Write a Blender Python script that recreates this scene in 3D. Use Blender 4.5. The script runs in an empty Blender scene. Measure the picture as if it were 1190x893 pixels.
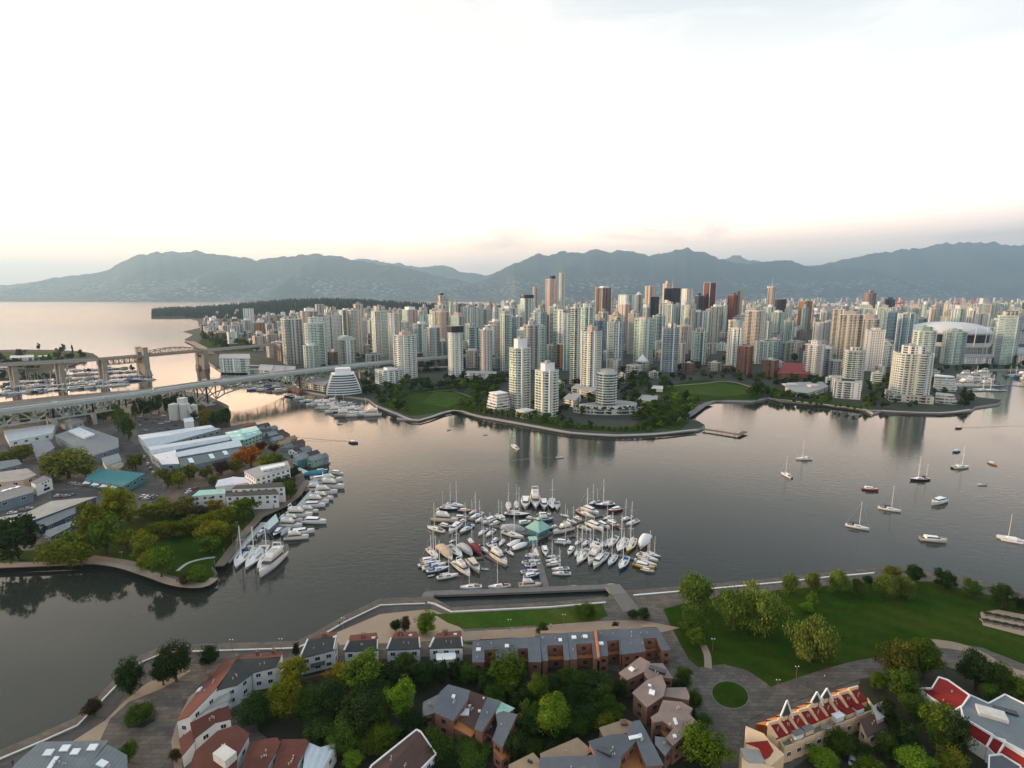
import bpy, math, random
from mathutils import Vector, noise
from mathutils.geometry import tessellate_polygon
R = math.radians
sc = bpy.context.scene
col = sc.collection
random.seed(7)

# ---------------------------------------------------------------- camera
F, CX, CY = 605.0, 595.0, 446.5          # focal length and centre in pixels of the 1190 x 893 photograph
PITCH, CAMH = R(9.5), 130.0
SP, CP = math.sin(PITCH), math.cos(PITCH)
cam_d = bpy.data.cameras.new('camera')
cam = bpy.data.objects.new('camera', cam_d)
col.objects.link(cam)
cam.location = (0, 0, CAMH)
cam.rotation_euler = (R(90) - PITCH, 0, 0)
cam_d.sensor_width = 36
cam_d.lens = F / 1190 * 36
cam_d.clip_start = 1
cam_d.clip_end = 120000
sc.camera = cam

# ---------------------------------------------------------------- sky, sun, exposure
SUN_AZ, SUN_EL = R(-80), R(9)            # measured from the view direction (north), low in the west
world = bpy.data.worlds.new('World')
sc.world = world
world.use_nodes = True
wt = world.node_tree
wt.nodes.clear()

def nd(tree, typ, ins=None, **kw):
    n = tree.nodes.new(typ)
    for k, v in kw.items():
        setattr(n, k, v)
    for k, v in (ins or {}).items():
        s = n.inputs[k]
        if isinstance(v, bpy.types.NodeSocket):
            tree.links.new(v, s)
        elif isinstance(v, bpy.types.Node):
            tree.links.new(v.outputs[0], s)
        else:
            s.default_value = v
    return n

def ramp(tree, fac, stops, interp='LINEAR'):
    n = tree.nodes.new('ShaderNodeValToRGB')
    cr = n.color_ramp
    cr.interpolation = interp
    while len(cr.elements) > 1:
        cr.elements.remove(cr.elements[-1])
    for i, (p, c) in enumerate(stops):
        e = cr.elements[0] if i == 0 else cr.elements.new(p)
        e.position = p
        e.color = tuple(c) + ((1,) if len(c) == 3 else ())
    if fac is not None:
        tree.links.new(fac, n.inputs[0])
    return n.outputs[0]

def math_(tree, op, a, b=None, c=None, clamp=False):
    ins = {0: a}
    if b is not None: ins[1] = b
    if c is not None: ins[2] = c
    return nd(tree, 'ShaderNodeMath', ins, operation=op, use_clamp=clamp).outputs[0]

def mixc(tree, fac, a, b, blend='MIX'):
    n = tree.nodes.new('ShaderNodeMix')
    n.data_type = 'RGBA'
    n.blend_type = blend
    for k, v in ((0, fac), (6, a), (7, b)):
        if isinstance(v, bpy.types.NodeSocket):
            tree.links.new(v, n.inputs[k])
        else:
            n.inputs[k].default_value = v if k == 0 else (tuple(v) + ((1,) if len(v) == 3 else ()))
    return n.outputs[2]

# thin bright cloud over a low-sun sky: the Sky Texture shows through a veil of cloud
tc = nd(wt, 'ShaderNodeTexCoord')
sky = nd(wt, 'ShaderNodeTexSky', sky_type='NISHITA', sun_disc=False, sun_elevation=SUN_EL, sun_rotation=SUN_AZ % (2 * math.pi),
         altitude=100, air_density=1.0, dust_density=1.5, ozone_density=1.0)
sep = nd(wt, 'ShaderNodeSeparateXYZ', {0: tc.outputs['Generated']})
elev = sep.outputs[2]
veil = ramp(wt, elev, [(0.0, (.56, .43, .36)), (.05, (.62, .49, .42)), (.09, (.80, .61, .50)), (.13, (1.38, 1.02, .80)), (.17, (1.80, 1.32, .98)), (.25, (1.25, 1.03, .85)), (.33, (.62, .61, .58)),
                       (.46, (.37, .405, .435)), (.62, (.41, .455, .49)), (1.0, (.41, .45, .49))])
# east-west: brighter and whiter towards the sun, greyer to the right and behind
west = nd(wt, 'ShaderNodeVectorMath', {0: tc.outputs['Generated'], 1: (math.sin(R(-40)), math.cos(R(-40)), 0)}, operation='DOT_PRODUCT').outputs['Value']
glow = ramp(wt, math_(wt, 'MULTIPLY_ADD', west, .5, .5), [(0, (.60, .69, .80)), (.3, (.62, .69, .77)), (.50, (.70, .74, .80)), (.62, (.86, .87, .89)), (.78, (1.02, .98, .95)), (.90, (1.25, 1.12, 1.0)), (.94, (1.6, 1.36, 1.14)), (1, (1.8, 1.46, 1.16))])
veil = mixc(wt, 1.0, veil, glow, 'MULTIPLY')
# soft flat streaks of cloud
mp = nd(wt, 'ShaderNodeMapping', {0: tc.outputs['Generated'], 'Scale': (2.2, 2.2, 9.0), 'Location': (.3, .9, .2)})
cn = nd(wt, 'ShaderNodeTexNoise', {'Vector': mp, 'Scale': 1.6, 'Detail': 6, 'Roughness': .55, 'Distortion': .5})
lowband = ramp(wt, elev, [(.02, (.2, .2, .2)), (.07, (.8, .8, .8)), (.11, (1, 1, 1)), (.16, (.9, .9, .9)), (.24, (.45, .45, .45)), (.34, (.7, .7, .7)), (.6, (.7, .7, .7))])
streakcol = ramp(wt, elev, [(.05, (.80, .80, .84)), (.09, (.56, .64, .74)), (.14, (.26, .33, .42)), (.20, (.28, .345, .43)), (.26, (.42, .49, .57)), (.33, (1.0, 1.0, 1.0)), (.38, (1.3, 1.24, 1.18))])
streak = ramp(wt, cn.outputs[0], [(.52, (0, 0, 0)), (.70, (1, 1, 1))])
streak = mixc(wt, 1.0, streak, lowband, 'MULTIPLY')
veil = mixc(wt, streak, veil, mixc(wt, 1.0, veil, streakcol, 'MULTIPLY'))
veil10 = nd(wt, 'ShaderNodeVectorMath', {0: veil, 'Scale': 10.0}, operation='SCALE').outputs[0]
cover = ramp(wt, cn.outputs[0], [(.2, (.90, .90, .90)), (.7, (.97, .97, .97))])
skymix = mixc(wt, cover, sky.outputs[0], veil10)
bg = nd(wt, 'ShaderNodeBackground', {0: skymix, 'Strength': 0.1})
nd(wt, 'ShaderNodeOutputWorld', {0: bg})

sun_d = bpy.data.lights.new('sun', 'SUN')
sun = bpy.data.objects.new('sun', sun_d)
col.objects.link(sun)
sun_d.energy = 3.3
sun_d.angle = R(7)
sun_d.color = (1.0, .70, .44)
sv = Vector((math.sin(SUN_AZ) * math.cos(SUN_EL), math.cos(SUN_AZ) * math.cos(SUN_EL), math.sin(SUN_EL)))
sun.rotation_euler = (-sv).to_track_quat('-Z', 'Y').to_euler()

vs = sc.view_settings
vs.view_transform = 'Standard'
vs.look = 'None'
vs.gamma = 1
vs.exposure = 1.2
vs.use_curve_mapping = False
sc.render.engine = 'CYCLES'
cy = sc.cycles
cy.max_bounces = 5
cy.diffuse_bounces = 2
cy.glossy_bounces = 3
cy.transmission_bounces = 3
cy.volume_bounces = 0
cy.transparent_max_bounces = 8
cy.use_denoising = True
cy.volume_step_rate = 4
cy.caustics_reflective = False
cy.caustics_refractive = False

# ---------------------------------------------------------------- picture <-> place
def ray(px, py):
    a, b = (px - CX) / F, (CY - py) / F
    return Vector((a, CP + b * SP, -SP + b * CP))
LZ = 2.5
def G(px, py, z=LZ):
    d = ray(px, py)
    t = (z - CAMH) / d.z
    return Vector((d.x * t, d.y * t, z))
def proj(p):
    y, dz = p[1], p[2] - CAMH
    f = y * CP - dz * SP
    return CX + F * p[0] / f, CY - F * (y * SP + dz * CP) / f
def ztop(Y, py):
    t = (CY - py) / F
    return CAMH + Y * (t * CP - SP) / (CP + t * SP)
def pxm(P):                                # metres per pixel at P (vertical extent facing the camera)
    f = P[1] * CP - (P[2] - CAMH) * SP
    return f / F

# ---------------------------------------------------------------- materials
MATS = {}
def new_mat(name):
    m = bpy.data.materials.new(name)
    m.use_nodes = True
    t = m.node_tree
    t.nodes.clear()
    MATS[name] = m
    return m, t
def principled(t, col_, rough=.7, metal=0.0, spec=.4, normal=None):
    ins = {'Base Color': col_ if isinstance(col_, bpy.types.NodeSocket) else tuple(col_) + (1,), 'Roughness': rough, 'Metallic': metal, 'Specular IOR Level': spec}
    if normal is not None: ins['Normal'] = normal
    p = nd(t, 'ShaderNodeBsdfPrincipled', ins)
    nd(t, 'ShaderNodeOutputMaterial', {0: p})
    return p
def plain(name, c, rough=.75, metal=0.0, spec=.3, var=.12, nscale=.6, namt=.25, fine=6.0):
    """A painted, concrete, timber or soil surface: its colour broken up by two sizes of wear and by object."""
    m, t = new_mat(name)
    o = nd(t, 'ShaderNodeObjectInfo')
    g = nd(t, 'ShaderNodeTexCoord')
    n1 = nd(t, 'ShaderNodeTexNoise', {'Vector': g.outputs['Object'], 'Scale': nscale, 'Detail': 5, 'Roughness': .6})
    n2 = nd(t, 'ShaderNodeTexNoise', {'Vector': g.outputs['Object'], 'Scale': fine, 'Detail': 2})
    f = math_(t, 'ADD', math_(t, 'MULTIPLY_ADD', n1.outputs[0], 2 * namt, 1 - namt), math_(t, 'MULTIPLY_ADD', n2.outputs[0], namt, -namt * .5))
    f = math_(t, 'MULTIPLY', f, math_(t, 'MULTIPLY_ADD', o.outputs['Random'], 2 * var, 1 - var))
    c2 = nd(t, 'ShaderNodeVectorMath', {0: tuple(c), 'Scale': f}, operation='SCALE').outputs[0]
    principled(t, c2, rough, metal, spec)
    return m
def tinted(name, rough=.5, spec=.4, var=.0):
    """Paint whose colour is the object's own (obj.color)."""
    m, t = new_mat(name)
    o = nd(t, 'ShaderNodeObjectInfo')
    g = nd(t, 'ShaderNodeTexCoord')
    n1 = nd(t, 'ShaderNodeTexNoise', {'Vector': g.outputs['Object'], 'Scale': .8, 'Detail': 4})
    f = math_(t, 'MULTIPLY_ADD', n1.outputs[0], .3, .85)
    c2 = nd(t, 'ShaderNodeVectorMath', {0: o.outputs['Color'], 'Scale': f}, operation='SCALE').outputs[0]
    principled(t, c2, rough, 0, spec)
    return m
def roofing(name, c, stripe=.5, axis=0, amt=.25, var=.1, rough=.85):
    """Roof covering with courses and blotches."""
    m, t = new_mat(name)
    o = nd(t, 'ShaderNodeObjectInfo')
    g = nd(t, 'ShaderNodeTexCoord')
    n1 = nd(t, 'ShaderNodeTexNoise', {'Vector': g.outputs['Object'], 'Scale': .35, 'Detail': 6, 'Roughness': .65})
    n2 = nd(t, 'ShaderNodeTexNoise', {'Vector': g.outputs['Object'], 'Scale': 4.0, 'Detail': 3})
    w = nd(t, 'ShaderNodeTexWave', {'Vector': g.outputs['Object'], 'Scale': 1 / max(stripe, .01) * .16, 'Distortion': .6, 'Detail': 2}, bands_direction='XYZ'[axis] if axis < 3 else 'DIAGONAL')
    f = math_(t, 'MULTIPLY_ADD', n1.outputs[0], 2.2 * amt, 1 - 1.1 * amt)
    f = math_(t, 'ADD', f, math_(t, 'MULTIPLY_ADD', n2.outputs[0], .9 * amt, -.45 * amt))
    f = math_(t, 'ADD', f, math_(t, 'MULTIPLY_ADD', w.outputs[1], .5 * amt, -.25 * amt))
    f = math_(t, 'MULTIPLY', f, math_(t, 'MULTIPLY_ADD', o.outputs['Random'], 2 * var, 1 - var))
    c2 = nd(t, 'ShaderNodeVectorMath', {0: tuple(c), 'Scale': f}, operation='SCALE').outputs[0]
    principled(t, c2, rough, 0, .25)
    return m
def facade(name, wall, glass, bay=3.0, flo=3.0, gu=.7, gv=.55, lo=.45, hi=1.5, metal=.45, var=.12):
    """Storeys and bays of windows in metres along the wall (UV), each window with its own tone."""
    m, t = new_mat(name)
    uvn = nd(t, 'ShaderNodeUVMap')
    s = nd(t, 'ShaderNodeSeparateXYZ', {0: uvn})
    o = nd(t, 'ShaderNodeObjectInfo')
    u = math_(t, 'DIVIDE', s.outputs[0], bay)
    v = math_(t, 'DIVIDE', s.outputs[1], flo)
    wu = math_(t, 'GREATER_THAN', math_(t, 'FRACT', u), 1 - gu)
    wv = math_(t, 'GREATER_THAN', math_(t, 'FRACT', v), 1 - gv)
    win0 = math_(t, 'MULTIPLY', wu, wv)
    cell = nd(t, 'ShaderNodeCombineXYZ', {0: math_(t, 'FLOOR', u), 1: math_(t, 'FLOOR', v), 2: math_(t, 'MULTIPLY', o.outputs['Random'], 91.0)})
    wn = nd(t, 'ShaderNodeTexWhiteNoise', {'Vector': cell}, noise_dimensions='3D')
    col_ = nd(t, 'ShaderNodeCombineXYZ', {0: math_(t, 'FLOOR', u), 2: math_(t, 'MULTIPLY', o.outputs['Random'], 37.0)})
    wn2 = nd(t, 'ShaderNodeTexWhiteNoise', {'Vector': col_}, noise_dimensions='3D')
    # some columns of bays are open balconies (recess shade painted dark over a pale slab edge), some are blank piers
    balc = math_(t, 'LESS_THAN', wn2.outputs[0], .30)
    pier = math_(t, 'GREATER_THAN', wn2.outputs[0], .87)
    winb = math_(t, 'GREATER_THAN', math_(t, 'FRACT', v), .30)
    win = math_(t, 'ADD', math_(t, 'MULTIPLY', win0, math_(t, 'SUBTRACT', 1.0, balc)), math_(t, 'MULTIPLY', winb, balc))
    win = math_(t, 'MULTIPLY', win, math_(t, 'SUBTRACT', 1.0, pier))
    tone = math_(t, 'MULTIPLY_ADD', wn.outputs[0], hi - lo, lo)
    tone = math_(t, 'MULTIPLY', tone, math_(t, 'MULTIPLY_ADD', balc, -.45, 1.0))
    gl = nd(t, 'ShaderNodeVectorMath', {0: tuple(glass), 'Scale': tone}, operation='SCALE').outputs[0]
    wf = math_(t, 'MULTIPLY', math_(t, 'MULTIPLY_ADD', o.outputs['Random'], 2 * var, 1 - var), math_(t, 'MULTIPLY_ADD', wn2.outputs[0], .3, .85))
    wc = nd(t, 'ShaderNodeVectorMath', {0: tuple(wall), 'Scale': wf}, operation='SCALE').outputs[0]
    c = mixc(t, win, wc, gl)
    principled(t, c, math_(t, 'MULTIPLY_ADD', win, -.55, .75), math_(t, 'MULTIPLY', win, metal), .4)
    return m

# ---------------------------------------------------------------- mesh building
KIDS = {}
class MB:
    def __init__(s):
        s.v, s.f, s.m, s.uv = [], [], [], []
        s.ix = {}
    def vi(s, p):
        k = (round(p[0], 4), round(p[1], 4), round(p[2], 4))
        i = s.ix.get(k)
        if i is None:
            i = s.ix[k] = len(s.v)
            s.v.append((p[0], p[1], p[2]))
        return i
    def face(s, pts, m=0, uv=None):
        f = [s.vi(p) for p in pts]
        if len(set(f)) < len(f):
            return
        s.f.append(f); s.m.append(m); s.uv.append(uv)
    def quadwall(s, a, b, z0, z1, m=0, u0=0.0, za=None, zb=None):
        L = math.hypot(b[0] - a[0], b[1] - a[1])
        za = z1 if za is None else za
        zb = z1 if zb is None else zb
        s.face([(a[0], a[1], z0), (b[0], b[1], z0), (b[0], b[1], zb), (a[0], a[1], za)], m, [(u0, z0), (u0 + L, z0), (u0 + L, zb), (u0, za)])
        return u0 + L
    def prism(s, poly, z0, z1, m=0, mt=None, em=None, bottom=False, top=True):
        u = 0.0
        n = len(poly)
        for i in range(n):
            u = s.quadwall(poly[i], poly[(i + 1) % n], z0, z1, m if em is None else em[i % len(em)], u)
        mt = m if mt is None else mt
        if top: s.cap(poly, z1, mt)
        if bottom: s.cap(poly[::-1], z0, mt)
    def cap(s, poly, z, m=0):
        pts = [Vector((p[0], p[1], z)) for p in poly]
        if len(pts) <= 4:
            s.face(pts, m, [(p[0], p[1]) for p in poly]); return
        for tri in tessellate_polygon([pts]):
            a, b, c = [pts[i] for i in tri]
            if (b - a).cross(c - a).z < 0: b, c = c, b
            s.face([a, b, c], m, [(a.x, a.y), (b.x, b.y), (c.x, c.y)])
    def box(s, c, size, rz=0.0, m=0):
        x, y, z = size[0] / 2, size[1] / 2, size[2] / 2
        cr, sr = math.cos(rz), math.sin(rz)
        poly = [(c[0] + a * cr - b * sr, c[1] + a * sr + b * cr) for a, b in ((-x, -y), (x, -y), (x, y), (-x, y))]
        s.prism(poly, c[2] - z, c[2] + z, m, bottom=True)
    def bar(s, a, b, w, h=None, m=0):
        a, b = Vector(a), Vector(b)
        d = b - a
        if d.length < 1e-6: return
        h = h or w
        up = Vector((0, 0, 1)) if abs(d.normalized().z) < .95 else Vector((0, 1, 0))
        sd = d.cross(up).normalized() * (w / 2)
        u2 = sd.cross(d).normalized() * (h / 2)
        q = [a - sd - u2, a + sd - u2, a + sd + u2, a - sd + u2]
        r = [p + d for p in q]
        for i in range(4):
            j = (i + 1) % 4
            s.face([q[i], q[j], r[j], r[i]], m)
        s.face(q[::-1], m); s.face(r, m)
    def tube(s, a, b, r0, r1=None, n=6, m=0):
        a, b = Vector(a), Vector(b)
        d = (b - a).normalized()
        up = Vector((0, 0, 1)) if abs(d.z) < .9 else Vector((1, 0, 0))
        x = d.cross(up).normalized(); y = d.cross(x)
        r1 = r0 if r1 is None else r1
        A = [a + (x * math.cos(2 * math.pi * i / n) + y * math.sin(2 * math.pi * i / n)) * r0 for i in range(n)]
        B = [b + (x * math.cos(2 * math.pi * i / n) + y * math.sin(2 * math.pi * i / n)) * r1 for i in range(n)]
        for i in range(n):
            j = (i + 1) % n
            s.face([A[i], A[j], B[j], B[i]], m)
        s.face(A[::-1], m); s.face(B, m)
    def loft(s, rings, m=0, cap0=True, cap1=True, closed=True):
        for A, B in zip(rings, rings[1:]):
            n = len(A)
            for i in range(n if closed else n - 1):
                j = (i + 1) % n
                s.face([A[i], A[j], B[j], B[i]], m)
        if cap0: s.face(rings[0][::-1], m)
        if cap1: s.face(rings[-1], m)
    def mesh(s, name, mats):
        me = bpy.data.meshes.new(name)
        me.from_pydata(s.v, [], s.f)
        for mm in mats if isinstance(mats, (list, tuple)) else [mats]:
            me.materials.append(MATS[mm] if isinstance(mm, str) else mm)
        me.polygons.foreach_set('material_index', s.m)
        if any(u is not None for u in s.uv):
            lay = me.uv_layers.new(name='UVMap')
            flat = []
            for f, u in zip(s.f, s.uv):
                for k in range(len(f)):
                    flat.extend(u[k] if u is not None else (0.0, 0.0))
            lay.data.foreach_set('uv', flat)
        me.update()
        return me
    def build(s, name, mats, parent=None, smooth=False, color=None, loc=None):
        me = s.mesh(name, mats)
        if smooth: me.polygons.foreach_set('use_smooth', [True] * len(me.polygons))
        return link(name, me, parent, color, loc)
def link(name, me, parent=None, color=None, loc=None, rz=0.0):
    o = bpy.data.objects.new(name, me)
    col.objects.link(o)
    if parent is not None:
        o.parent = parent
        KIDS.setdefault(parent.name, []).append(o)
    if color is not None: o.color = tuple(color) + (1,)
    if loc is not None: o.location = loc
    if rz: o.rotation_euler = (0, 0, rz)
    return o

# ---------------------------------------------------------------- things and their labels
AUTO = []                                   # things that still need telling apart: (object, look phrase, tail phrase)
LANDMARKS = []                              # (phrase, px, py)
def tag(o, label, cat, group=None, auto=None):
    o['category'] = cat
    if group: o['group'] = group
    if auto is not None: AUTO.append((o, label, auto))
    else: o['label'] = label
    return o
def thing(name, label, cat, loc=(0, 0, 0), rz=0.0, group=None, auto=None):
    o = bpy.data.objects.new(name, None)
    o.empty_display_size = 1
    col.objects.link(o)
    o.location = loc
    o.rotation_euler = (0, 0, rz)
    return tag(o, label, cat, group, auto)
def struct(o, kind='structure'):
    o['kind'] = kind
    return o
def copy_tree(root, loc, rz=0.0, scale=None, colors=None):
    r = root.copy(); col.objects.link(r)
    r.location = loc; r.rotation_euler = (0, 0, rz)
    if scale is not None: r.scale = scale if isinstance(scale, (tuple, list)) else (scale,) * 3
    for ch in KIDS.get(root.name, []):
        c = ch.copy(); col.objects.link(c); c.parent = r
        if colors and c.name.split('.')[0] in colors: c.color = tuple(colors[c.name.split('.')[0]]) + (1,)
        for g in KIDS.get(ch.name, []):
            d = g.copy(); col.objects.link(d); d.parent = c
            if colors and d.name.split('.')[0] in colors: d.color = tuple(colors[d.name.split('.')[0]]) + (1,)
    return r
def area(poly):
    return .5 * sum(poly[i][0] * poly[(i + 1) % len(poly)][1] - poly[(i + 1) % len(poly)][0] * poly[i][1] for i in range(len(poly)))
def ccw(poly):
    return poly if area(poly) > 0 else poly[::-1]
def inside(p, poly):
    x, y = p[0], p[1]; c = False
    for i in range(len(poly)):
        a, b = poly[i], poly[i - 1]
        if (a[1] > y) != (b[1] > y) and x < (b[0] - a[0]) * (y - a[1]) / (b[1] - a[1]) + a[0]: c = not c
    return c
def interp(x, pts):
    if x <= pts[0][0]: return pts[0][1]
    for a, b in zip(pts, pts[1:]):
        if x <= b[0]:
            t = (x - a[0]) / (b[0] - a[0])
            return a[1] + (b[1] - a[1]) * t
    return pts[-1][1]
# ---------------------------------------------------------------- palette
plain('concrete', (.36, .35, .33))
plain('pale_concrete', (.55, .54, .50))
plain('dark_concrete', (.16, .16, .155))
plain('roof_gravel', (.30, .30, .29), var=.3)
plain('white_paint', (.74, .75, .74), .6, var=.05, namt=.12)
plain('cream_paint', (.62, .50, .36), .7, var=.04, namt=.12)
plain('sandy_path', (.29, .225, .165), .95, namt=.22, nscale=.12, fine=1.5)
def paved(name, c, size):
    """Slabs or patched asphalt: each panel its own tone, dark joints, broad stains."""
    m, t = new_mat(name)
    g = nd(t, 'ShaderNodeTexCoord')
    br = nd(t, 'ShaderNodeTexBrick', {'Vector': g.outputs['Object'], 'Color1': (.78, .78, .78, 1), 'Color2': (1.18, 1.15, 1.12, 1), 'Mortar': (.55, .55, .55, 1), 'Scale': 1.0, 'Mortar Size': .07, 'Brick Width': size, 'Row Height': size * .6})
    n1 = nd(t, 'ShaderNodeTexNoise', {'Vector': g.outputs['Object'], 'Scale': .07, 'Detail': 7, 'Roughness': .7, 'Distortion': .7})
    n2 = nd(t, 'ShaderNodeTexNoise', {'Vector': g.outputs['Object'], 'Scale': 1.2, 'Detail': 3})
    f = math_(t, 'MULTIPLY', math_(t, 'MULTIPLY_ADD', n1.outputs[0], 1.3, .35), math_(t, 'MULTIPLY_ADD', n2.outputs[0], .4, .8))
    c2 = mixc(t, 1.0, br.outputs[0], c, 'MULTIPLY')
    c3 = nd(t, 'ShaderNodeVectorMath', {0: c2, 'Scale': f}, operation='SCALE').outputs[0]
    principled(t, c3, .9, 0, .3)
def lawn_mat(name, c, dry, k):
    m, t = new_mat(name)
    g = nd(t, 'ShaderNodeTexCoord')
    n1 = nd(t, 'ShaderNodeTexNoise', {'Vector': g.outputs['Object'], 'Scale': .03, 'Detail': 6, 'Roughness': .65, 'Distortion': .6})
    n2 = nd(t, 'ShaderNodeTexNoise', {'Vector': g.outputs['Object'], 'Scale': .5, 'Detail': 4, 'Roughness': .7})
    mw = nd(t, 'ShaderNodeTexWave', {'Vector': g.outputs['Object'], 'Scale': .045, 'Distortion': 1.2}, bands_direction='DIAGONAL')
    cc = mixc(t, ramp(t, n1.outputs[0], [(.42, (0, 0, 0)), (.66, (1, 1, 1))]), c, dry)
    f = math_(t, 'MULTIPLY_ADD', n2.outputs[0], 1.0, .5)
    f = math_(t, 'MULTIPLY', f, math_(t, 'MULTIPLY_ADD', mw.outputs[1], .16, .92))
    c2 = nd(t, 'ShaderNodeVectorMath', {0: cc, 'Scale': f}, operation='SCALE').outputs[0]
    principled(t, c2, 1.0, 0, .05)
paved('asphalt', (0.062, 0.06, 0.06), 9.0)
paved('paving', (0.112, 0.100, 0.086), 2.6)
paved('brick_paving', (0.115, 0.085, 0.07), 2.2)
lawn_mat('lawn', (.018, .048, .003), (.036, .054, .006), .5)
lawn_mat('bright_lawn', (.030, .070, .007), (.058, .078, .014), .5)
plain('soil', (.030, .030, .018), 1.0, namt=.4, nscale=.1, fine=.8)
plain('city_ground', (.036, .044, .032), .95, namt=.5, nscale=.03, fine=.25)
plain('timber', (.16, .125, .095), .9)
plain('grey_timber', (.15, .145, .135), .9, nscale=.4, namt=.3)
plain('steel', (.42, .44, .43), .6, var=.05)
plain('glass_dark', (.02, .026, .03), .12, spec=.8, var=.3, namt=.1)
plain('glass_pale', (.10, .13, .14), .15, .3, spec=.8, var=.3, namt=.1)
plain('skylight', (.75, .78, .8), .2, spec=.6, var=.1, namt=.05)
plain('brick', (.26, .12, .075), .9, namt=.2, fine=4)
plain('brown_brick', (.20, .115, .08), .9, namt=.2, fine=4)
plain('orange_panel', (.50, .17, .06), .8)
plain('rock', (.10, .095, .085), .95, namt=.4, nscale=.3)
tinted('paint')
tinted('canvas', .85, .2)
tinted('gelcoat', .3, .5)

# ---------------------------------------------------------------- water
m, t = new_mat('water')
g = nd(t, 'ShaderNodeTexCoord')
mp1 = nd(t, 'ShaderNodeMapping', {0: g.outputs['Object'], 'Rotation': (0, 0, R(25)), 'Scale': (1.0, 2.2, 1)})
w1 = nd(t, 'ShaderNodeTexNoise', {'Vector': mp1, 'Scale': .16, 'Detail': 3, 'Roughness': .55})
w2 = nd(t, 'ShaderNodeTexNoise', {'Vector': mp1, 'Scale': .75, 'Detail': 2, 'Roughness': .5})
patch = nd(t, 'ShaderNodeTexNoise', {'Vector': g.outputs['Object'], 'Scale': .006, 'Detail': 3, 'Distortion': .8})
calm = ramp(t, patch.outputs[0], [(.38, (.22, .22, .22)), (.60, (1, 1, 1))])
# the sheltered corner under the park is calmer
sx = nd(t, 'ShaderNodeSeparateXYZ', {0: g.outputs['Object']})
shel = ramp(t, math_(t, 'MULTIPLY_ADD', sx.outputs[0], -1 / 240, -60 / 240), [(.0, (1, 1, 1)), (.45, (.16, .16, .16))])
near = ramp(t, math_(t, 'MULTIPLY', sx.outputs[1], 1 / 400), [(.75, (0, 0, 0)), (.9, (1, 1, 1))])
calm = mixc(t, 1.0, calm, mixc(t, 1.0, shel, near, 'LIGHTEN'), 'MULTIPLY')
hgt = math_(t, 'MULTIPLY', math_(t, 'ADD', w1.outputs[0], math_(t, 'MULTIPLY', w2.outputs[0], .28)), calm)
far_ = ramp(t, math_(t, 'MULTIPLY', sx.outputs[1], 1 / 2000), [(.1, (1, 1, 1)), (.18, (.75, .75, .75)), (.28, (.42, .42, .42)), (.6, (.24, .24, .24)), (1, (.18, .18, .18))])
hgt = math_(t, 'MULTIPLY', hgt, far_)
bmp = nd(t, 'ShaderNodeBump', {'Strength': 1.0, 'Distance': .19, 'Height': hgt})
rgh = ramp(t, math_(t, 'MULTIPLY', sx.outputs[1], 1 / 4000), [(.05, (.05, .05, .05)), (.15, (.07, .07, .07)), (.3, (.11, .11, .11)), (.8, (.20, .20, .20))])
principled(t, (.025, .029, .024), rgh, 0, .5, bmp.outputs[0])
t.nodes['Principled BSDF'].inputs['IOR'].default_value = 1.33
wb = MB()
xs = [-100000, -60000, -8000, -2500, -900, -300, 0, 300, 900, 2500, 8000, 60000, 100000]
ys = [-600, 100, 250, 500, 900, 2000, 5000, 15000, 80000]
for i in range(len(xs) - 1):
    for j in range(len(ys) - 1):
        wb.face([(xs[i], ys[j], 0), (xs[i + 1], ys[j], 0), (xs[i + 1], ys[j + 1], 0), (xs[i], ys[j + 1], 0)])
struct(wb.build('water', 'water'))

# ---------------------------------------------------------------- land
def px_poly(pts, z):
    return [(p[0], p[1]) if len(p) == 3 else tuple(G(p[0], p[1], z)[:2]) for p in pts]
def landmass(name, pts, z=LZ, mats=('city_ground', 'concrete'), z0=-1.5):
    poly = ccw(px_poly(pts, 0.0))
    mb = MB()
    mb.prism(poly, z0, z, 1, mt=0)
    return struct(mb.build(name, list(mats)))
def sheet(name, pts, mat_, lift=.02, z=LZ):
    poly = ccw(px_poly(pts, z))
    mb = MB()
    mb.prism(poly, z - .3, z + lift, 0)
    return struct(mb.build(name, mat_))
def strip_poly(pts, w):
    """A band of width w (metres) along a line of ground points."""
    L, Rr = [], []
    for i, p in enumerate(pts):
        a = pts[max(0, i - 1)]; b = pts[min(len(pts) - 1, i + 1)]
        d = Vector((b[0] - a[0], b[1] - a[1])).normalized()
        n = Vector((-d.y, d.x)) * (w / 2)
        L.append((p[0] + n.x, p[1] + n.y)); Rr.append((p[0] - n.x, p[1] - n.y))
    return L, Rr
def smooth(pts, k=4):
    out = []
    n = len(pts)
    for i in range(n - 1):
        p0, p1, p2, p3 = [Vector(pts[min(max(j, 0), n - 1)]) for j in (i - 1, i, i + 1, i + 2)]
        for q in range(k):
            s = q / k
            out.append(tuple(.5 * ((2 * p1) + (p2 - p0) * s + (2 * p0 - 5 * p1 + 4 * p2 - p3) * s * s + (3 * p1 - p0 - 3 * p2 + p3) * s ** 3)))
    out.append(tuple(pts[-1]))
    return out
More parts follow.
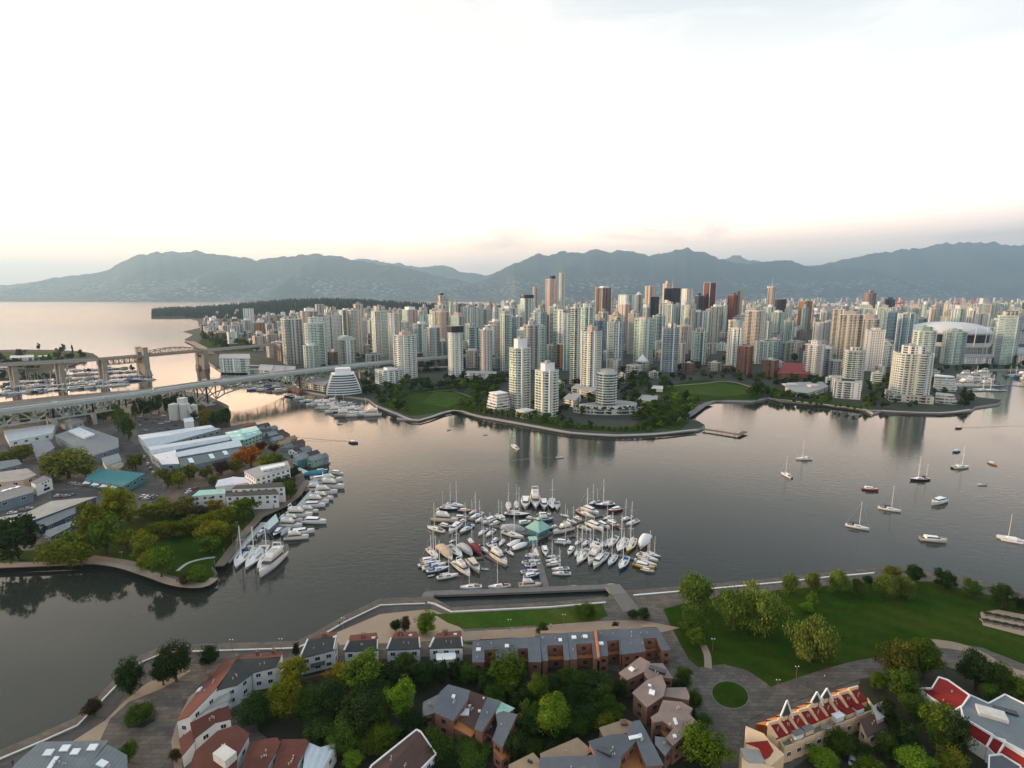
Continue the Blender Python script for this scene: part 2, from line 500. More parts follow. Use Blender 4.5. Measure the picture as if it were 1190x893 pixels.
def band(name, pts, w, mat_, lift=.03, z=LZ, k=4, raw=False, thick=.25):
    g2 = [tuple(p) if raw else tuple(G(p[0], p[1], z)[:2]) for p in pts]
    g2 = smooth(g2, k) if k > 1 else g2
    L, Rr = strip_poly(g2, w)
    mb = MB()
    zt = z + lift
    for i in range(len(L) - 1):
        q = [(L[i][0], L[i][1]), (Rr[i][0], Rr[i][1]), (Rr[i + 1][0], Rr[i + 1][1]), (L[i + 1][0], L[i + 1][1])]
        mb.face([(p[0], p[1], zt) for p in q])
        mb.face([(L[i + 1][0], L[i + 1][1], zt - thick), (L[i][0], L[i][1], zt - thick), (L[i][0], L[i][1], zt), (L[i + 1][0], L[i + 1][1], zt)])
        mb.face([(Rr[i][0], Rr[i][1], zt - thick), (Rr[i + 1][0], Rr[i + 1][1], zt - thick), (Rr[i + 1][0], Rr[i + 1][1], zt), (Rr[i][0], Rr[i][1], zt)])
    return struct(mb.build(name, mat_))

# the far bank: the downtown peninsula
DOWNTOWN = [(176, 364), (190, 368.5), (218, 371), (230, 374), (232, 382), (212, 386.5), (224, 390), (214, 396), (226, 402), (234, 408), (238, 415), (244, 424),
            (256, 432), (300, 433), (338, 444), (352, 456), (378, 461), (408, 463), (428, 466), (437, 473), (466, 484), (461, 488), (487, 490), (507, 484), (527, 478), (560, 486),
            (620, 497), (664, 505), (716, 508), (762, 506), (794, 503), (813, 501), (819, 497), (811, 492), (797, 489), (806, 480), (817, 471), (832, 467), (873, 468), (893, 464),
            (908, 467), (960, 472), (1006, 478), (1014, 482), (1026, 479), (1052, 481), (1092, 482), (1129, 478.5), (1133, 475), (1160, 471), (1164, 467), (1137, 464), (1118, 456),
            (1110, 448), (1112, 438), (1150, 431), (1300, 430), (1500, 440), (1500, 366), (860, 365.5), (520, 362), (176, 359.5)]
landmass('peninsula', DOWNTOWN)
SOUTH = [(-160, 960), (-40, 897), (0, 881), (50, 860), (90, 842), (112, 820), (135, 796), (163, 769), (192, 757), (345, 752), (366, 742), (400, 722), (441, 702), (494, 700), (503, 700),
         (524, 712), (640, 706), (706, 700), (712, 691), (735, 692), (830, 684), (905, 677), (960, 671), (1016, 666), (1060, 667), (1100, 672), (1150, 683), (1195, 696), (1300, 712),
         (1700, 760), (600.0, -80.0, 0), (-420.0, -80.0, 0)]
landmass('south_bank', SOUTH, mats=('paving', 'concrete'))
ISLAND = [(-300, 670), (-60, 664), (0, 661), (60, 658), (108, 656), (135, 660), (165, 668), (200, 680), (222, 684), (240, 682), (250, 677), (253, 671), (247, 663), (262, 648), (282, 624), (300, 604),
          (330, 589), (345, 577), (356, 566), (353, 556), (342, 545), (336, 530), (318, 512), (302, 499), (296, 493), (268, 498), (266, 474), (252, 467), (238, 460), (215, 457), (150, 456), (110, 459),
          (60, 463), (0, 470), (-200, 480), (-600, 500), (-900, 600)]
landmass('island', ISLAND, mats=('paving', 'rock'))
POINT = [(-300, 446), (0, 441.5), (50, 440), (74, 437), (80, 427), (100, 420), (114, 416), (108, 412), (92, 409.5), (60, 408), (30, 407.5), (0, 408), (-60, 411), (-300, 418)]
landmass('park_point', POINT, mats=('soil', 'rock'))

# lawns and paths on the point and the far bank
sheet('lawn', [(-40, 424), (40, 422), (98, 418), (106, 413), (60, 409), (0, 409.5), (-40, 412)], 'bright_lawn', .05)
sheet('lawn', [(442, 471), (480, 484), (524, 476.5), (548, 482), (560, 470), (552, 458), (515, 452), (478, 454)], 'lawn', .05)
sheet('lawn', [(490, 469), (520, 474), (540, 464), (530, 457), (505, 455)], 'bright_lawn', .10)
sheet('lawn', [(735, 498), (790, 500), (800, 492), (790, 489), (812, 472), (800, 462), (770, 470), (745, 485)], 'lawn', .05)
sheet('lawn', [(752, 452), (818, 441), (860, 446), (890, 458), (880, 465), (832, 465), (812, 468), (780, 465)], 'lawn', .05)
sheet('lawn', [(776, 449), (838, 445), (868, 450), (878, 456), (838, 462), (800, 458)], 'bright_lawn', .10)
sheet('lawn', [(895, 461), (960, 466), (1000, 471), (1000, 476), (958, 470), (905, 465)], 'bright_lawn', .06)
sheet('beach', [(213, 396), (226, 402), (236, 409), (250, 412), (240, 404), (226, 397)], 'sandy_path', .06)
sheet('lawn', [(250, 410), (300, 408), (310, 402), (280, 395), (236, 392), (230, 400)], 'lawn', .05)
band('path', [(775, 449), (815, 446), (847, 443.5), (880, 452)], 3, 'sandy_path', .16)
band('path', [(830, 461.5), (855, 459.5), (880, 455.5)], 5, 'bright_lawn', .19)
band('path', [(497, 455.5), (522, 454), (535, 457), (548, 462)], 3, 'paving', .16)
# the far seawall walk
FARWALL = [(437, 471.5), (464, 482.5), (487, 488.5), (527, 477), (560, 485), (620, 495.5), (664, 503), (716, 506), (762, 504.5), (794, 501), (810, 499.5)]
band('seawall_walk', FARWALL, 4, 'concrete', .14, k=3)
band('seawall_walk', [(893, 463), (960, 470.5), (1006, 476.5), (1026, 477.5), (1092, 480), (1128, 476)], 4, 'concrete', .14, k=3)
band('road', [(640, 447), (690, 463), (735, 470)], 9, 'asphalt', .08)
band('road', [(1190, 425), (1110, 424), (1085, 440), (1088, 455)], 9, 'asphalt', .08)

# the south bank: seawall, park and courts
SEAWALL = [(-40, 899), (0, 883), (50, 862), (90, 844), (112, 822), (135, 798), (163, 771), (192, 759), (345, 754), (366, 744), (400, 724), (442, 704), (494, 702)]
band('seawall_walk', [(-40, 909), (0, 892), (54, 869), (98, 850), (121, 827), (145, 803), (169, 777), (195, 766), (348, 760), (370, 750), (404, 731), (444, 711), (500, 709)], 7, 'asphalt', .05)
sheet('gravel_court', [(385, 738), (442, 714), (500, 708), (520, 716), (540, 735), (530, 744), (490, 746), (440, 748), (395, 750)], 'sandy_path', .06)
sheet('brick_court', [(150, 800), (196, 776), (345, 764), (330, 776), (250, 782), (214, 812), (208, 850), (214, 900), (60, 900), (120, 850)], 'paving', .06)
sheet('sand_strip', [(204, 905), (199, 862), (206, 838), (219, 812), (245, 788), (262, 776), (275, 777), (222, 820), (212, 850), (212, 905)], 'sandy_path', .10)
sheet('sand_strip', [(75, 868), (122, 838), (145, 815), (170, 795), (205, 776), (222, 780), (190, 800), (150, 816), (128, 836), (116, 862)], 'sandy_path', .10)
sheet('planting_bed', [(148, 846), (144, 834), (152, 822), (168, 818), (181, 826), (180, 838), (166, 846)], 'soil', .25)
sheet('lawn', [(504, 714), (526, 713.5), (640, 708), (700, 702), (706, 716), (690, 722), (620, 727), (540, 731), (520, 724)], 'bright_lawn', .07)
sheet('lawn', [(535, 747), (610, 742), (735, 731), (780, 733), (775, 737), (690, 742), (560, 752)], 'lawn', .07)
sheet('sandy_walk', [(528, 735), (620, 730), (645, 726), (700, 722), (745, 721), (790, 730), (770, 735), (700, 733), (620, 740), (540, 745)], 'sandy_path', .10)
PARK = [(771, 708), (790, 703), (835, 694), (905, 686), (1020, 676), (1080, 676), (1150, 692), (1400, 740), (1400, 850), (1190, 772), (1140, 752), (1095, 746), (1075, 756), (1040, 766), (1000, 774), (940, 790), (905, 806),
        (888, 792), (868, 779), (842, 772), (820, 774), (808, 777), (797, 762), (783, 735)]
sheet('lawn', PARK, 'lawn', .07)
sheet('garden_court', [(1139, 712), (1160, 709), (1260, 728), (1260, 755), (1188, 739), (1142, 727)], 'sandy_path', .12)
band('path', [(1086, 748), (1110, 751), (1135, 759), (1165, 776), (1200, 788), (1250, 800)], 5, 'sandy_path', .11)
band('path', [(1040, 771), (1000, 778), (950, 793), (905, 809), (890, 818)], 7.5, 'paving', .11)
sheet('drive', [(742, 710), (768, 708), (785, 738), (800, 766), (812, 777), (842, 773), (868, 780), (888, 793), (905, 808), (900, 822), (870, 838), (856, 860), (858, 905), (828, 905), (826, 862), (812, 838), (797, 812),
                (788, 785), (768, 745)], 'paving', .09)
band('path', [(823, 777), (822, 762), (817, 750)], 2.5, 'sandy_path', .12)
def ellipse_px(cx, cy, rx, ry, n=20):
    return [(cx + rx * math.cos(2 * math.pi * i / n), cy + ry * math.sin(2 * math.pi * i / n)) for i in range(n)]
def oval_loop(cx, cy, rx, ry, tilt=.25, n=28):
    return [(cx + rx * math.cos(2 * math.pi * i / n) + tilt * ry * math.sin(2 * math.pi * i / n), cy + ry * math.sin(2 * math.pi * i / n)) for i in range(n)]
sheet('kerb', oval_loop(848.5, 808, 21.4, 16.4), 'dark_concrete', .14)
sheet('lawn', oval_loop(848.5, 808, 20.6, 15.6), 'lawn', .17)
sheet('yard', [(330, 772), (560, 760), (790, 790), (850, 840), (850, 920), (395, 920), (300, 850), (290, 800)], 'soil', .05)
sheet('yard', [(1000, 790), (1100, 775), (1190, 800), (1250, 910), (900, 910), (980, 850)], 'soil', .05)

# ground of the island
sheet('lawn', [(-60, 655), (60, 652), (105, 650), (140, 652), (210, 672), (240, 678), (250, 668), (245, 660), (262, 642), (298, 600), (290, 588), (240, 590), (180, 598), (140, 606), (110, 640), (60, 640), (-60, 640)], 'lawn', .06)
band('path', [(-40, 659), (60, 655.5), (108, 653), (140, 657), (172, 667), (205, 678), (236, 680), (249, 672)], 4, 'sandy_path', .12)
band('path', [(105, 648), (140, 653), (170, 659)], 4, 'sandy_path', .13)
band('path', [(206, 664), (218, 655), (235, 650), (250, 648)], 1.6, 'concrete', .14, k=5)
sheet('road', [(60, 585), (110, 580), (165, 585), (235, 580), (300, 560), (320, 545), (290, 548), (200, 560), (186, 560), (160, 520), (140, 500), (130, 505), (160, 560), (120, 565), (60, 572)], 'asphalt', .07)
sheet('brick_court', [(190, 560), (235, 550), (290, 528), (300, 533), (270, 552), (210, 580), (185, 582)], 'brick_paving', .10)
sheet('car_park', [(158, 485), (200, 478), (240, 485), (225, 498), (160, 506)], 'asphalt', .09)
sheet('car_park', [(60, 580), (150, 570), (200, 585), (150, 605), (90, 600)], 'asphalt', .09)
sheet('hillside', [(205, 470), (236, 462), (266, 476), (268, 496), (244, 500), (225, 486)], 'soil', .3)

sheet('lawn', [(606, 490), (640, 496), (664, 499), (716, 502), (758, 501), (752, 496), (716, 497.5), (668, 494), (640, 490)], 'lawn', .07)
# ---------------------------------------------------------------- mountains, forest hill, far towns, air
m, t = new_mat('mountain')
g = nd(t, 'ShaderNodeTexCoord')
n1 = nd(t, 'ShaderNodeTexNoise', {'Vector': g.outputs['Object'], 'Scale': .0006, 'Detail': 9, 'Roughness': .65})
base = ramp(t, n1.outputs[0], [(.3, (.012, .024, .028)), (.5, (.022, .036, .040)), (.7, (.038, .052, .054))])  # forest tone pushed towards blue, some of the haze put into the colour
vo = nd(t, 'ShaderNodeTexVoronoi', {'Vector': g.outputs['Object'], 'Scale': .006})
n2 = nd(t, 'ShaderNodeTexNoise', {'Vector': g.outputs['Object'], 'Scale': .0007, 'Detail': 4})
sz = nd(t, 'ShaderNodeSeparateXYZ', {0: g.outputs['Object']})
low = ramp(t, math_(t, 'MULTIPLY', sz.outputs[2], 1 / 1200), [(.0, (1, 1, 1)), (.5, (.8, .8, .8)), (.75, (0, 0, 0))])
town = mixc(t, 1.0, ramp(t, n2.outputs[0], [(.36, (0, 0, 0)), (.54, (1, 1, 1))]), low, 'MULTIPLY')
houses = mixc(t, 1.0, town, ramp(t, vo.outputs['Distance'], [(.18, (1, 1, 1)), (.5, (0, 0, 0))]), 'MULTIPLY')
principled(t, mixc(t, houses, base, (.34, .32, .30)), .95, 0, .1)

def mountain_range(name, prof, d0, d1, rough, seed, base_h=2.0, rows=34, step=3.0, back=1.5, material='mountain'):
    x0, x1 = prof[0][0], prof[-1][0]
    nx = int((x1 - x0) / step) + 1
    mb = MB()
    grid = []
    for i in range(nx + 1):
        px = x0 + (x1 - x0) * i / nx
        H = ztop(d1, interp(px, prof))
        H *= 1 + .05 * noise.fractal(Vector((px * .10, seed, 0)), .8, 2, 5)
        rowv = []
        for j in range(rows + 1):
            s = back * j / rows
            Y = d0 + (d1 - d0) * s
            X = Y * CP * (px - CX) / F * 1.0
            X = (px - CX) / F * (Y * CP + CAMH * SP)
            if s <= 1:
                f = .10 * s + .9 * (s ** 1.45)
            else:
                f = max(0, 1 - (s - 1) / (back - 1)) ** 1.2
            n = noise.fractal(Vector((X * .000225, Y * .00014, seed)), .9, 2.1, 6)
            rg = abs(noise.noise(Vector((X * .00045, Y * .00011, seed + 5)))) * 2
            amp = rough * (4 * f * (1 - f) if s <= 1 else f * .3)
            z = base_h + (H - base_h) * max(0, f + amp * (.55 * n - .5 * rg + .15))
            z = min(z, base_h + (H - base_h) * (s + .02) * 1.0) if s < 1 else z
            rowv.append((X, Y, z if j else base_h - 4))
        grid.append(rowv)
    for i in range(nx):
        for j in range(rows):
            mb.face([grid[i][j], grid[i + 1][j], grid[i + 1][j + 1], grid[i][j + 1]])
    return struct(mb.build(name, material, smooth=True))

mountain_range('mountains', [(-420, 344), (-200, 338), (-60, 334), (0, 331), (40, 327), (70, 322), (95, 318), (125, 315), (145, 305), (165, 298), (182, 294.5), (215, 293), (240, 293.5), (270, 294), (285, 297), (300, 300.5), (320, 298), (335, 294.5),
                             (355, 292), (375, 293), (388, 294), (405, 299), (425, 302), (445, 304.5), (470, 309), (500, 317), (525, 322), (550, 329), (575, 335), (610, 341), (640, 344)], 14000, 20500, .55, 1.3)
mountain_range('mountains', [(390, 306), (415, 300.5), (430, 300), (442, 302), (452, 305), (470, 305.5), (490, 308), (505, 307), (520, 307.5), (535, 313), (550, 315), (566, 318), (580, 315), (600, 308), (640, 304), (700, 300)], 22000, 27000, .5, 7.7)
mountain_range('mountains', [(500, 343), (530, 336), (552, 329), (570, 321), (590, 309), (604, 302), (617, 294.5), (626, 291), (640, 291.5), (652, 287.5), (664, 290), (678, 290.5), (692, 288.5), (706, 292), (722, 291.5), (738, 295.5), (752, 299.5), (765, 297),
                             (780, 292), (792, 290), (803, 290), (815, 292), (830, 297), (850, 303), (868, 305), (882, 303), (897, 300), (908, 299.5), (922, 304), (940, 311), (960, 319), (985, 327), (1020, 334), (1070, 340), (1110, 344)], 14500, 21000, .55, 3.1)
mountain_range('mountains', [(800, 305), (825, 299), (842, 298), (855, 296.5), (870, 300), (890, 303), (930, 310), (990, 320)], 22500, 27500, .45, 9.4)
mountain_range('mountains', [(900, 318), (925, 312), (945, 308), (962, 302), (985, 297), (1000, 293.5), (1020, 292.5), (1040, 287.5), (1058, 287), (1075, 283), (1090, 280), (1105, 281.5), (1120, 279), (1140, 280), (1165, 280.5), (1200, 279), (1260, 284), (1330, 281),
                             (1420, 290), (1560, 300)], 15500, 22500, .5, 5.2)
# the low land in front of the mountains on the right
SHOREN = [(770, 359.3), (870, 359.8), (960, 360.2), (1080, 360.6), (1220, 361), (1500, 361)]
landmass('north_shore', SHOREN + [(1500, 349), (640, 348), (560, 352.5), (660, 357)], z=4)
tb = MB()
rnd = random.Random(5)
for i in range(900):                       # far-off houses and sheds that read as one town
    x, y = rnd.uniform(700, 1290), rnd.uniform(351.5, 358.6)
    p = G(x, y, 4)
    if p.y > 13000: continue
    s = rnd.uniform(14, 60); h = rnd.choice((8, 10, 12, 16, 24, 40)) * rnd.uniform(.8, 1.2)
    tb.box((p.x, p.y, 4 + h / 2), (s, s * rnd.uniform(.5, 1), h), rnd.uniform(0, 3), rnd.choice((0, 0, 1, 1, 2, 3)))
for i in range(160):
    x = rnd.choice((rnd.uniform(700, 960), rnd.uniform(880, 1250)))
    p = G(x, rnd.uniform(350.5, 353.5), 4)
    if p.y > 20000: continue
    h = rnd.uniform(30, 120)
    tb.box((p.x, p.y, 4 + h / 2), (30, 30, h), rnd.uniform(0, 3), rnd.choice((0, 1, 3)))
plain('far_pink', (.50, .38, .33), var=0); plain('far_white', (.60, .58, .56), var=0); plain('far_grey', (.25, .26, .27), var=0); plain('far_tan', (.42, .36, .30), var=0)
o = struct(tb.build('far_town', ['far_pink', 'far_white', 'far_grey', 'far_tan']), 'stuff')

# the wooded hill at the end of the peninsula
HILLTOP = [(150, 361), (176, 361.5), (200, 360), (230, 359), (265, 356.5), (300, 353.5), (340, 350.5), (380, 349.5), (420, 350.5), (460, 353), (500, 355), (560, 357), (620, 359)]
plain('conifer_far', (.020, .034, .022), 1.0, var=.0, namt=.5, nscale=.01, fine=.08, spec=.05)
def hill_z(px, Y):
    s = max(0, min(1, (Y - 3100) / 1500))
    return max(0, ztop(4600, interp(px, HILLTOP)) - LZ) * math.sin(s * math.pi / 2)
hb = MB(); gridh = []
for i in range(60):
    px = 176 + (600 - 176) * i / 59
    rowv = []
    for j in range(13):
        Y = 3100 + 2100 * j / 12
        rowv.append(((px - CX) / F * (Y * CP + CAMH * SP), Y, LZ + hill_z(px, Y) * (1 if Y <= 4600 else max(0, 1 - (Y - 4600) / 600)) + (-1 if j in (0, 12) or i == 0 else .2)))
    gridh.append(rowv)
for i in range(59):
    for j in range(12):
        hb.face([gridh[i][j], gridh[i + 1][j], gridh[i + 1][j + 1], gridh[i][j + 1]])
struct(hb.build('hill', 'conifer_far', smooth=True))
fb = MB()
for i in range(4200):
    px = rnd.uniform(177, 590)
    Y = rnd.uniform(3120, 4700) if px > 215 else rnd.uniform(3300, 4700)
    X = (px - CX) / F * (Y * CP + CAMH * SP)
    z = LZ + hill_z(px, Y)
    h = rnd.uniform(16, 34); r = h * rnd.uniform(.2, .34); a0 = rnd.uniform(0, 6)
    q = [(X + r * math.cos(a0 + k * 1.2566), Y + r * math.sin(a0 + k * 1.2566), z) for k in range(5)]
    for k in range(5):
        fb.face([q[k], q[(k + 1) % 5], (X + rnd.uniform(-1, 1), Y, z + h)])
struct(fb.build('forest', 'conifer_far'), 'stuff')

# the evening haze over everything
m, t = new_mat('haze')
pv = nd(t, 'ShaderNodeVolumePrincipled', {'Color': (.52, .78, 1.0, 1), 'Density': 3.8e-5, 'Anisotropy': .3})
nd(t, 'ShaderNodeOutputMaterial', {'Volume': pv})
hz = MB()
hz.box((0, 24000, 1447.4), (130000, 50000, 2900))
struct(hz.build('haze', 'haze'), 'stuff')
# ---------------------------------------------------------------- the city: facades
facade('f_gg', (.54, .60, .54), (.17, .32, .275), 1.9, 2.9, .74, .68, .25, 1.9, .5)       # pale green glass
facade('f_wg', (.70, .72, .67), (.13, .265, .24), 2.6, 2.9, .66, .60, .2, 1.9, .45)      # white frame, green glass
facade('f_bg', (.36, .44, .46), (.11, .22, .265), 1.6, 3.2, .80, .74, .3, 1.7, .55)      # blue glass
facade('f_be', (.53, .48, .40), (.13, .15, .14), 3.0, 2.8, .60, .54, .2, 1.9, .35)      # beige concrete
facade('f_gr', (.40, .41, .39), (.11, .14, .14), 2.8, 2.9, .64, .56, .2, 1.9, .4)       # grey concrete
facade('f_pk', (.53, .43, .36), (.15, .13, .12), 3.2, 2.8, .50, .48, .3, 1.8, .35)      # pinkish
facade('f_br', (.18, .085, .06), (.10, .09, .085), 3.2, 3.0, .50, .48, .3, 1.9, .3)    # red brick
facade('f_wh', (.66, .64, .60), (.14, .17, .17), 3.2, 2.9, .52, .46, .3, 1.8, .4)       # white
facade('f_dk', (.035, .038, .045), (.03, .036, .045), 1.8, 3.4, .75, .7, .5, 1.5, .5)   # near black
facade('f_or', (.34, .19, .10), (.16, .08, .05), 3.0, 2.9, .50, .45, .3, 1.8, .3)      # copper brown
facade('f_rd', (.19, .055, .045), (.08, .03, .03), 2.4, 3.2, .6, .5, .5, 1.5, .3)        # dark red
facade('f_bn', (.22, .15, .12), (.08, .06, .055), 2.6, 3.0, .62, .5, .4, 1.7, .3)       # brown
facade('f_mir', (.50, .44, .42), (.42, .30, .26), 1.6, 3.5, .88, .85, .8, 1.2, .75)     # mirror glass, the pink sky reflection painted into its colour
facade('f_cg', (.62, .60, .52), (.14, .27, .235), 2.3, 2.9, .72, .64, .2, 1.9, .45)     # cream with green glass
facade('f_pod', (.46, .45, .40), (.12, .16, .16), 4.0, 3.6, .62, .55, .3, 1.8, .4)      # podium
LOOK = {'f_cg': 'cream and green glass', 'f_gg': 'pale green glass', 'f_wg': 'white framed green glass', 'f_bg': 'blue glass', 'f_be': 'beige concrete', 'f_gr': 'grey concrete', 'f_pk': 'pinkish concrete', 'f_br': 'red brick',
        'f_wh': 'white concrete', 'f_dk': 'near black glass', 'f_or': 'copper brown', 'f_rd': 'dark red', 'f_bn': 'brown concrete', 'f_mir': 'pink mirror glass', 'f_pod': 'low concrete'}
def foot(kind, a, b=None):
    b = b or a
    x, y = a / 2, b / 2
    if kind == 'sq': return [(-x, -y), (x, -y), (x, y), (-x, y)]
    if kind == 'ch':
        c = min(a, b) * .22
        return [(-x + c, -y), (x - c, -y), (x, -y + c), (x, y - c), (x - c, y), (-x + c, y), (-x, y - c), (-x, -y + c)]
    if kind == 'nt':                        # notched corners
        c = min(a, b) * .17
        return [(-x + c, -y), (x - c, -y), (x - c, -y + c), (x, -y + c), (x, y - c), (x - c, y - c), (x - c, y), (-x + c, y), (-x + c, y - c), (-x, y - c), (-x, -y + c), (-x + c, -y + c)]
    if kind == 'rd': return [(x * math.cos(2 * math.pi * i / 20), y * math.sin(2 * math.pi * i / 20)) for i in range(20)]
    if kind == 'bow':                       # one bowed face
        return [(-x, y), (-x, -y * .4)] + [(-x + a * i / 8, -y * .4 - y * .6 * math.sin(math.pi * i / 8)) for i in range(1, 8)] + [(x, -y * .4), (x, y)]
def grow(poly, d):
    n = len(poly); out = []
    for i in range(n):
        p0, p1, p2 = Vector(poly[i - 1]), Vector(poly[i]), Vector(poly[(i + 1) % n])
        d1, d2 = (p1 - p0).normalized(), (p2 - p1).normalized()
        n1, n2 = Vector((d1.y, -d1.x)), Vector((d2.y, -d2.x))
        b = n1 + n2
        k = d / max(.35, (1 + n1.dot(n2)))
        out.append((p1.x + b.x * k, p1.y + b.y * k))
    return out
TOWERS = []                                  # footprints already taken: (x, y, radius)
def place(x, base, w, rot, ratio=1.0, front=.62):
    """Side length and centre of a footprint whose near edge stands on pixel (x, base) and spans w pixels."""
    p = G(x, base)
    az = math.atan2(p.x, p.y)
    wm = w * pxm(p) * math.cos(az)
    th = R(rot) + az
    a = wm / (abs(math.cos(th)) + ratio * abs(math.sin(th)))
    d = Vector((p.x, p.y)).normalized() * (a * front)
    return a, Vector((p.x + d.x, p.y + d.y, LZ))
def tower(x, w, top, base, style, kind='ch', rot=45, mech=(.55, 5), label=None, corner=None, slabs=False, fins=0, ratio=1.0, crown=None, cat='tower', extra=None, name='tower', roofm='roof_gravel', balc=None, pod=None, h=None, group=None):
    a, c = place(x, base, w, rot, ratio)
    H = (ztop(c.y, top) - LZ) if h is None else h
    H = max(H, 4)
    poly = foot(kind, a, a * ratio)
    TOWERS.append((c.x, c.y, a * .75))
    cx, cy = proj((c.x, c.y, LZ + H * .6))
    if label:
        t_ = thing(name, label, cat, c, R(rot), group or 'towers of the downtown skyline')
    else:
        size = 'tall' if H > 95 else ('low' if H < 32 else 'mid height')
        t_ = thing(name, '%s %s %s' % (size, LOOK[style], 'tower' if H >= 32 else 'block'), cat, c, R(rot), group or 'towers of the downtown skyline', auto=(cx, cy))
    b = MB()
    em = None
    mats = [style, roofm]
    if corner:
        mats.append(corner)
        if kind == 'ch': em = [0, 2]
        elif kind == 'nt': em = [0, 2, 2]
        elif kind == 'rd': em = [0, 2, 0, 0]
        else: em = [0, 2]
    b.prism(poly, 0, H, 0, mt=1, em=em)
    b.build('wall', mats, t_)
    p2 = MB()
    out = grow(poly, .25)
    inn = grow(poly, -.35)
    n = len(poly)
    for i in range(n):
        j = (i + 1) % n
        p2.face([(*out[i], H - .5), (*out[j], H - .5), (*out[j], H + 1.1), (*out[i], H + 1.1)])
        p2.face([(*inn[j], H + .02), (*inn[i], H + .02), (*inn[i], H + 1.1), (*inn[j], H + 1.1)])
        p2.face([(*out[i], H + 1.1), (*out[j], H + 1.1), (*inn[j], H + 1.1), (*inn[i], H + 1.1)])
    p2.build('parapet', ['pale_concrete' if style not in ('f_dk', 'f_rd', 'f_bn', 'f_br', 'f_bg') else 'concrete'], t_)
    s = pxm(c)
    if mech:
        mh = mech[1] * s
        mp = [(q[0] * mech[0] + a * .04, q[1] * mech[0]) for q in poly]
        mm = MB()
        mm.prism(mp, H + .02, H + mh, 0, mt=1)
        pen = mm.build('penthouse', [mech[2] if len(mech) > 2 else style, 'roof_gravel'], t_)
        if mh > 5:
            m3 = MB(); m3.box((a * .06, a * .04, H + mh + 1.2), (a * .22, a * .16, 2.4))
            m3.build('lift_housing', 'concrete', pen)
    if slabs:
        ring = grow(poly, slabs if not isinstance(slabs, bool) else .7)
        me = None
        nf = int(H / 2.9)
        for k in range(1, nf):
            if me is None:
                sb = MB(); sb.prism(ring, -.16, .16, 0, bottom=True)
                o = sb.build('balcony_slab', 'pale_concrete', t_, loc=(0, 0, 2.9 * k)); me = o.data
            else:
                link('balcony_slab', me, t_, loc=(0, 0, 2.9 * k))
    if fins:
        fme = None
        for i, q in enumerate(poly):
            if i % fins: continue
            fm = MB(); fm.box((q[0] * 1.02, q[1] * 1.02, (H + 2) / 2), (1.3, 1.3, H + 2))
            fm.build('fin', 'white_paint', t_)
    if pod:
        pw, ph = pod
        pb = MB(); pp = [(q[0] * pw, q[1] * pw) for q in foot('sq', a, a * ratio)]
        pb.prism(pp, 0, ph, 0, mt=1)
        pb.build('podium', ['f_pod', 'roof_gravel'], t_)
    if crown == 'pyramid':
        cb = MB(); q = [(v[0] * .8, v[1] * .8) for v in poly]; hh = a * .55
        for i in range(n): cb.face([(*q[i], H + 1.1), (*q[(i + 1) % n], H + 1.1), (0, 0, H + hh)])
        cb.build('pyramid_roof', extra or 'green_roof', t_)
    elif crown == 'dome':
        cb = MB(); rings = []
        for k in range(6):
            an = k / 5 * math.pi / 2
            rr = a * .42 * max(.02, math.cos(an))
            rings.append([(rr * math.cos(i * math.pi / 8), rr * math.sin(i * math.pi / 8), H + a * .5 * math.sin(an)) for i in range(16)])
        cb.loft(rings); cb.build('dome', extra or 'f_or', t_, smooth=True)
    elif crown == 'arch':                     # barrel-vaulted top
        cb = MB(); rings = []
        for yy in (-a * .42, a * .42):
            rings.append([(a * .44 * math.cos(i * math.pi / 8), yy, H + .5 + a * .24 * math.sin(i * math.pi / 8)) for i in range(9)])
        cb.loft(rings); cb.build('vault', extra or 'f_gg', t_)
    elif crown == 'spire':
        cb = MB(); cb.tube((0, 0, H), (0, 0, H + (extra or 8) * s), .9, .25)
        cb.build('mast', 'white_paint', t_)
    elif crown == 'collar':                   # a dark projecting crown of floors
        cb = MB(); cb.prism(grow(poly, 1.6), H - 7, H + 3, 0, mt=1, bottom=True)
        cb.build('crown_storey', [extra or 'f_dk', 'roof_gravel'], t_)
    return t_, a, c, H
plain('green_roof', (.22, .36, .30), .6); plain('copper_green', (.20, .40, .33), .55); plain('orange_glass', (.55, .25, .08), .35)

# --- the towers that stand out, one by one (x, width, roof, foot in picture pixels)
T = tower
L = lambda t_, ph, x, y: LANDMARKS.append((ph, x, y))
o, a, c, H = T(604, 31, 405, 477, 'f_cg', 'ch', 38, (.62, 11, 'white_paint'), 'cream and green glass waterfront tower with white block on top, left of its shorter twin', corner='f_wg', slabs=.55, fins=4); L(o, 'the cream twin towers', 620, 440)
T(635, 35, 431, 486, 'f_cg', 'ch', 38, (.6, 9, 'white_paint'), 'shorter cream and green glass waterfront tower right of its taller twin', corner='f_wg', slabs=.55, fins=4)
o, a, c, H = T(704, 33, 433, 482, 'f_gg', 'rd', 45, (.7, 3.5, 'pale_concrete'), 'round pale green tower rising from a curved white podium at the seawall', corner='f_wh', slabs=.8); L(o, 'the round podium tower', 705, 455)
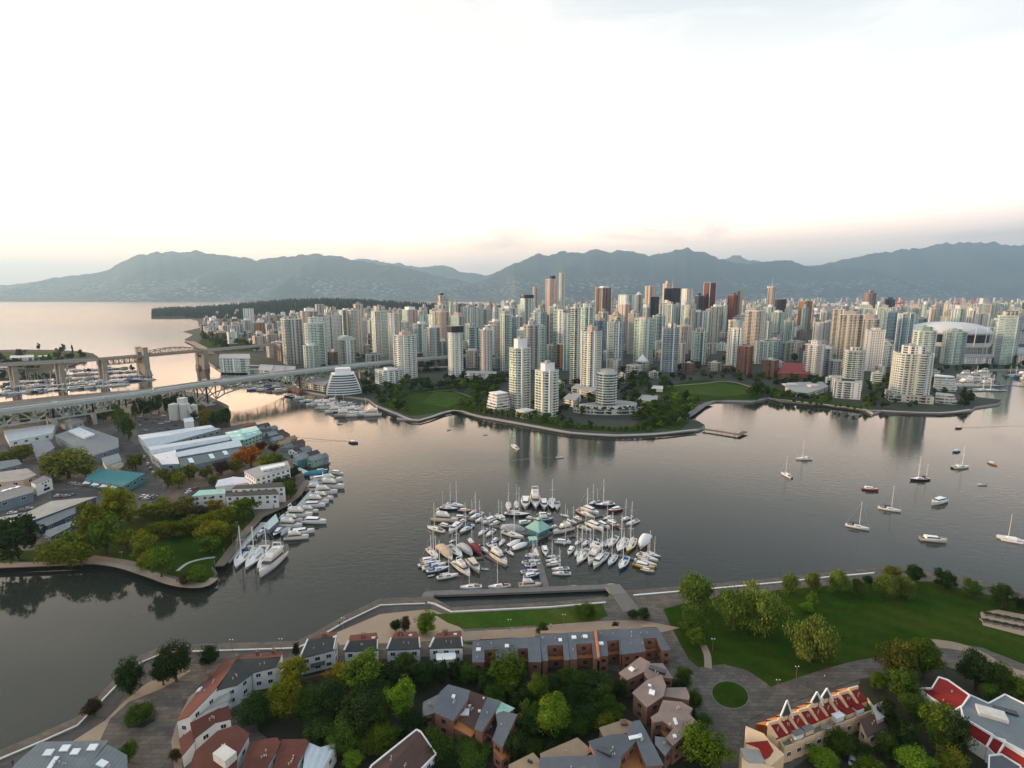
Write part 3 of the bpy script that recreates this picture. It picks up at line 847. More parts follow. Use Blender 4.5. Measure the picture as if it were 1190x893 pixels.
# its curved two-storey podium, in rings
for nm, r0, hh, mt in (('podium', 41, 6.0, 'f_pod'), ('podium_terrace', 34, 9.5, 'f_wh')):
    pb = MB(); ang = [R(-205 + 230 * i / 24) for i in range(25)]
    pl = [(r0 * math.cos(q), r0 * math.sin(q)) for q in ang]
    pb.prism([(p[0] * .75 - p[1] * .25 + 4, p[1] * .75 - p[0] * .25 + 2) for p in pl], 0, hh, 0, mt=1); pb.build(nm, [mt, 'roof_gravel'], o)
for i in range(17):
    q = R(-200 + 220 * i / 16); x_, y_ = 37.5 * math.cos(q), 37.5 * math.sin(q)
    hb_ = MB(); hb_.box((x_ * .75 - y_ * .25 + 4, y_ * .75 - x_ * .25 + 2, 6.9), (.6, 5.0, 1.7), q); hb_.build('hedge_planter', 'lawn', o)
T(667, 13, 358, 447, 'f_cg', 'nt', 50, (.6, 4), 'slender cream tower with a tall plain flank, behind the round podium tower', slabs=False)
T(680, 20, 358, 443, 'f_gg', 'ch', 40, (.6, 5, 'f_wg'), 'broad tall grey green tower joined behind the slender cream tower', fins=2)
o, a, c, H = T(686, 27, 386, 458, 'f_cg', 'nt', 42, (.55, 6, 'far_pink'), 'tall pale yellow and green tower right behind the round podium tower', corner='f_wg', fins=3, slabs=.4)
o, a, c, H = T(714, 24, 375, 428, 'f_bg', 'ch', 40, (.6, 3), 'blue green glass tower with white edges below the orange dome', corner='f_wg', fins=3, slabs=.4); L(o, 'the blue green tower', 715, 400)
o, a, c, H = T(530, 22, 381, 438, 'f_wg', 'ch', 45, None, 'pale green checked tower with a dark overhanging crown, standing before the park trees', crown='collar', slabs=.4); L(o, 'the dark crowned tower', 530, 405)
o, a, c, H = T(472, 29, 390, 441, 'f_wg', 'nt', 40, (.6, 4, 'far_pink'), 'green glass tower with two white vertical frames beside the bridge end', slabs=.6, fins=3); L(o, 'the white framed tower', 472, 415)
o, a, c, H = T(404, 25, 395, 424, 'f_wg', 'ch', 35, None, 'pale tower with a round vaulted roof just above the bridge deck', crown='arch', slabs=.5, corner='f_be'); L(o, 'the vaulted tower', 404, 405)
o, a, c, H = T(369, 34, 376, 428, 'f_gg', 'rd', 45, (.7, 7, 'f_wg'), 'big rounded pale green tower stepping up behind the bridge', slabs=.7); L(o, 'the big rounded green tower', 369, 395)
T(362, 20, 402, 430, 'f_gg', 'bow', 0, (.5, 3, 'white_paint'), 'lower bow fronted green block in front of the big rounded green tower', slabs=.6)
o, a, c, H = T(443, 23, 362, 421, 'f_gg', 'ch', 45, (.7, 6, 'f_be'), 'tall tower with a yellowish left flank and green glass front behind the bridge end', corner='f_be', slabs=.4); L(o, 'the yellow flanked tower', 443, 385)
T(342, 28, 371, 424, 'f_gr', 'nt', 45, (.5, 3), 'broad grey beige concrete slab tower left of the big rounded green tower', fins=0)
T(331, 17, 400, 420, 'f_bn', 'sq', 45, (.5, 2), 'squat brown block below the grey beige slab tower')
o, a, c, H = T(1054, 50, 411, 468, 'f_cg', 'ch', 62, (.62, 9, 'f_wh'), 'large cream balcony tower on a stone podium at the right seawall', corner='f_wg', slabs=1.0, fins=4, pod=(1.22, 9)); L(o, 'the large seawall tower', 1054, 435)
o, a, c, H = T(990, 28, 408, 455, 'f_cg', 'bow', 70, (.5, 4), 'bow fronted cream tower behind the white seawall block', corner='f_wg', slabs=.6); L(o, 'the bow fronted cream tower', 990, 425)
T(983, 33, 443, 464, 'f_wh', 'sq', 62, (.5, 3, 'glass_dark'), 'white six storey block with big square windows at the seawall', cat='apartment block', name='apartment_block', ratio=1.7)
T(970, 12, 438, 456, 'f_wh', 'sq', 60, None, 'small white block half hidden behind the white seawall block', cat='apartment block', name='apartment_block')
o, a, c, H = T(983, 27, 366, 428, 'f_be', 'nt', 60, (.6, 4, 'far_pink'), 'tall cream tower with pink lit top at the head of the cream row', slabs=.4); L(o, 'the tall cream row', 985, 385)  # pink evening light on the top is put into the penthouse colour
T(1005, 24, 371, 424, 'f_be', 'nt', 60, (.6, 5, 'far_pink'), 'second tall cream tower in the row, right of the pink topped one', slabs=.4)
T(1012, 22, 384, 432, 'f_wh', 'sq', 60, (.5, 3), 'white gridded tower in front of the tall cream row', fins=2)
T(1027, 20, 401, 426, 'f_wg', 'sq', 60, (.5, 3), 'lower white framed block filling the gap left of the large cream tower')
o, a, c, H = T(1033, 22, 362, 412, 'f_bg', 'ch', 55, (.6, 4), 'blue glass tower rising behind the tall cream row'); L(o, 'the blue glass tower', 1033, 385)
T(1052, 20, 366, 408, 'f_gg', 'ch', 55, (.6, 3), 'pale green tower right of the blue glass one')
T(1068, 28, 385, 440, 'f_gg', 'ch', 60, (.65, 5, 'green_roof'), 'green glass tower right behind the large cream seawall tower', slabs=.6, fins=4)
o, a, c, H = T(1105, 31, 386, 424, 'f_gg', 'ch', 60, (.55, 3), 'green glass tower standing in front of the stadium, left of centre', corner='f_bg', slabs=.6); L(o, 'the stadium front tower', 1105, 400)
o, a, c, H = T(1165, 33, 367, 424, 'f_gg', 'ch', 60, (.6, 5, 'f_be'), 'tall green glass tower at the right end of the stadium', corner='f_bg', slabs=.6); L(o, 'the stadium end tower', 1165, 390)
T(777, 23, 381, 433, 'f_bg', 'nt', 40, (.6, 5, 'f_wh'), 'teal glass tower with white corner lines behind the lawn', fins=3, slabs=.5); L(o, 'the teal tower', 777, 405)
T(811, 21, 386, 425, 'f_gg', 'nt', 45, (.6, 4, 'f_be'), 'dark green glass tower with tan top behind the lawn', corner='f_bg', fins=3); L(o, 'the green and tan tower', 811, 405)
T(789, 13, 399, 430, 'f_gr', 'sq', 45, (.5, 2), 'grey slab between the teal tower and the green and tan tower')
T(746, 22, 420, 432, 'f_gr', 'rd', 45, None, 'terraced grey block with a white pointed roof beside the park', crown='pyramid', extra='white_paint', slabs=1.2); L(o, 'the white pointed block', 746, 420)
T(736, 18, 425, 436, 'f_gr', 'sq', 45, None, 'lower terraced wing left of the white pointed roof', slabs=1.0)
o, a, c, H = T(864, 19, 402, 437, 'f_br', 'sq', 45, (.4, 2), 'red brick tower with a pale top facing the lawn', slabs=False); L(o, 'the red brick tower', 864, 420)
T(866, 20, 388, 416, 'f_be', 'sq', 45, (.6, 5, 'orange_panel'), 'cream tower with an orange lit rooftop block behind the red brick tower')  # warm low sun on the rooftop block is painted as its orange colour
T(894, 20, 418, 438, 'f_br', 'sq', 45, (.3, 2, 'white_paint'), 'low red brick block with a white box on its roof')
T(888, 26, 397, 424, 'f_gg', 'sq', 45, (.5, 2), 'broad green grey block behind the low red brick block')
T(919, 19, 398, 420, 'f_be', 'nt', 45, (.5, 2), 'beige block right of the broad green grey block')
T(944, 25, 401, 440, 'f_wh', 'nt', 45, (.5, 5), 'white stepped apartment tower above the community centre', slabs=.6); L(o, 'the white stepped tower', 944, 420)
T(955, 20, 405, 438, 'f_gr', 'nt', 45, None, 'grey glazed tower joined to the right of the white stepped tower', slabs=.6)
T(970, 14, 419, 440, 'f_gr', 'sq', 45, None, 'small grey block between the white stepped tower and the cream row')
T(952, 18, 375, 400, 'f_wh', 'sq', 30, None, 'plain white slab block left of the tall cream row')
# skyline
o, a, c, H = T(641, 16, 325, 392, 'f_mir', 'sq', 25, (.4, 4, 'f_dk'), 'tallest dark glass tower with a pink lit mirror top'); L(o, 'the pink topped mirror tower', 641, 345)
T(652, 8.5, 318, 396, 'f_gg', 'ch', 25, None, 'slim pale glass blade that tops the whole skyline, right of the pink mirror top', corner='f_be')
o, a, c, H = T(700, 18, 335, 390, 'f_bn', 'sq', 25, (.6, 2, 'white_paint'), 'brown tower with white corner piers, alone above the middle of the skyline', fins=1); L(o, 'the white piered tower', 700, 345)
o, a, c, H = T(725, 14, 354, 400, 'f_pk', 'sq', 40, None, 'pinkish tower with a white green glass pyramid roof', crown='pyramid', extra='far_white'); L(o, 'the pyramid roofed tower', 725, 355)
T(727, 20, 343, 388, 'f_wg', 'sq', 30, None, 'white green office block right behind the pyramid roof')
T(740.5, 11, 343, 392, 'f_gr', 'ch', 40, None, 'grey tower ending in a pale pointed cone', crown='pyramid', extra='far_white')
T(754, 13, 333, 385, 'f_pk', 'sq', 25, None, 'pink tan slab tower left of the black tower')
T(759, 12, 345, 392, 'f_dk', 'ch', 40, None, 'dark tower squeezed between the pink tan slab and the black tower')
o, a, c, H = T(779, 19, 335, 385, 'f_dk', 'sq', 35, None, 'black square office tower with a thin white mast', crown='spire', extra=10); L(o, 'the black office tower', 779, 345)
T(773, 10, 330, 378, 'f_pk', 'sq', 30, (.5, 3), 'pinkish tower peeping out behind the black tower')
T(796, 13, 336, 390, 'f_wh', 'sq', 25, None, 'white office tower right of the black tower')
T(810, 10, 344, 384, 'f_dk', 'sq', 25, (.4, 3), 'dark block between the white office tower and the striped red tower')
o, a, c, H = T(822, 14, 329, 384, 'f_rd', 'sq', 25, None, 'dark red tower with pale vertical stripes', fins=1); L(o, 'the striped red tower', 822, 340)
o, a, c, H = T(849, 12, 343, 386, 'f_rd', 'sq', 30, (.6, 2), 'red tower with stepped top right of the striped red tower'); L(o, 'the stepped red tower', 850, 350)
T(857, 9, 338, 384, 'f_pk', 'rd', 30, (.5, 2), 'narrow pinkish round topped tower behind the stepped red tower')
o, a, c, H = T(893, 10.5, 335, 385, 'f_pk', 'ch', 45, (1.25, 2.2, 'pale_concrete'), 'slender pinkish tower with a round deck and a tall white spire', crown='spire', extra=13); L(o, 'the spired lookout tower', 893, 345)
o, a, c, H = T(905, 16, 348, 384, 'f_dk', 'bow', 0, None, 'dark blue rounded office block beside the spired lookout tower'); L(o, 'the dark rounded block', 905, 352)
o, a, c, H = T(933, 19, 350, 386, 'f_or', 'ch', 30, None, 'orange red office block in the right half of the skyline'); L(o, 'the orange red block', 933, 355)
o, a, c, H = T(1008, 18, 341, 372, 'f_bn', 'ch', 20, (.5, 3), 'dark brown tower alone before the harbour cranes'); L(o, 'the dark brown harbour tower', 1008, 350)
T(1032, 12, 348, 372, 'f_dk', 'sq', 30, (.5, 2), 'dark grey tower near the red cranes')
o, a, c, H = T(612, 19, 344, 396, 'f_wg', 'ch', 40, None, 'blue white checkerboard tower with a dark flat crown', crown='collar', corner='f_bg'); L(o, 'the checkerboard tower', 612, 355)
T(622, 9, 335, 385, 'f_pk', 'rd', 30, (.8, 1.5), 'beige tower with a rounded top left of the pink mirror top')
o, a, c, H = T(514, 10, 344, 398, 'f_be', 'ch', 45, (.6, 3, 'f_dk'), 'slim cream tower with a dark cap rising left of the city centre'); L(o, 'the slim capped cream tower', 514, 365)
T(519, 9, 351, 398, 'f_be', 'ch', 45, (.6, 3), 'cream tower tight behind the slim capped one')
o, a, c, H = T(373, 11, 354, 378, 'f_be', 'sq', 30, None, 'beige slab tower in front of the wooded hill'); L(o, 'the hillside beige slab', 373, 360)
T(380, 5, 356, 378, 'f_wh', 'sq', 30, None, 'thin white tower touching the beige slab before the wooded hill')
T(418, 14, 354, 392, 'f_be', 'ch', 45, (.5, 2), 'tall beige tower with dark right flank before the wooded hill')
T(406, 14, 361, 392, 'f_be', 'nt', 45, (.5, 2), 'golden beige tower left of the tall beige tower with dark flank')
o, a, c, H = T(290, 12, 359, 378, 'f_wh', 'sq', 20, None, 'white ribbed slab tower above the beach trees', fins=1); L(o, 'the white ribbed slab', 290, 365)
T(470, 11, 373, 392, 'f_bg', 'sq', 30, None, 'blue mirror cube with a plain front behind the white framed tower')
T(493, 14, 377, 408, 'f_gg', 'rd', 45, (.6, 2), 'small rounded green tower right of the white framed tower')
T(715, 12, 366, 410, 'f_pk', 'rd', 45, None, 'round tower capped by an orange dome', crown='dome', extra='orange_glass')
o, a, c, H = T(762, 16, 371, 404, 'f_or', 'ch', 45, None, 'copper brown tower behind the terraced white pointed block'); L(o, 'the copper brown tower', 762, 385)
T(735, 14, 365, 412, 'f_be', 'nt', 45, (.5, 3), 'cream and grey tower right of the orange dome', fins=3)
T(565, 19, 384, 436, 'f_gr', 'ch', 45, (.5, 3, 'f_wh'), 'grey green tower with a pinkish left flank right of the dark crowned tower', corner='f_pk')
T(588, 16, 366, 432, 'f_gg', 'nt', 45, (.6, 4), 'tall green tower left of the cream waterfront twins', corner='f_bg', slabs=.4)
T(596, 12, 369, 428, 'f_bg', 'nt', 45, (.6, 3), 'blue green slim tower behind the cream waterfront twins')
T(617, 22, 378, 430, 'f_gr', 'ch', 45, (.5, 5, 'f_wh'), 'grey tower with white balcony bands behind the shorter cream twin', slabs=.8)
T(629, 12, 380, 430, 'f_gg', 'ch', 45, (.5, 3), 'narrow green tower above the shorter cream twin')
T(645, 17, 357, 412, 'f_wg', 'nt', 45, (.5, 3), 'tall grey white tower under the pink mirror top', fins=3)
T(640, 9, 366, 404, 'f_br', 'sq', 45, None, 'red brick slab half hidden under the pink mirror top')
T(653, 13, 400, 428, 'f_or', 'sq', 45, None, 'rust brick block between the twins and the slender cream tower')
T(700, 14, 363, 408, 'f_gr', 'nt', 45, (.5, 3), 'dark grey tower left of the orange dome', corner='f_bg')
T(551, 14, 380, 425, 'f_bg', 'ch', 45, (.5, 3), 'blue grey tower between the dark crowned tower and the pink flanked one')
# low buildings of the far bank
T(452, 32, 430, 448, 'f_wg', 'sq', 40, (.4, 3, 'white_paint'), 'low white framed apartment block at the foot of the white framed tower', slabs=.6, cat='apartment block', name='apartment_block')
plain('crane_red', (.50, .07, .05), .7, var=0)
plain('fabric_roof', (.62, .62, .62), .6, var=0, namt=.08, nscale=.05)
plain('red_roof_far', (.24, .035, .035), .9, var=0)
# --- low and special buildings of the far bank
def lowblock(label, pts, h, wall, roofm='roof_gravel', base_z=LZ, cat='building', name='low_building', extras=(), group=None):
    """A flat roofed block whose footprint is given by picture points on the ground."""
    poly = ccw(px_poly(pts, base_z))
    c = Vector((sum(p[0] for p in poly) / len(poly), sum(p[1] for p in poly) / len(poly), base_z))
    t_ = thing(name, label, cat, c, 0, group)
    pl = [(p[0] - c.x, p[1] - c.y) for p in poly]
    TOWERS.append((c.x, c.y, max(math.hypot(*p) for p in pl)))
    mb = MB(); mb.prism(pl, 0, h, 0, mt=0); mb.build('wall', wall, t_)
    rb = MB(); rb.prism(grow(pl, .4), h + .02, h + .6, 0, bottom=True); rb.build('roof', roofm, t_)
    for e in extras:
        eb = MB(); eb.box((e[0], e[1], h + .6 + e[4] / 2), (e[2], e[3], e[4]), 0); eb.build('roof_unit', e[5] if len(e) > 5 else 'concrete', t_)
    return t_, c, pl

# white stern-shaped block by the bridge: curved floors shrinking upwards
def stern_block():
    a, c = place(400, 461, 33, 20)
    t_ = thing('curved_apartment_block', 'white apartment block shaped like a ship stern below the bridge end', 'apartment block', c, R(20))
    H = ztop(c.y, 434) - LZ
    n = 9
    for k in range(n):
        s = 1 - .42 * (k / n) ** 1.3
        w = a * 1.25 * s
        po = [(-w / 2 + w * i / 12, -a * .42 * s - a * .16 * s * math.sin(math.pi * i / 12)) for i in range(13)] + [(w / 2, a * .4), (-w / 2, a * .4)]
        z = H * k / n
        b = MB(); b.prism(po, z, z + H / n, 0, mt=1); b.build('storey', ['glass_pale', 'white_paint'], t_)
        r = MB(); r.prism(grow(po, .9), z + H / n * .62, z + H / n * .98, 0, bottom=True); r.build('balcony_band', 'white_paint', t_)
    b = MB(); b.prism([(-a * .3, -a * .2), (a * .3, -a * .2), (a * .26, a * .25), (-a * .26, a * .25)], H, H + 7, 0); b.build('penthouse', 'white_paint', t_)
    TOWERS.append((c.x, c.y, a))
stern_block()
L(None, 'the ship shaped block', 400, 448)

# the stadium: a shallow white fabric roof over a stepped concrete bowl with masts
def stadium():
    c = G(1116, 417); Y = c.y
    p0, p1 = G(1078, 417), G(1158, 417)
    W = (p1.x - p0.x); D = W * .72
    c = Vector((c.x + W * .06, Y + D * .5, LZ))
    t_ = thing('stadium', 'big stadium with a shallow white cable roof behind green glass towers', 'stadium', c, R(-30))
    H = ztop(c.y - D * .3, 387) - LZ
    el = lambda k, n=40: [(W / 2 * k * math.cos(2 * math.pi * i / n), D / 2 * k * math.sin(2 * math.pi * i / n)) for i in range(n)]
    b = MB(); b.prism(el(.98), 0, H * .45, 0); b.build('lower_wall', 'f_gr', t_)
    b = MB(); b.prism(el(1.0), H * .45, H * .62, 0, bottom=True); b.build('concourse_band', 'pale_concrete', t_)
    b = MB(); b.prism(el(.97), H * .62, H * .94, 0); b.build('upper_wall', 'f_dk', t_)
    b = MB(); b.prism(el(1.05), H * .94, H, 0, bottom=True); b.build('roof_ring', 'concrete', t_)
    rb = MB(); top = ztop(c.y, 374) - LZ
    rings = []
    for k in range(7):
        s = 1.03 * math.cos(k / 6 * math.pi / 2 * .96)
        rings.append([(x, y, H + (top - H) * math.sin(k / 6 * math.pi / 2)) for x, y in el(s)])
    rb.loft(rings, cap0=False); rb.build('roof', 'fabric_roof', t_, smooth=True)
    for i in range(18):
        q = 2 * math.pi * i / 18
        x, y = W / 2 * 1.03 * math.cos(q), D / 2 * 1.03 * math.sin(q)
        b = MB(); b.bar((x, y, H * .5), (x * 1.03, y * 1.03, H + 12), 1.3); b.bar((x * 1.03, y * 1.03, H + 12), (x * .7, y * .7, H + 10), .5)
        b.build('mast', 'white_paint', t_)
    TOWERS.append((c.x, c.y, W * .5))
stadium()
L(None, 'the white roofed stadium', 1116, 380)

lowblock('white scalloped row of houses on the quay in front of the stadium', [(1118, 423), (1152, 423.5), (1153, 419), (1119, 418.5)], 12, 'f_wh', cat='building')
lowblock('tan brick warehouse at the right picture edge behind the quay trees', [(1180, 426), (1230, 426), (1230, 415), (1182, 415)], 20, 'f_be', cat='warehouse', name='warehouse')
t_, c, pl = lowblock('low community centre with pale grey roofs among the trees at the park edge', [(922, 461), (938, 463), (962, 455), (955, 449), (915, 450), (912, 454)], 6, 'f_pod', 'roof_gravel', cat='community centre', name='community_centre', extras=[(-14, 10, 18, 9, 2.2, 'pale_concrete'), (12, 0, 12, 9, 2.5, 'pale_concrete')])
L(None, 'the community centre', 936, 455)
lowblock('big dark red roofed hall in front of the white stepped tower', [(903, 441), (940, 442), (938, 429), (912, 427)], 9, 'f_br', 'red_roof_far', cat='hall', name='hall')
# stepped terraces: the white one at the foot of the twins and the one at the marina on the right
def terraces(label, x, base, w, rot, n, h, wall, rail, grp=None, bow=False):
    a, c = place(x, base, w, rot)
    t_ = thing('terraced_block', label, 'apartment block', c, R(rot))
    for k in range(n):
        s = 1 - .5 * k / n
        po = [(-a / 2 + a * .25 * k / n, -a / 2 * s), (a / 2, -a / 2 * s), (a / 2, a / 2), (-a / 2 + a * .25 * k / n, a / 2)]
        if bow: po = [(-a / 2, a / 2)] + [(-a / 2 * s + a * s * i / 10, -a / 2 * s - a * .15 * math.sin(math.pi * i / 10)) for i in range(11)] + [(a / 2, a / 2)]
        b = MB(); b.prism(po, h * k, h * (k + 1), 0, mt=1); b.build('storey', [wall, 'roof_gravel'], t_)
        r = MB(); r.prism(grow(po, .5), h * (k + 1) - .5, h * (k + 1) + .7, 0, bottom=True); r.build('terrace_rail', rail, t_)
    TOWERS.append((c.x, c.y, a * .7))
terraces('white stepped terrace apartments at the left foot of the cream waterfront twins', 579, 479, 27, 38, 6, 3.2, 'f_be', 'white_paint')
terraces('long low cream podium with planters in front of the cream waterfront twins', 610, 487, 24, 38, 2, 3.5, 'f_be', 'pale_concrete')
terraces('white curved terrace apartments right of the large cream seawall tower', 1096, 455, 24, 50, 6, 3.2, 'f_pod', 'white_paint', bow=True)
terraces('small round ended cream pavilion block on the right point', 1097, 470, 22, 50, 3, 3.4, 'f_pod', 'pale_concrete', bow=True)
# by the small bridge on the left
lowblock('glassy white gridded office block on the water beside the old bridge', [(256, 433), (292, 433.5), (291, 427), (257, 427)], 24, 'f_wg', cat='office block', name='office_block')
t_, c, pl = lowblock('building with a steep white slanted roof panel left of the glassy stepped rows', [(288, 436), (301, 436), (301, 431), (290, 431)], 8, 'f_gr', cat='building')
b = MB(); b.prism([(-10, -4), (12, -4), (14, 8), (-6, 8)], 8, 9, 0); me = b.build('slanted_panel', 'white_paint', t_); me.rotation_euler = (R(-35), 0, 0); me.location = (0, -6, 4)
for i, (x, lab) in enumerate(((309, 'grey glass stepped row nearest the white slanted roof'), (322, 'grey glass stepped row in the middle by the bridge'), (334, 'grey glass stepped row nearest the squat brown block'))):
    lowblock(lab, [(x - 8, 439 + i * 2), (x + 7, 440 + i * 2), (x + 10, 433), (x - 6, 432)], 12 - i, 'f_gg', 'concrete', cat='building')
lowblock('brown brick brewery shed under the bridge', [(352, 452), (378, 456), (386, 448), (360, 445)], 9, 'f_be', cat='building')
lowblock('long low blockhouse beside the checked tower, facing the park trees', [(541, 440), (576, 441), (577, 438), (543, 437)], 8, 'f_wh', 'roof_gravel', cat='building')
lowblock('low grey pavilion roof among the park trees', [(741, 469), (763, 471), (764, 464), (746, 463)], 4, 'concrete', 'roof_gravel', cat='pavilion', name='pavilion')
lowblock('small pale pavilion above the low grey pavilion in the park', [(757, 455), (770, 456), (770, 452.5), (759, 452)], 4, 'pale_concrete', 'pale_concrete', cat='pavilion', name='pavilion')
lowblock('white townhouse row between the twins and the round podium tower', [(655, 471), (668, 474), (675, 466), (662, 464)], 8, 'f_wh', cat='townhouses', name='townhouse_row')
lowblock('second white townhouse row, nearer the slender cream tower', [(664, 459), (690, 463), (694, 457), (670, 454)], 9, 'f_be', cat='townhouses', name='townhouse_row')

for i, (x, yb, w, st, lab) in enumerate([(650, 452, 12, 'f_gr', 'grey low block behind the shorter cream twin'), (700, 452, 11, 'f_wg', 'low white framed block behind the round tower on the curved podium'),
        (722, 446, 10, 'f_be', 'low beige block right of the tall pale yellow tower'), (545, 446, 9, 'f_gr', 'small grey block among the dark park trees'), (760, 440, 11, 'f_gr', 'low grey block left of the teal tower'), (800, 434, 12, 'f_br', 'low brick block between the teal tower and the green and tan tower'),
        (830, 432, 14, 'f_be', 'low beige block right of the green and tan tower'), (845, 434, 12, 'f_br', 'low brick block left of the red brick tower'), (905, 428, 12, 'f_gr', 'low grey block behind the dark red roofed hall'), (964, 446, 9, 'f_wg', 'low white framed block left of the bow fronted cream tower'),
        (1018, 446, 12, 'f_wg', 'low white framed block right of the bow fronted cream tower'), (1022, 436, 12, 'f_gr', 'low grey block behind the large cream seawall tower'), (1085, 440, 11, 'f_wh', 'low white block between the large cream seawall tower and the inlet')]):
    a, c = place(x, yb, w, 45)
    hh = 9 + (i * 7) % 9
    t_ = thing('low_building', lab, 'building', c, R(45)); TOWERS.append((c.x, c.y, a * .7))
    b = MB(); b.prism(foot('sq', a, a * 1.25), 0, hh, 0, mt=1); b.build('wall', [st, 'roof_gravel'], t_)
    b = MB(); b.prism(foot('sq', a * .4, a * .4), hh, hh + 2.4, 0); b.build('roof_unit', 'pale_concrete', t_)
# --- the rest of the city: rows of smaller buildings, only where something of them shows
ENV = [(225, 372), (250, 368), (300, 366), (340, 363), (380, 360), (420, 358), (460, 358), (500, 356), (540, 352), (580, 348), (620, 344), (660, 342), (720, 342), (780, 342), (830, 343), (870, 347), (910, 352), (960, 358), (1000, 354), (1040, 354),
       (1090, 352), (1140, 350), (1190, 350), (1240, 352)]
FRONT = [(240, 396), (300, 408), (335, 424), (350, 428), (500, 430), (520, 430), (560, 432), (640, 440), (690, 448), (735, 428), (760, 428), (880, 430), (960, 437), (1000, 425), (1060, 420), (1100, 418), (1190, 420)]
STY = [(225, ['f_pk', 'f_be', 'f_be', 'f_wh', 'f_or', 'f_gr', 'f_be']), (480, ['f_be', 'f_pk', 'f_gr', 'f_gg', 'f_cg', 'f_wg']), (580, ['f_gg', 'f_bg', 'f_gr', 'f_be', 'f_gg', 'f_pk']), (760, ['f_cg', 'f_gg', 'f_bg', 'f_gr', 'f_wg', 'f_gg', 'f_be']),
       (900, ['f_gg', 'f_bg', 'f_wg', 'f_gr', 'f_cg', 'f_be']), (1040, ['f_gg', 'f_be', 'f_gr', 'f_or', 'f_wh', 'f_bg'])]
rnd = random.Random(21)
hor = [999.0] * 1300                          # the highest row already covered, column by column, nearest first
for (tx, ty, tr) in TOWERS:
    pass
def cover(x0, x1, y):
    for k in range(max(0, int(x0)), min(1299, int(x1) + 1)): hor[k] = min(hor[k], y)
NFILL = 0
rows_ = [(r, .0) for r in (432, 428, 424, 420, 416, 412, 408, 404, 400, 396, 392.5, 389, 386, 383, 380.5, 378, 376, 374, 372, 370, 368.5)]
covers = sorted([(p[1], p) for p in []])
# what the hand-placed towers hide, added as their row is reached
HAND = []
for o in list(col.objects):
    if o.type == 'EMPTY' and o.get('category') in ('tower', 'apartment block', 'stadium'):
        ch = KIDS.get(o.name, [])
        hh = max((v.co.z + c_.location.z for c_ in ch for v in c_.data.vertices), default=10)
        ww = max((abs(v.co.x) for c_ in ch for v in c_.data.vertices), default=10)
        x_, yb = proj(o.location); _, yt = proj((o.location.x, o.location.y, LZ + hh * .93))
        wp = ww * .85 / pxm(o.location)
        HAND.append((o.location.y, x_ - wp, x_ + wp, yt))
HAND.sort()
hi_ = 0
for rw, _ in rows_:
    Yr = G(600, rw).y
    while hi_ < len(HAND) and HAND[hi_][0] <= Yr + 40:
        cover(*HAND[hi_][1:]); hi_ += 1
    x = 232 + rnd.uniform(0, 6)
    while x < 1215:
        sc_ = 1.0 / pxm(G(600, rw))          # px per metre
        wm = rnd.uniform(20, 34)
        w = wm * sc_ * 1.25
        xm = x + w / 2
        x += w * rnd.uniform(.95, 1.3)
        if rw > interp(xm, FRONT) - 1: continue
        if xm < 300 and rw < 384 and rnd.random() < .5: continue
        env = interp(xm, ENV)
        p = G(xm, rw)
        if any((p.x - tx) ** 2 + (p.y + 12 - ty) ** 2 < (tr + wm * .75) ** 2 for tx, ty, tr in TOWERS): continue
        hmax = min(105, ztop(p.y, env) - LZ)
        big = rnd.random()
        hh = rnd.uniform(.55, 1.0) * hmax if big < .42 else rnd.uniform(12, 36)
        if xm < 330: hh = min(hh, rnd.uniform(25, 52))
        hh = max(9, min(hh, 105))
        if hh < 30: wm *= rnd.uniform(1.0, 1.5)
        _, top = proj((p.x, p.y, LZ + hh))
        a0, a1 = int(max(0, xm - w / 2)), int(min(1299, xm + w / 2))
        vis = sum(max(0, hor[k] - top) for k in range(a0, a1 + 1))
        vis_cols = sum(1 for k in range(a0, a1 + 1) if top < hor[k] - 1.5)
        if vis < 34 or vis_cols < 3: continue
        sty = [s for s0, s in STY if xm >= s0][-1]
        st = rnd.choice(sty)
        if hh > 45 and st == 'f_or': st = 'f_pk'
        if hh < 30: st = rnd.choice([st, 'f_br', 'f_gr', 'f_be', 'f_wh', 'f_bn'])
        kd = rnd.choice(['sq', 'sq', 'ch', 'nt', 'rd' if hh > 40 else 'sq'])
        tower(xm, w, top, rw, st, kd, 45 + rnd.choice((0, 0, 0, -8, 6)), (rnd.uniform(.35, .7), rnd.uniform(1.5, 4), rnd.choice([st, 'white_paint', 'concrete', 'far_pink'])), None,
              corner=rnd.choice([None, 'f_gg', 'f_wg']) if st in ('f_be', 'f_pk', 'f_gr', 'f_wh') and hh > 40 else None, ratio=rnd.choice([1, 1, 1.3, .8]), fins=rnd.choice([0, 0, 0, 3]) if rw > 390 else 0,
              cat='tower' if hh >= 32 else 'block', name='tower' if hh >= 32 else 'block', h=hh, group='city buildings of the downtown peninsula')
        TOWERS.append((p.x, p.y + wm * .6, wm * .62))
        cover(xm - w * .42, xm + w * .42, top + .6)
        NFILL += 1
print('fill buildings', NFILL)

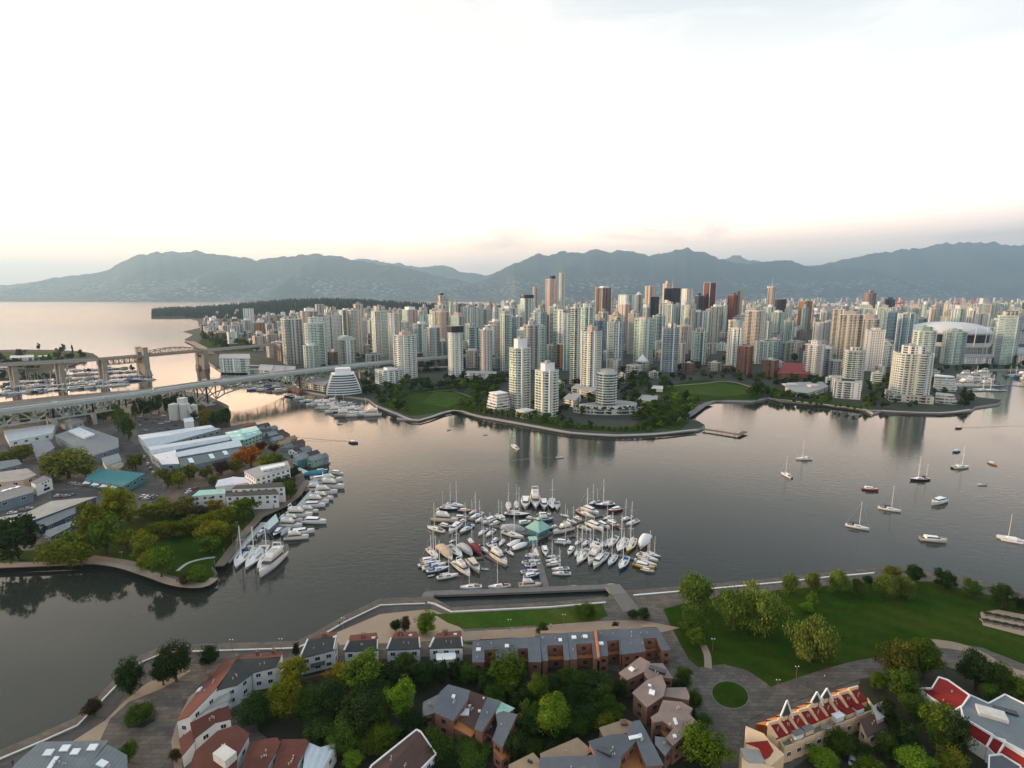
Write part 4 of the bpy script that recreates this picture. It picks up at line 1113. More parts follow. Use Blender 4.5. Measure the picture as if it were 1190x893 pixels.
# harbour beyond the city: cranes, sheds and a ship
def crane(x, base, label):
    p = G(x, base, 4); s = pxm(p)
    t_ = thing('gantry_crane', label, 'crane', (p.x, p.y, 4), 0, 'red harbour cranes')
    H = 11 * s
    b = MB()
    for sx in (-1, 1):
        for sy in (-1, 1): b.bar((sx * 2.2 * s, sy * 8, 0), (sx * 1.6 * s, sy * 6, H), .55 * s)
    b.bar((-2.5 * s, 0, H * .55), (2.5 * s, 0, H * .55), .6 * s)
    b.build('gantry_frame', 'crane_red', t_)
    b = MB(); b.bar((-5 * s, 0, H), (6 * s, 0, H * 1.05), .7 * s); b.bar((0, 0, H), (0, 0, H * 1.5), .5 * s); b.bar((0, 0, H * 1.5), (5.5 * s, 0, H * 1.07), .25 * s); b.build('boom', 'crane_red', t_)
for x, lab in ((1021, 'red harbour crane just right of the dark brown harbour tower'), (1040, 'red harbour crane right of the dark grey tower'), (1113, 'red harbour crane above the stadium roof, left one'), (1128, 'red harbour crane above the stadium roof, right one'), (1047, 'rightmost red harbour crane by the dark grey tower')):
    crane(x, 364, lab)
for x0, x1, lab in ((1066, 1100, 'long pale harbour shed left of the red cranes above the stadium'), (1140, 1165, 'grey white grain store with box on top above the stadium'), (1168, 1200, 'long white grain store at the right picture edge'), (950, 985, 'long pink grey wharf shed left of the dark brown harbour tower')):
    p0, p1 = G(x0, 361.5, 4), G(x1, 361.5, 4)
    t_ = thing('harbour_shed', lab, 'shed', ((p0.x + p1.x) / 2, p0.y, 4), 0)
    w = p1.x - p0.x; hh = 45 if x0 > 1100 else 28
    b = MB(); b.prism([(-w / 2, 0), (w / 2, 0), (w / 2, 90), (-w / 2, 90)], 0, hh, 0); b.build('wall', 'far_white', t_)
    b = MB(); b.face([(-w / 2, -2, hh), (w / 2, -2, hh), (w / 2, 45, hh + 14), (-w / 2, 45, hh + 14)]); b.face([(-w / 2, 92, hh), (-w / 2, 45, hh + 14), (w / 2, 45, hh + 14), (w / 2, 92, hh)]); b.build('roof', 'far_grey', t_)
    if x0 == 1140:
        b = MB(); b.box((-w * .25, 40, hh + 40), (w * .25, 40, 60)); b.build('headhouse', 'far_white', t_)
# ---------------------------------------------------------------- bridges
def P3(px, py, z): return G(px, py, z)
def lerp3(a, b, t): return a + (b - a) * t
# the high steel truss bridge
DECK = [P3(x, y, z) for x, y, z in ((-190, 505, 27), (0, 477, 27), (150, 458.5, 27), (250, 444, 27.5), (340, 432.5, 27.5), (430, 422.5, 26), (505, 415.5, 23), (570, 412, 18))]
DPX = [-190, 0, 150, 250, 340, 430, 505, 570]
def deckp(px):
    for i in range(len(DPX) - 1):
        if px <= DPX[i + 1]:
            return lerp3(DECK[i], DECK[i + 1], (px - DPX[i]) / (DPX[i + 1] - DPX[i]))
    return DECK[-1]
br = thing('truss_bridge', 'long grey green steel truss bridge crossing the channel in front of the towers', 'bridge')
DW = 30.0
line3 = [deckp(x) for x in range(-190, 571, 20)]
def side(i, off):
    a, b = line3[max(0, i - 1)], line3[min(len(line3) - 1, i + 1)]
    d = (b - a); d.z = 0; d.normalize()
    return line3[i] + Vector((-d.y, d.x, 0)) * off
def ribbon(o0, o1, z0, z1, name, mat_, parent, rng=None):
    mb = MB()
    rng = rng or range(len(line3) - 1)
    for i in rng:
        q = []
        for k in (i, i + 1):
            l, r = side(k, o0), side(k, o1)
            q.append([Vector((l.x, l.y, l.z + z0)), Vector((r.x, r.y, r.z + z0)), Vector((r.x, r.y, r.z + z1)), Vector((l.x, l.y, l.z + z1))])
        for k in range(4):
            mb.face([q[0][k], q[0][(k + 1) % 4], q[1][(k + 1) % 4], q[1][k]])
    return mb.build(name, mat_, parent)
plain('bridge_steel', (.31, .35, .325), .65, var=0, nscale=.08)
plain('bridge_road', (.20, .205, .195), .9, var=0, namt=.2, nscale=.05)
ribbon(DW / 2, -DW / 2, -1.2, 0, 'deck', 'bridge_road', br)
ribbon(DW / 2 + .4, DW / 2, -2.2, 1.1, 'edge_girder', 'bridge_steel', br)
ribbon(-DW / 2, -DW / 2 - .4, -2.2, 1.1, 'edge_girder', 'bridge_steel', br)
ribbon(.5, -.5, 0, 1.0, 'median_barrier', 'pale_concrete', br)
for off in (-10, -5, 5, 10):
    ribbon(off + .25, off - .25, .02, .05, 'lane_line', 'white_paint', br, range(0, len(line3) - 1, 1))
# lower chord depth below the deck along the bridge
CHORD = [(-190, 13), (95, 13), (135, 12), (165, 11), (200, 15), (232, 24), (255, 14), (285, 8), (315, 12), (342, 24), (368, 13), (400, 8.5), (470, 7)]
PIERS = [(-60, 0), (52, 0), (98, 0), (232, 1), (342, 1), (422, 0), (470, 0)]
spans = [(-150, -60), (-60, 52), (52, 98), (98, 140), (140, 232), (232, 342), (342, 422)]
for x0, x1 in spans:
    n = max(4, int(round((deckp(x1) - deckp(x0)).length / 14)))
    n += n % 2
    for sgn in (-1, 1):
        mb = MB()
        prev = None
        for k in range(n + 1):
            px = x0 + (x1 - x0) * k / n
            p = deckp(px); d = deckp(px + 4) - deckp(px - 4); d.z = 0; d.normalize()
            q = p + Vector((-d.y, d.x, 0)) * 10.5 * sgn
            tp = Vector((q.x, q.y, q.z - 1.8)); bt = Vector((q.x, q.y, q.z - interp(px, CHORD)))
            mb.bar(tp, bt, 1.0)
            if prev:
                mb.bar(prev[0], tp, 1.1); mb.bar(prev[1], bt, 1.4)
                mb.bar(prev[0], bt, 1.0) if k % 2 else mb.bar(prev[1], tp, 1.0)
            prev = (tp, bt)
        mb.build('truss', 'bridge_steel', br)
for px, big in PIERS:
    p = deckp(px); d = deckp(px + 4) - deckp(px - 4); d.z = 0; d.normalize(); nrm = Vector((-d.y, d.x, 0))
    zt = p.z - interp(px, CHORD)
    rz = math.atan2(d.y, d.x)
    mb = MB()
    if big:
        mb.box((p.x, p.y, (zt - 3) / 2), (12, 34, zt + 3), rz)
    else:
        for s in (-1, 1):
            mb.box((p.x + nrm.x * 10.5 * s, p.y + nrm.y * 10.5 * s, zt / 2), (3.4, 3.4, zt), rz)
        mb.box((p.x, p.y, zt * .8), (2.4, 20, 2.6), rz)
    mb.build('pier', 'brick' if px == 342 else 'concrete', br)
L(None, 'the grey truss bridge', 200, 455)
# ramps and viaducts beyond the bridge end
for lab, pts, zz in (('upper concrete viaduct ramp between the white framed and the checked towers', [(486, 419), (505, 417.5), (524, 416)], 12), ('lower concrete viaduct ramp between the white framed and the checked towers', [(486, 428), (505, 427), (524, 426.5)], 8)):
    a, b = G(pts[0][0], pts[0][1], zz), G(pts[-1][0], pts[-1][1], zz)
    t_ = thing('viaduct', lab, 'viaduct', ((a.x + b.x) / 2, (a.y + b.y) / 2, LZ), 0)
    o0 = Vector(t_.location)
    mb = MB(); mb.bar(a - o0, b - o0, 9, 1.6); mb.build('deck', 'concrete', t_)
    for k in (.1, .5, .9):
        q = lerp3(a, b, k) - o0; mb = MB(); mb.box((q.x, q.y, (zz - LZ) / 2), (1.8, 6, zz - LZ)); mb.build('column', 'concrete', t_)

# the old bridge: two concrete portal piers and a steel arch truss over the deck
b1, b2 = G(171, 437, 0), G(239, 429, 0)
ZD = ztop(b1.y, 414.5)
ob = thing('portal_bridge', 'older low bridge with two tall concrete portal piers and a pinkish truss arch, beyond the truss bridge', 'bridge')
plain('portal_stone', (.29, .255, .215), .85, var=0, nscale=.2); plain('old_steel', (.30, .22, .17), .75, var=0)
da = (b2 - b1); da.z = 0; LB = da.length; da.normalize(); nb = Vector((-da.y, da.x, 0)); rzb = math.atan2(da.y, da.x)
for bp, py in ((b1, 404), (b2, 407.5)):
    zt = ztop(bp.y, py)
    c0 = Vector((bp.x, bp.y, 0)) + nb * 9
    for s in (-1, 1):
        mb = MB()
        q = c0 + nb * 10 * s
        for z0, z1, w, l in ((-1, ZD * .25, 10, 9), (ZD * .25, ZD, 8, 7.5), (ZD, zt - 3, 6.6, 6.5), (zt - 3, zt, 7.6, 7.5)):
            mb.box((q.x, q.y, (z0 + z1) / 2), (w, l, z1 - z0), rzb)
        mb.build('portal_tower', 'portal_stone', ob)
    mb = MB(); q = c0; mb.box((q.x, q.y, zt - 4.5), (6, 18, 7), rzb); mb.box((q.x, q.y, ZD * .4), (7, 18, ZD * .5), rzb); mb.build('gallery', 'portal_stone', ob)
far_l = [G(x, y, ZD) for x, y in ((-120, 433), (0, 424.5), (115, 418.3))]
nodes = [v + nb * 0 for v in far_l] + [Vector((b1.x, b1.y, ZD)) + nb * 9, Vector((b2.x, b2.y, ZD)) + nb * 9, Vector((b2.x, b2.y, ZD)) + nb * 9 + da * 150, Vector((b2.x, b2.y, ZD)) + nb * 9 + da * 420 + Vector((0, 0, -6))]
for i in range(len(nodes) - 1):
    mb = MB(); mb.bar(nodes[i], nodes[i + 1], 20, 2.6)
    mb.build('deck', 'old_steel' if i in (2, 3) else 'concrete', ob)
    for s in (-1, 1):
        mb = MB(); mb.bar(nodes[i] + nb * 9.8 * s + Vector((0, 0, 1.9)), nodes[i + 1] + nb * 9.8 * s + Vector((0, 0, 1.9)), .5, 1.3); mb.build('railing', 'portal_stone', ob)
def flat_truss(a, b, off, depth, n, up, name):
    mb = MB(); prev = None
    for k in range(n + 1):
        p = lerp3(a, b, k / n) + nb * off
        h = depth(k / n) * up
        q = p + Vector((0, 0, h))
        mb.bar(p, q, .8)
        if prev: mb.bar(prev[1], q, 1.1); mb.bar(prev[0] if k % 2 else prev[1], q if k % 2 else p, .7)
        prev = (p, q)
    mb.build(name, 'old_steel', ob)
for s in (-8, 8):
    flat_truss(nodes[3], nodes[4], s, lambda u: 2 + 8.5 * math.sin(math.pi * u) ** .6, 12, 1, 'arch_truss')
    flat_truss(nodes[2], nodes[3], s, lambda u: 9, 8, -1, 'deck_truss')
    flat_truss(nodes[4], lerp3(nodes[4], nodes[5], .4), s, lambda u: 9, 5, -1, 'deck_truss')
for px, py in ((68, 441), (118, 436), (14, 437)):
    q = G(px, py, 0); d_ = interp(px, [(0, 0), (115, 1)])
    pp = G(px, interp(px, [(0, 424.5), (115, 418.3)]), ZD)
    mb = MB()
    for s in (-1, 1):
        c0 = pp + nb * 7 * s; mb.box((c0.x, c0.y, ZD / 2), (6, 4, ZD), rzb)
    mb.box((pp.x, pp.y, ZD - 2.5), (7, 18, 2.5), rzb)
    mb.build('approach_pier', 'portal_stone', ob)
L(None, 'the old portal bridge', 205, 415)
# ---------------------------------------------------------------- boats: one of each kind, then copies
WHITE = (.78, .78, .76)
def hull_rings(Lh, B, fb, n=9, fullness=.75):
    rings = []
    for i in range(n):
        u = i / (n - 1)                         # 0 stern, 1 bow
        w = B / 2 * (fullness + (1 - fullness) * math.sin(min(1, u / .45) * math.pi / 2)) * (1 if u < .5 else max(.03, math.cos((u - .5) / .5 * math.pi / 2) ** .75))
        x = -Lh / 2 + Lh * u * (.96 if u < 1 else 1.0)
        sh = fb * (1 + .35 * u * u)
        rings.append([(x, -w, sh), (x - .02 * Lh * u, -w * .93, sh * .45), (x - .05 * Lh * u, -w * .55, -.25), (x - .05 * Lh * u, w * .55, -.25), (x - .02 * Lh * u, w * .93, sh * .45), (x, w, sh)])
    return rings
def add_hull(t_, Lh, B, fb, color, full=.75, deckc=(.62, .61, .57), name='hull'):
    r = hull_rings(Lh, B, fb, fullness=full)
    b = MB(); b.loft(r, closed=False); b.face([p for p in r[0]][::-1]); b.build('hull', 'gelcoat', t_, color=color)
    d = MB()
    for A, C in zip(r, r[1:]): d.face([A[0], A[5], C[5], C[0]][::-1])
    d.build('deck', 'gelcoat', t_, color=deckc)
    return r
def wedge(b, x0, x1, w0, w1, z0, z1, rake0=.1, rake1=.35, top=.85, m=0):
    A = [(x0, -w0 / 2, z0), (x1, -w1 / 2, z0), (x1, w1 / 2, z0), (x0, w0 / 2, z0)]
    h = z1 - z0
    Bq = [(x0 + rake0 * h, -w0 / 2 * top, z1), (x1 - rake1 * h, -w1 / 2 * top, z1), (x1 - rake1 * h, w1 / 2 * top, z1), (x0 + rake0 * h, w0 / 2 * top, z1)]
    for i in range(4):
        j = (i + 1) % 4
        b.face([A[i], A[j], Bq[j], Bq[i]], m)
    b.face(Bq, m)
def mk_sail(two=False):
    t_ = bpy.data.objects.new('sailboat', None); col.objects.link(t_)
    add_hull(t_, 11, 3.3, 1.05, WHITE, .62)
    b = MB(); wedge(b, -1.8, 2.4, 2.0, 1.3, 1.1, 1.75, .2, 1.6); c = b.build('cabin', 'gelcoat', t_, color=WHITE)
    b = MB(); b.box((.2, 0, 1.42), (2.2, 1.93, .22)); b.build('window', 'glass_dark', c)
    b = MB(); b.box((-3.4, 0, 1.12), (2.3, 1.7, .12)); b.build('cockpit', 'timber', t_)
    b = MB(); b.tube((.8, 0, 1.2), (.8, 0, 15.0), .14, .09, 5)
    ms = b.build('mast', 'white_paint', t_)
    b = MB(); b.tube((.8, -1.0, 9.0), (.8, 1.0, 9.0), .06, .06, 4); b.build('spreader', 'white_paint', ms)
    b = MB()
    for q in ((5.4, 0, 1.3), (-5.3, 0, 1.2), (.7, -1.5, 1.1), (.7, 1.5, 1.1)): b.bar(q, (.8, 0, 14.8), .035)
    b.build('rigging', 'steel', ms)
    b = MB(); b.tube((.7, 0, 2.5), (-3.9, 0, 2.45), .24, .16, 6); b.build('sail_cover', 'canvas', t_, color=(.05, .10, .28))
    if two:
        b = MB(); b.tube((-3.9, 0, 1.2), (-3.9, 0, 10.5), .11, .07, 5); b.build('mizzen_mast', 'white_paint', t_)
    b = MB(); wedge(b, -2.3, -1.2, 1.9, 1.7, 1.2, 2.5, .1, .5); b.build('spray_hood', 'canvas', t_, color=(.05, .10, .28))
    return t_
def mk_motor(fly=True):
    t_ = bpy.data.objects.new('motor_yacht' if fly else 'motorboat', None); col.objects.link(t_)
    add_hull(t_, 11, 3.7, 1.35, WHITE, .86, (.70, .70, .67))
    b = MB(); wedge(b, -3.6, 2.6, 3.1, 2.2, 1.4, 2.95 if fly else 2.5, .05, .9); c = b.build('cabin', 'gelcoat', t_, color=WHITE)
    b = MB(); wedge(b, -3.2, 2.47, 3.14, 2.32, 1.9, 2.4, .05, .9, .93); b.build('window_band', 'glass_dark', c)
    if fly:
        b = MB(); wedge(b, -3.3, .9, 2.5, 2.0, 2.97, 3.7, -.2, .7, .95); f_ = b.build('flybridge', 'gelcoat', t_, color=WHITE)
        b = MB(); b.box((-1.2, 0, 3.73), (2.3, 1.6, .06)); b.build('seat', 'paint', f_, color=(.45, .42, .37))
        b = MB(); b.bar((-2.9, -1.2, 3.6), (-3.2, -1.0, 4.8), .15); b.bar((-2.9, 1.2, 3.6), (-3.2, 1.0, 4.8), .15); b.bar((-3.2, -1.05, 4.8), (-3.2, 1.05, 4.8), .25); b.build('radar_arch', 'white_paint', t_)
    b = MB(); b.box((-4.6, 0, 1.4), (1.6, 2.6, .1)); b.build('cockpit', 'timber', t_)
    b = MB()
    for y in (-1, 1): b.bar((2.0, 1.45 * y, 2.2), (5.2, .25 * y, 2.5), .05)
    b.build('rail', 'steel', t_)
    return t_
def mk_covered():
    t_ = bpy.data.objects.new('covered_boat', None); col.objects.link(t_)
    add_hull(t_, 11, 3.5, 1.2, WHITE, .8)
    b = MB(); r = []
    for i in range(8):
        u = i / 7
        w = 1.85 * (1 if u < .5 else max(.08, math.cos((u - .5) / .5 * math.pi / 2) ** .7))
        h = 1.5 * math.sin(math.pi * (.12 + .8 * (1 - u))) + .25
        r.append([(-5.3 + 10.4 * u, w * math.cos(math.pi * k / 6), 1.15 + h * math.sin(math.pi * k / 6)) for k in range(7)])
    b.loft(r, closed=False); b.build('canvas_cover', 'canvas', t_, color=(.5, .5, .48), smooth=True)
    return t_
def mk_dinghy():
    t_ = bpy.data.objects.new('dinghy', None); col.objects.link(t_)
    add_hull(t_, 5, 1.9, .6, WHITE, .85, (.35, .35, .36))
    b = MB(); b.box((-.6, 0, .75), (.5, 1.5, .15)); b.build('bench', 'timber', t_)
    b = MB(); b.box((-2.5, 0, .75), (.45, .4, .9)); b.build('outboard_motor', 'dark_concrete', t_)
    return t_
def mk_trimaran():
    t_ = bpy.data.objects.new('trimaran', None); col.objects.link(t_)
    add_hull(t_, 12, 2.4, 1.2, WHITE, .7)
    for y in (-3, 3):
        r = [[(q[0] * .8, q[1] * .4 + y, q[2] * .8) for q in ring] for ring in hull_rings(12, 2.0, 1.0)]
        b = MB(); b.loft(r); b.build('outrigger_hull', 'gelcoat', t_, color=WHITE)
    b = MB(); b.box((-.5, 0, 1.0), (3.6, 6.4, .25)); b.build('bridge_deck', 'gelcoat', t_, color=(.6, .6, .58))
    b = MB(); wedge(b, -2.8, 2.2, 2.2, 1.4, 1.2, 2.0, .2, 1.2); b.build('cabin', 'gelcoat', t_, color=WHITE)
    b = MB(); b.tube((.8, 0, 1.2), (.8, 0, 15), .14, .09, 5); b.build('mast', 'white_paint', t_)
    return t_
PROTO = {'s': mk_sail(), 'k': mk_sail(True), 'm': mk_motor(), 'b': mk_motor(False), 'c': mk_covered(), 'd': mk_dinghy(), 't': mk_trimaran()}
USED = set()
LEN = {'s': 11, 'k': 11, 'm': 11, 'b': 11, 'c': 11, 'd': 5, 't': 12}
CANV = {'blue': (.035, .09, .30), 'navy': (.02, .03, .10), 'red': (.17, .035, .035), 'tan': (.46, .36, .25), 'grey': (.36, .37, .38), 'white': (.72, .72, .71), 'green': (.05, .20, .15), 'black': (.03, .03, .035), 'teal': (.05, .24, .27)}
HULL = {'white': WHITE, 'navy': (.025, .04, .10), 'black': (.03, .03, .035), 'red': (.30, .05, .04), 'wood': (.30, .18, .10), 'yellow': (.62, .38, .03), 'grey': (.34, .35, .36), 'cream': (.70, .66, .57), 'blue': (.07, .16, .36), 'green': (.07, .22, .17), 'tan': (.60, .52, .42)}
NAMES = {'s': 'sailboat', 'k': 'two masted sailboat', 'm': 'motor yacht', 'b': 'low motorboat', 'c': 'boat', 'd': 'dinghy', 't': 'trimaran'}
def boat(kind, x0, y0, x1, y1, hull='white', canv='blue', label=None, group=None, anchor=True, raw=None, z=0.0):
    """A boat with its stern on pixel (x0, y0) and its bow on pixel (x1, y1) of the water."""
    a, b = G(x0, y0, .8), G(x1, y1, .8)
    d = b - a
    Lb = max(d.length, 2.5)
    rz = math.atan2(d.y, d.x)
    c = (a + b) / 2; c.z = z
    p = PROTO[kind]
    colors = {'hull': HULL[hull], 'outrigger_hull': HULL[hull], 'sail_cover': CANV[canv], 'spray_hood': CANV[canv], 'canvas_cover': CANV[canv]}
    if hull in ('wood', 'cream', 'tan', 'yellow'): colors['deck'] = tuple(.5 * v + .28 for v in HULL[hull])
    if kind in ('m', 'b') and hull == 'tan': colors['cabin'] = (.6, .5, .38)
    s = Lb / LEN[kind] * 1.05
    zs = min(1.0, (12.5 / max(Lb, 1)) ** 1.0) if kind in 'skt' else 1.0
    if kind not in USED:
        USED.add(kind); o = p
        o.location = c; o.rotation_euler = (0, 0, rz); o.scale = (s, s, s * zs)
        for ch in KIDS[p.name]:
            if ch.name.split('.')[0] in colors: ch.color = colors[ch.name.split('.')[0]] + (1,)
    else:
        o = copy_tree(p, c, rz, (s, s, s * zs), colors)
    look = hull + ' hulled '
    if kind in ('s', 'k'): look += NAMES[kind] + ' with ' + canv + ' sail cover'
    elif kind == 'c': look = 'boat under a ' + canv + ' canvas cover'
    else: look = hull + ' ' + NAMES[kind]
    x, y = proj(c)
    cat = {'s': 'sailboat', 'k': 'sailboat', 'm': 'motor yacht', 'b': 'motorboat', 'c': 'boat', 'd': 'dinghy', 't': 'trimaran'}[kind]
    if label: tag(o, label, cat, group)
    else: tag(o, look, cat, group, auto=(x, y))
    return o

# the round marina in the middle of the bay
MG = 'boats of the round marina'
for a in [('k', 512, 590, 532, 592, 'navy', 'white'), ('s', 520, 585, 538.5, 588.5), ('b', 533, 593, 547, 593.5, 'red'), ('m', 503, 603, 532, 606, 'tan'), ('b', 528, 601, 544, 601.5, 'wood'), ('s', 560.7, 596, 546.5, 603), ('s', 564, 600.5, 552.5, 606.5),
          ('b', 575, 602, 561, 608.5), ('b', 579.5, 606, 570, 610.5), ('s', 516, 617.5, 497, 612.5, 'white', 'tan'), ('b', 511, 609.5, 525, 613, 'green'), ('b', 534.6, 609, 522, 619.5, 'white'), ('s', 549.5, 610.5, 534.5, 619.5, 'grey', 'blue'), ('s', 565.7, 614.5, 556, 622),
          ('s', 575, 615.5, 565, 623), ('s', 590.8, 584.5, 591, 593, 'white', 'white'), ('s', 600, 583.5, 600.5, 591, 'white', 'white'), ('b', 611, 580, 610.5, 592, 'grey'), ('m', 621.3, 577, 623, 591, 'white'), ('b', 631.5, 582, 632.8, 592.5, 'grey'),
          ('s', 641.5, 580, 642, 592, 'navy', 'white'), ('d', 646.5, 583.5, 647.5, 592), ('k', 587, 597, 615, 598.5, 'navy', 'white'), ('b', 601.5, 608.5, 617, 606), ('b', 624, 598, 640, 598, 'cream'), ('m', 624, 604.5, 643, 603.5, 'blue'),
          ('c', 583, 613.5, 609, 616, 'white', 'grey'), ('s', 584, 618, 608, 625, 'cream', 'grey'), ('b', 647.5, 611, 638, 614.5, 'blue'), ('m', 665, 613.5, 643, 619.5), ('b', 645, 629, 663.5, 630.5), ('s', 655, 605.5, 662.5, 610.5, 'cream', 'tan'), ('s', 661, 603, 670, 608),
          ('c', 591, 634.5, 605, 628.5, 'blue', 'white'), ('s', 671, 593, 691, 603, 'wood', 'tan'), ('b', 677.5, 590, 695.5, 597.5), ('s', 714, 586, 691.5, 587.5, 'navy', 'white'), ('b', 722, 591, 707, 594.5, 'red'), ('k', 695.5, 582, 684.5, 586.5, 'green', 'green'),
          ('b', 694.5, 607, 708.5, 614), ('b', 704.5, 606.5, 720.5, 612.5, 'wood'), ('s', 671.5, 611.5, 687.5, 616.5, 'cream', 'tan'), ('b', 682.5, 607.5, 701, 616.5), ('s', 734, 600, 722, 604.5), ('s', 742, 605, 728, 609.5, 'white', 'grey'),
          ('s', 675, 627, 668, 633), ('s', 685.5, 626.5, 677.5, 634), ('s', 693.8, 627, 686.5, 637, 'white', 'black'), ('s', 703.5, 628.5, 697.5, 637, 'grey', 'black'), ('s', 716.5, 624, 707, 636, 'white', 'green'), ('s', 727, 626.5, 718, 642, 'blue', 'white'),
          ('s', 737, 626.5, 729, 641.5, 'yellow', 'white'), ('c', 752, 624, 744, 638, 'tan', 'white'), ('b', 665.5, 636, 660.5, 644.5), ('s', 673.5, 638, 668, 646), ('s', 682.5, 639, 671, 655, 'white', 'grey'), ('m', 696.5, 641, 684, 656, 'white'),
          ('s', 705, 643.5, 695.5, 656, 'grey', 'grey'), ('s', 729, 648, 720, 662.5, 'blue', 'blue'), ('s', 751, 642, 767.5, 647, 'grey', 'white'), ('s', 741, 644, 764.5, 652, 'cream', 'white'), ('s', 738, 650.5, 763, 657.5, 'cream', 'white'), ('b', 736.5, 655, 760.5, 661, 'yellow'),
          ('s', 497, 638, 509, 648, 'white', 'tan'), ('c', 511, 636, 525.5, 650, 'white', 'tan'), ('s', 522.5, 634.5, 537, 648.5, 'grey', 'grey'), ('c', 535, 634, 549, 645.5, 'white', 'grey'), ('c', 549, 633.5, 559, 645.5, 'red', 'red'), ('s', 556, 634, 567.5, 642.5, 'white', 'black'),
          ('s', 566.5, 631.5, 577, 638.5), ('b', 488.5, 652, 508, 649.5, 'grey'), ('s', 486.5, 657.5, 512, 653, 'grey', 'white'), ('s', 491.5, 660.5, 518, 655, 'white', 'blue'), ('s', 496, 664.5, 522, 659.5, 'blue', 'blue'), ('s', 508, 671.5, 532, 667.5, 'white', 'white'),
          ('d', 497, 669, 505, 667.5, 'wood'), ('m', 530, 656, 546, 668.5, 'white'), ('b', 545, 651, 557, 665.5, 'tan'), ('d', 559.5, 660, 568, 661), ('m', 571, 642.5, 589, 656, 'cream'), ('s', 559.5, 681.5, 535, 682.5, 'white', 'tan'), ('s', 592.5, 680, 567.5, 682.5, 'white', 'red'),
          ('c', 597, 637.5, 613.5, 632, 'white', 'white'), ('s', 588, 638.5, 597, 645), ('s', 621.5, 638, 625.5, 647, 'cream', 'white'), ('b', 632.5, 635.5, 634.5, 645.5), ('s', 607, 653.5, 627.5, 651.5, 'white', 'blue'), ('s', 610, 657, 628.5, 655, 'white', 'navy'),
          ('s', 605.5, 664.5, 625.5, 662.5, 'white', 'blue'), ('b', 609, 670, 627, 667, 'blue'), ('m', 603.5, 680, 628.5, 679.5, 'white'), ('s', 651, 650.5, 634, 651.5, 'white', 'white'), ('b', 650, 654, 635, 656.5, 'cream'), ('s', 661, 660, 641.5, 661.5, 'white', 'blue'),
          ('s', 663, 666, 642, 666, 'white', 'navy'), ('s', 578, 597, 587, 601.5, 'white', 'navy'), ('s', 586, 604, 575, 599, 'white', 'white'), ('b', 541, 604, 531, 608), ('s', 553, 593, 545, 597, 'white', 'white'), ('b', 612, 600.5, 622, 602.5), ('s', 652, 597, 661, 600, 'white', 'blue'), ('b', 668, 600, 676, 604),
          ('s', 712, 600, 701, 603, 'white', 'white'), ('b', 716, 606, 706, 603.5), ('s', 709, 627.5, 703, 635, 'white', 'white'), ('s', 690, 638, 682, 648, 'white', 'blue'), ('s', 660, 626, 655, 632.5, 'white', 'navy'), ('b', 578, 625.5, 571, 631), ('s', 586, 627, 580, 634, 'white', 'white'), ('s', 545, 626, 551, 633, 'white', 'white'),
          ('s', 530, 626, 522, 630, 'white', 'blue'), ('b', 525, 653, 534, 659), ('s', 611, 645.5, 627, 644.5, 'white', 'white'), ('s', 650, 645.5, 636, 646.5, 'white', 'blue'), ('b', 700, 646, 690, 660), ('b', 745, 660.5, 760, 664.5, 'grey'), ('s', 716, 646, 707, 657, 'white', 'white'), ('d', 660, 681.5, 671, 680.5, 'grey'), ('d', 701, 681, 714, 679, 'white')]:
    boat(*a, group=MG)
L(None, 'the green roofed float', 625, 618)
L(None, 'the west end raft', 505, 660)
L(None, 'the big tan yacht', 516, 604)
L(None, 'the yellow sailboat', 733, 634)
L(None, 'the north east berths', 705, 598)
L(None, 'the breakwater gangway', 627, 668)
L(None, 'the east end raft', 752, 652)
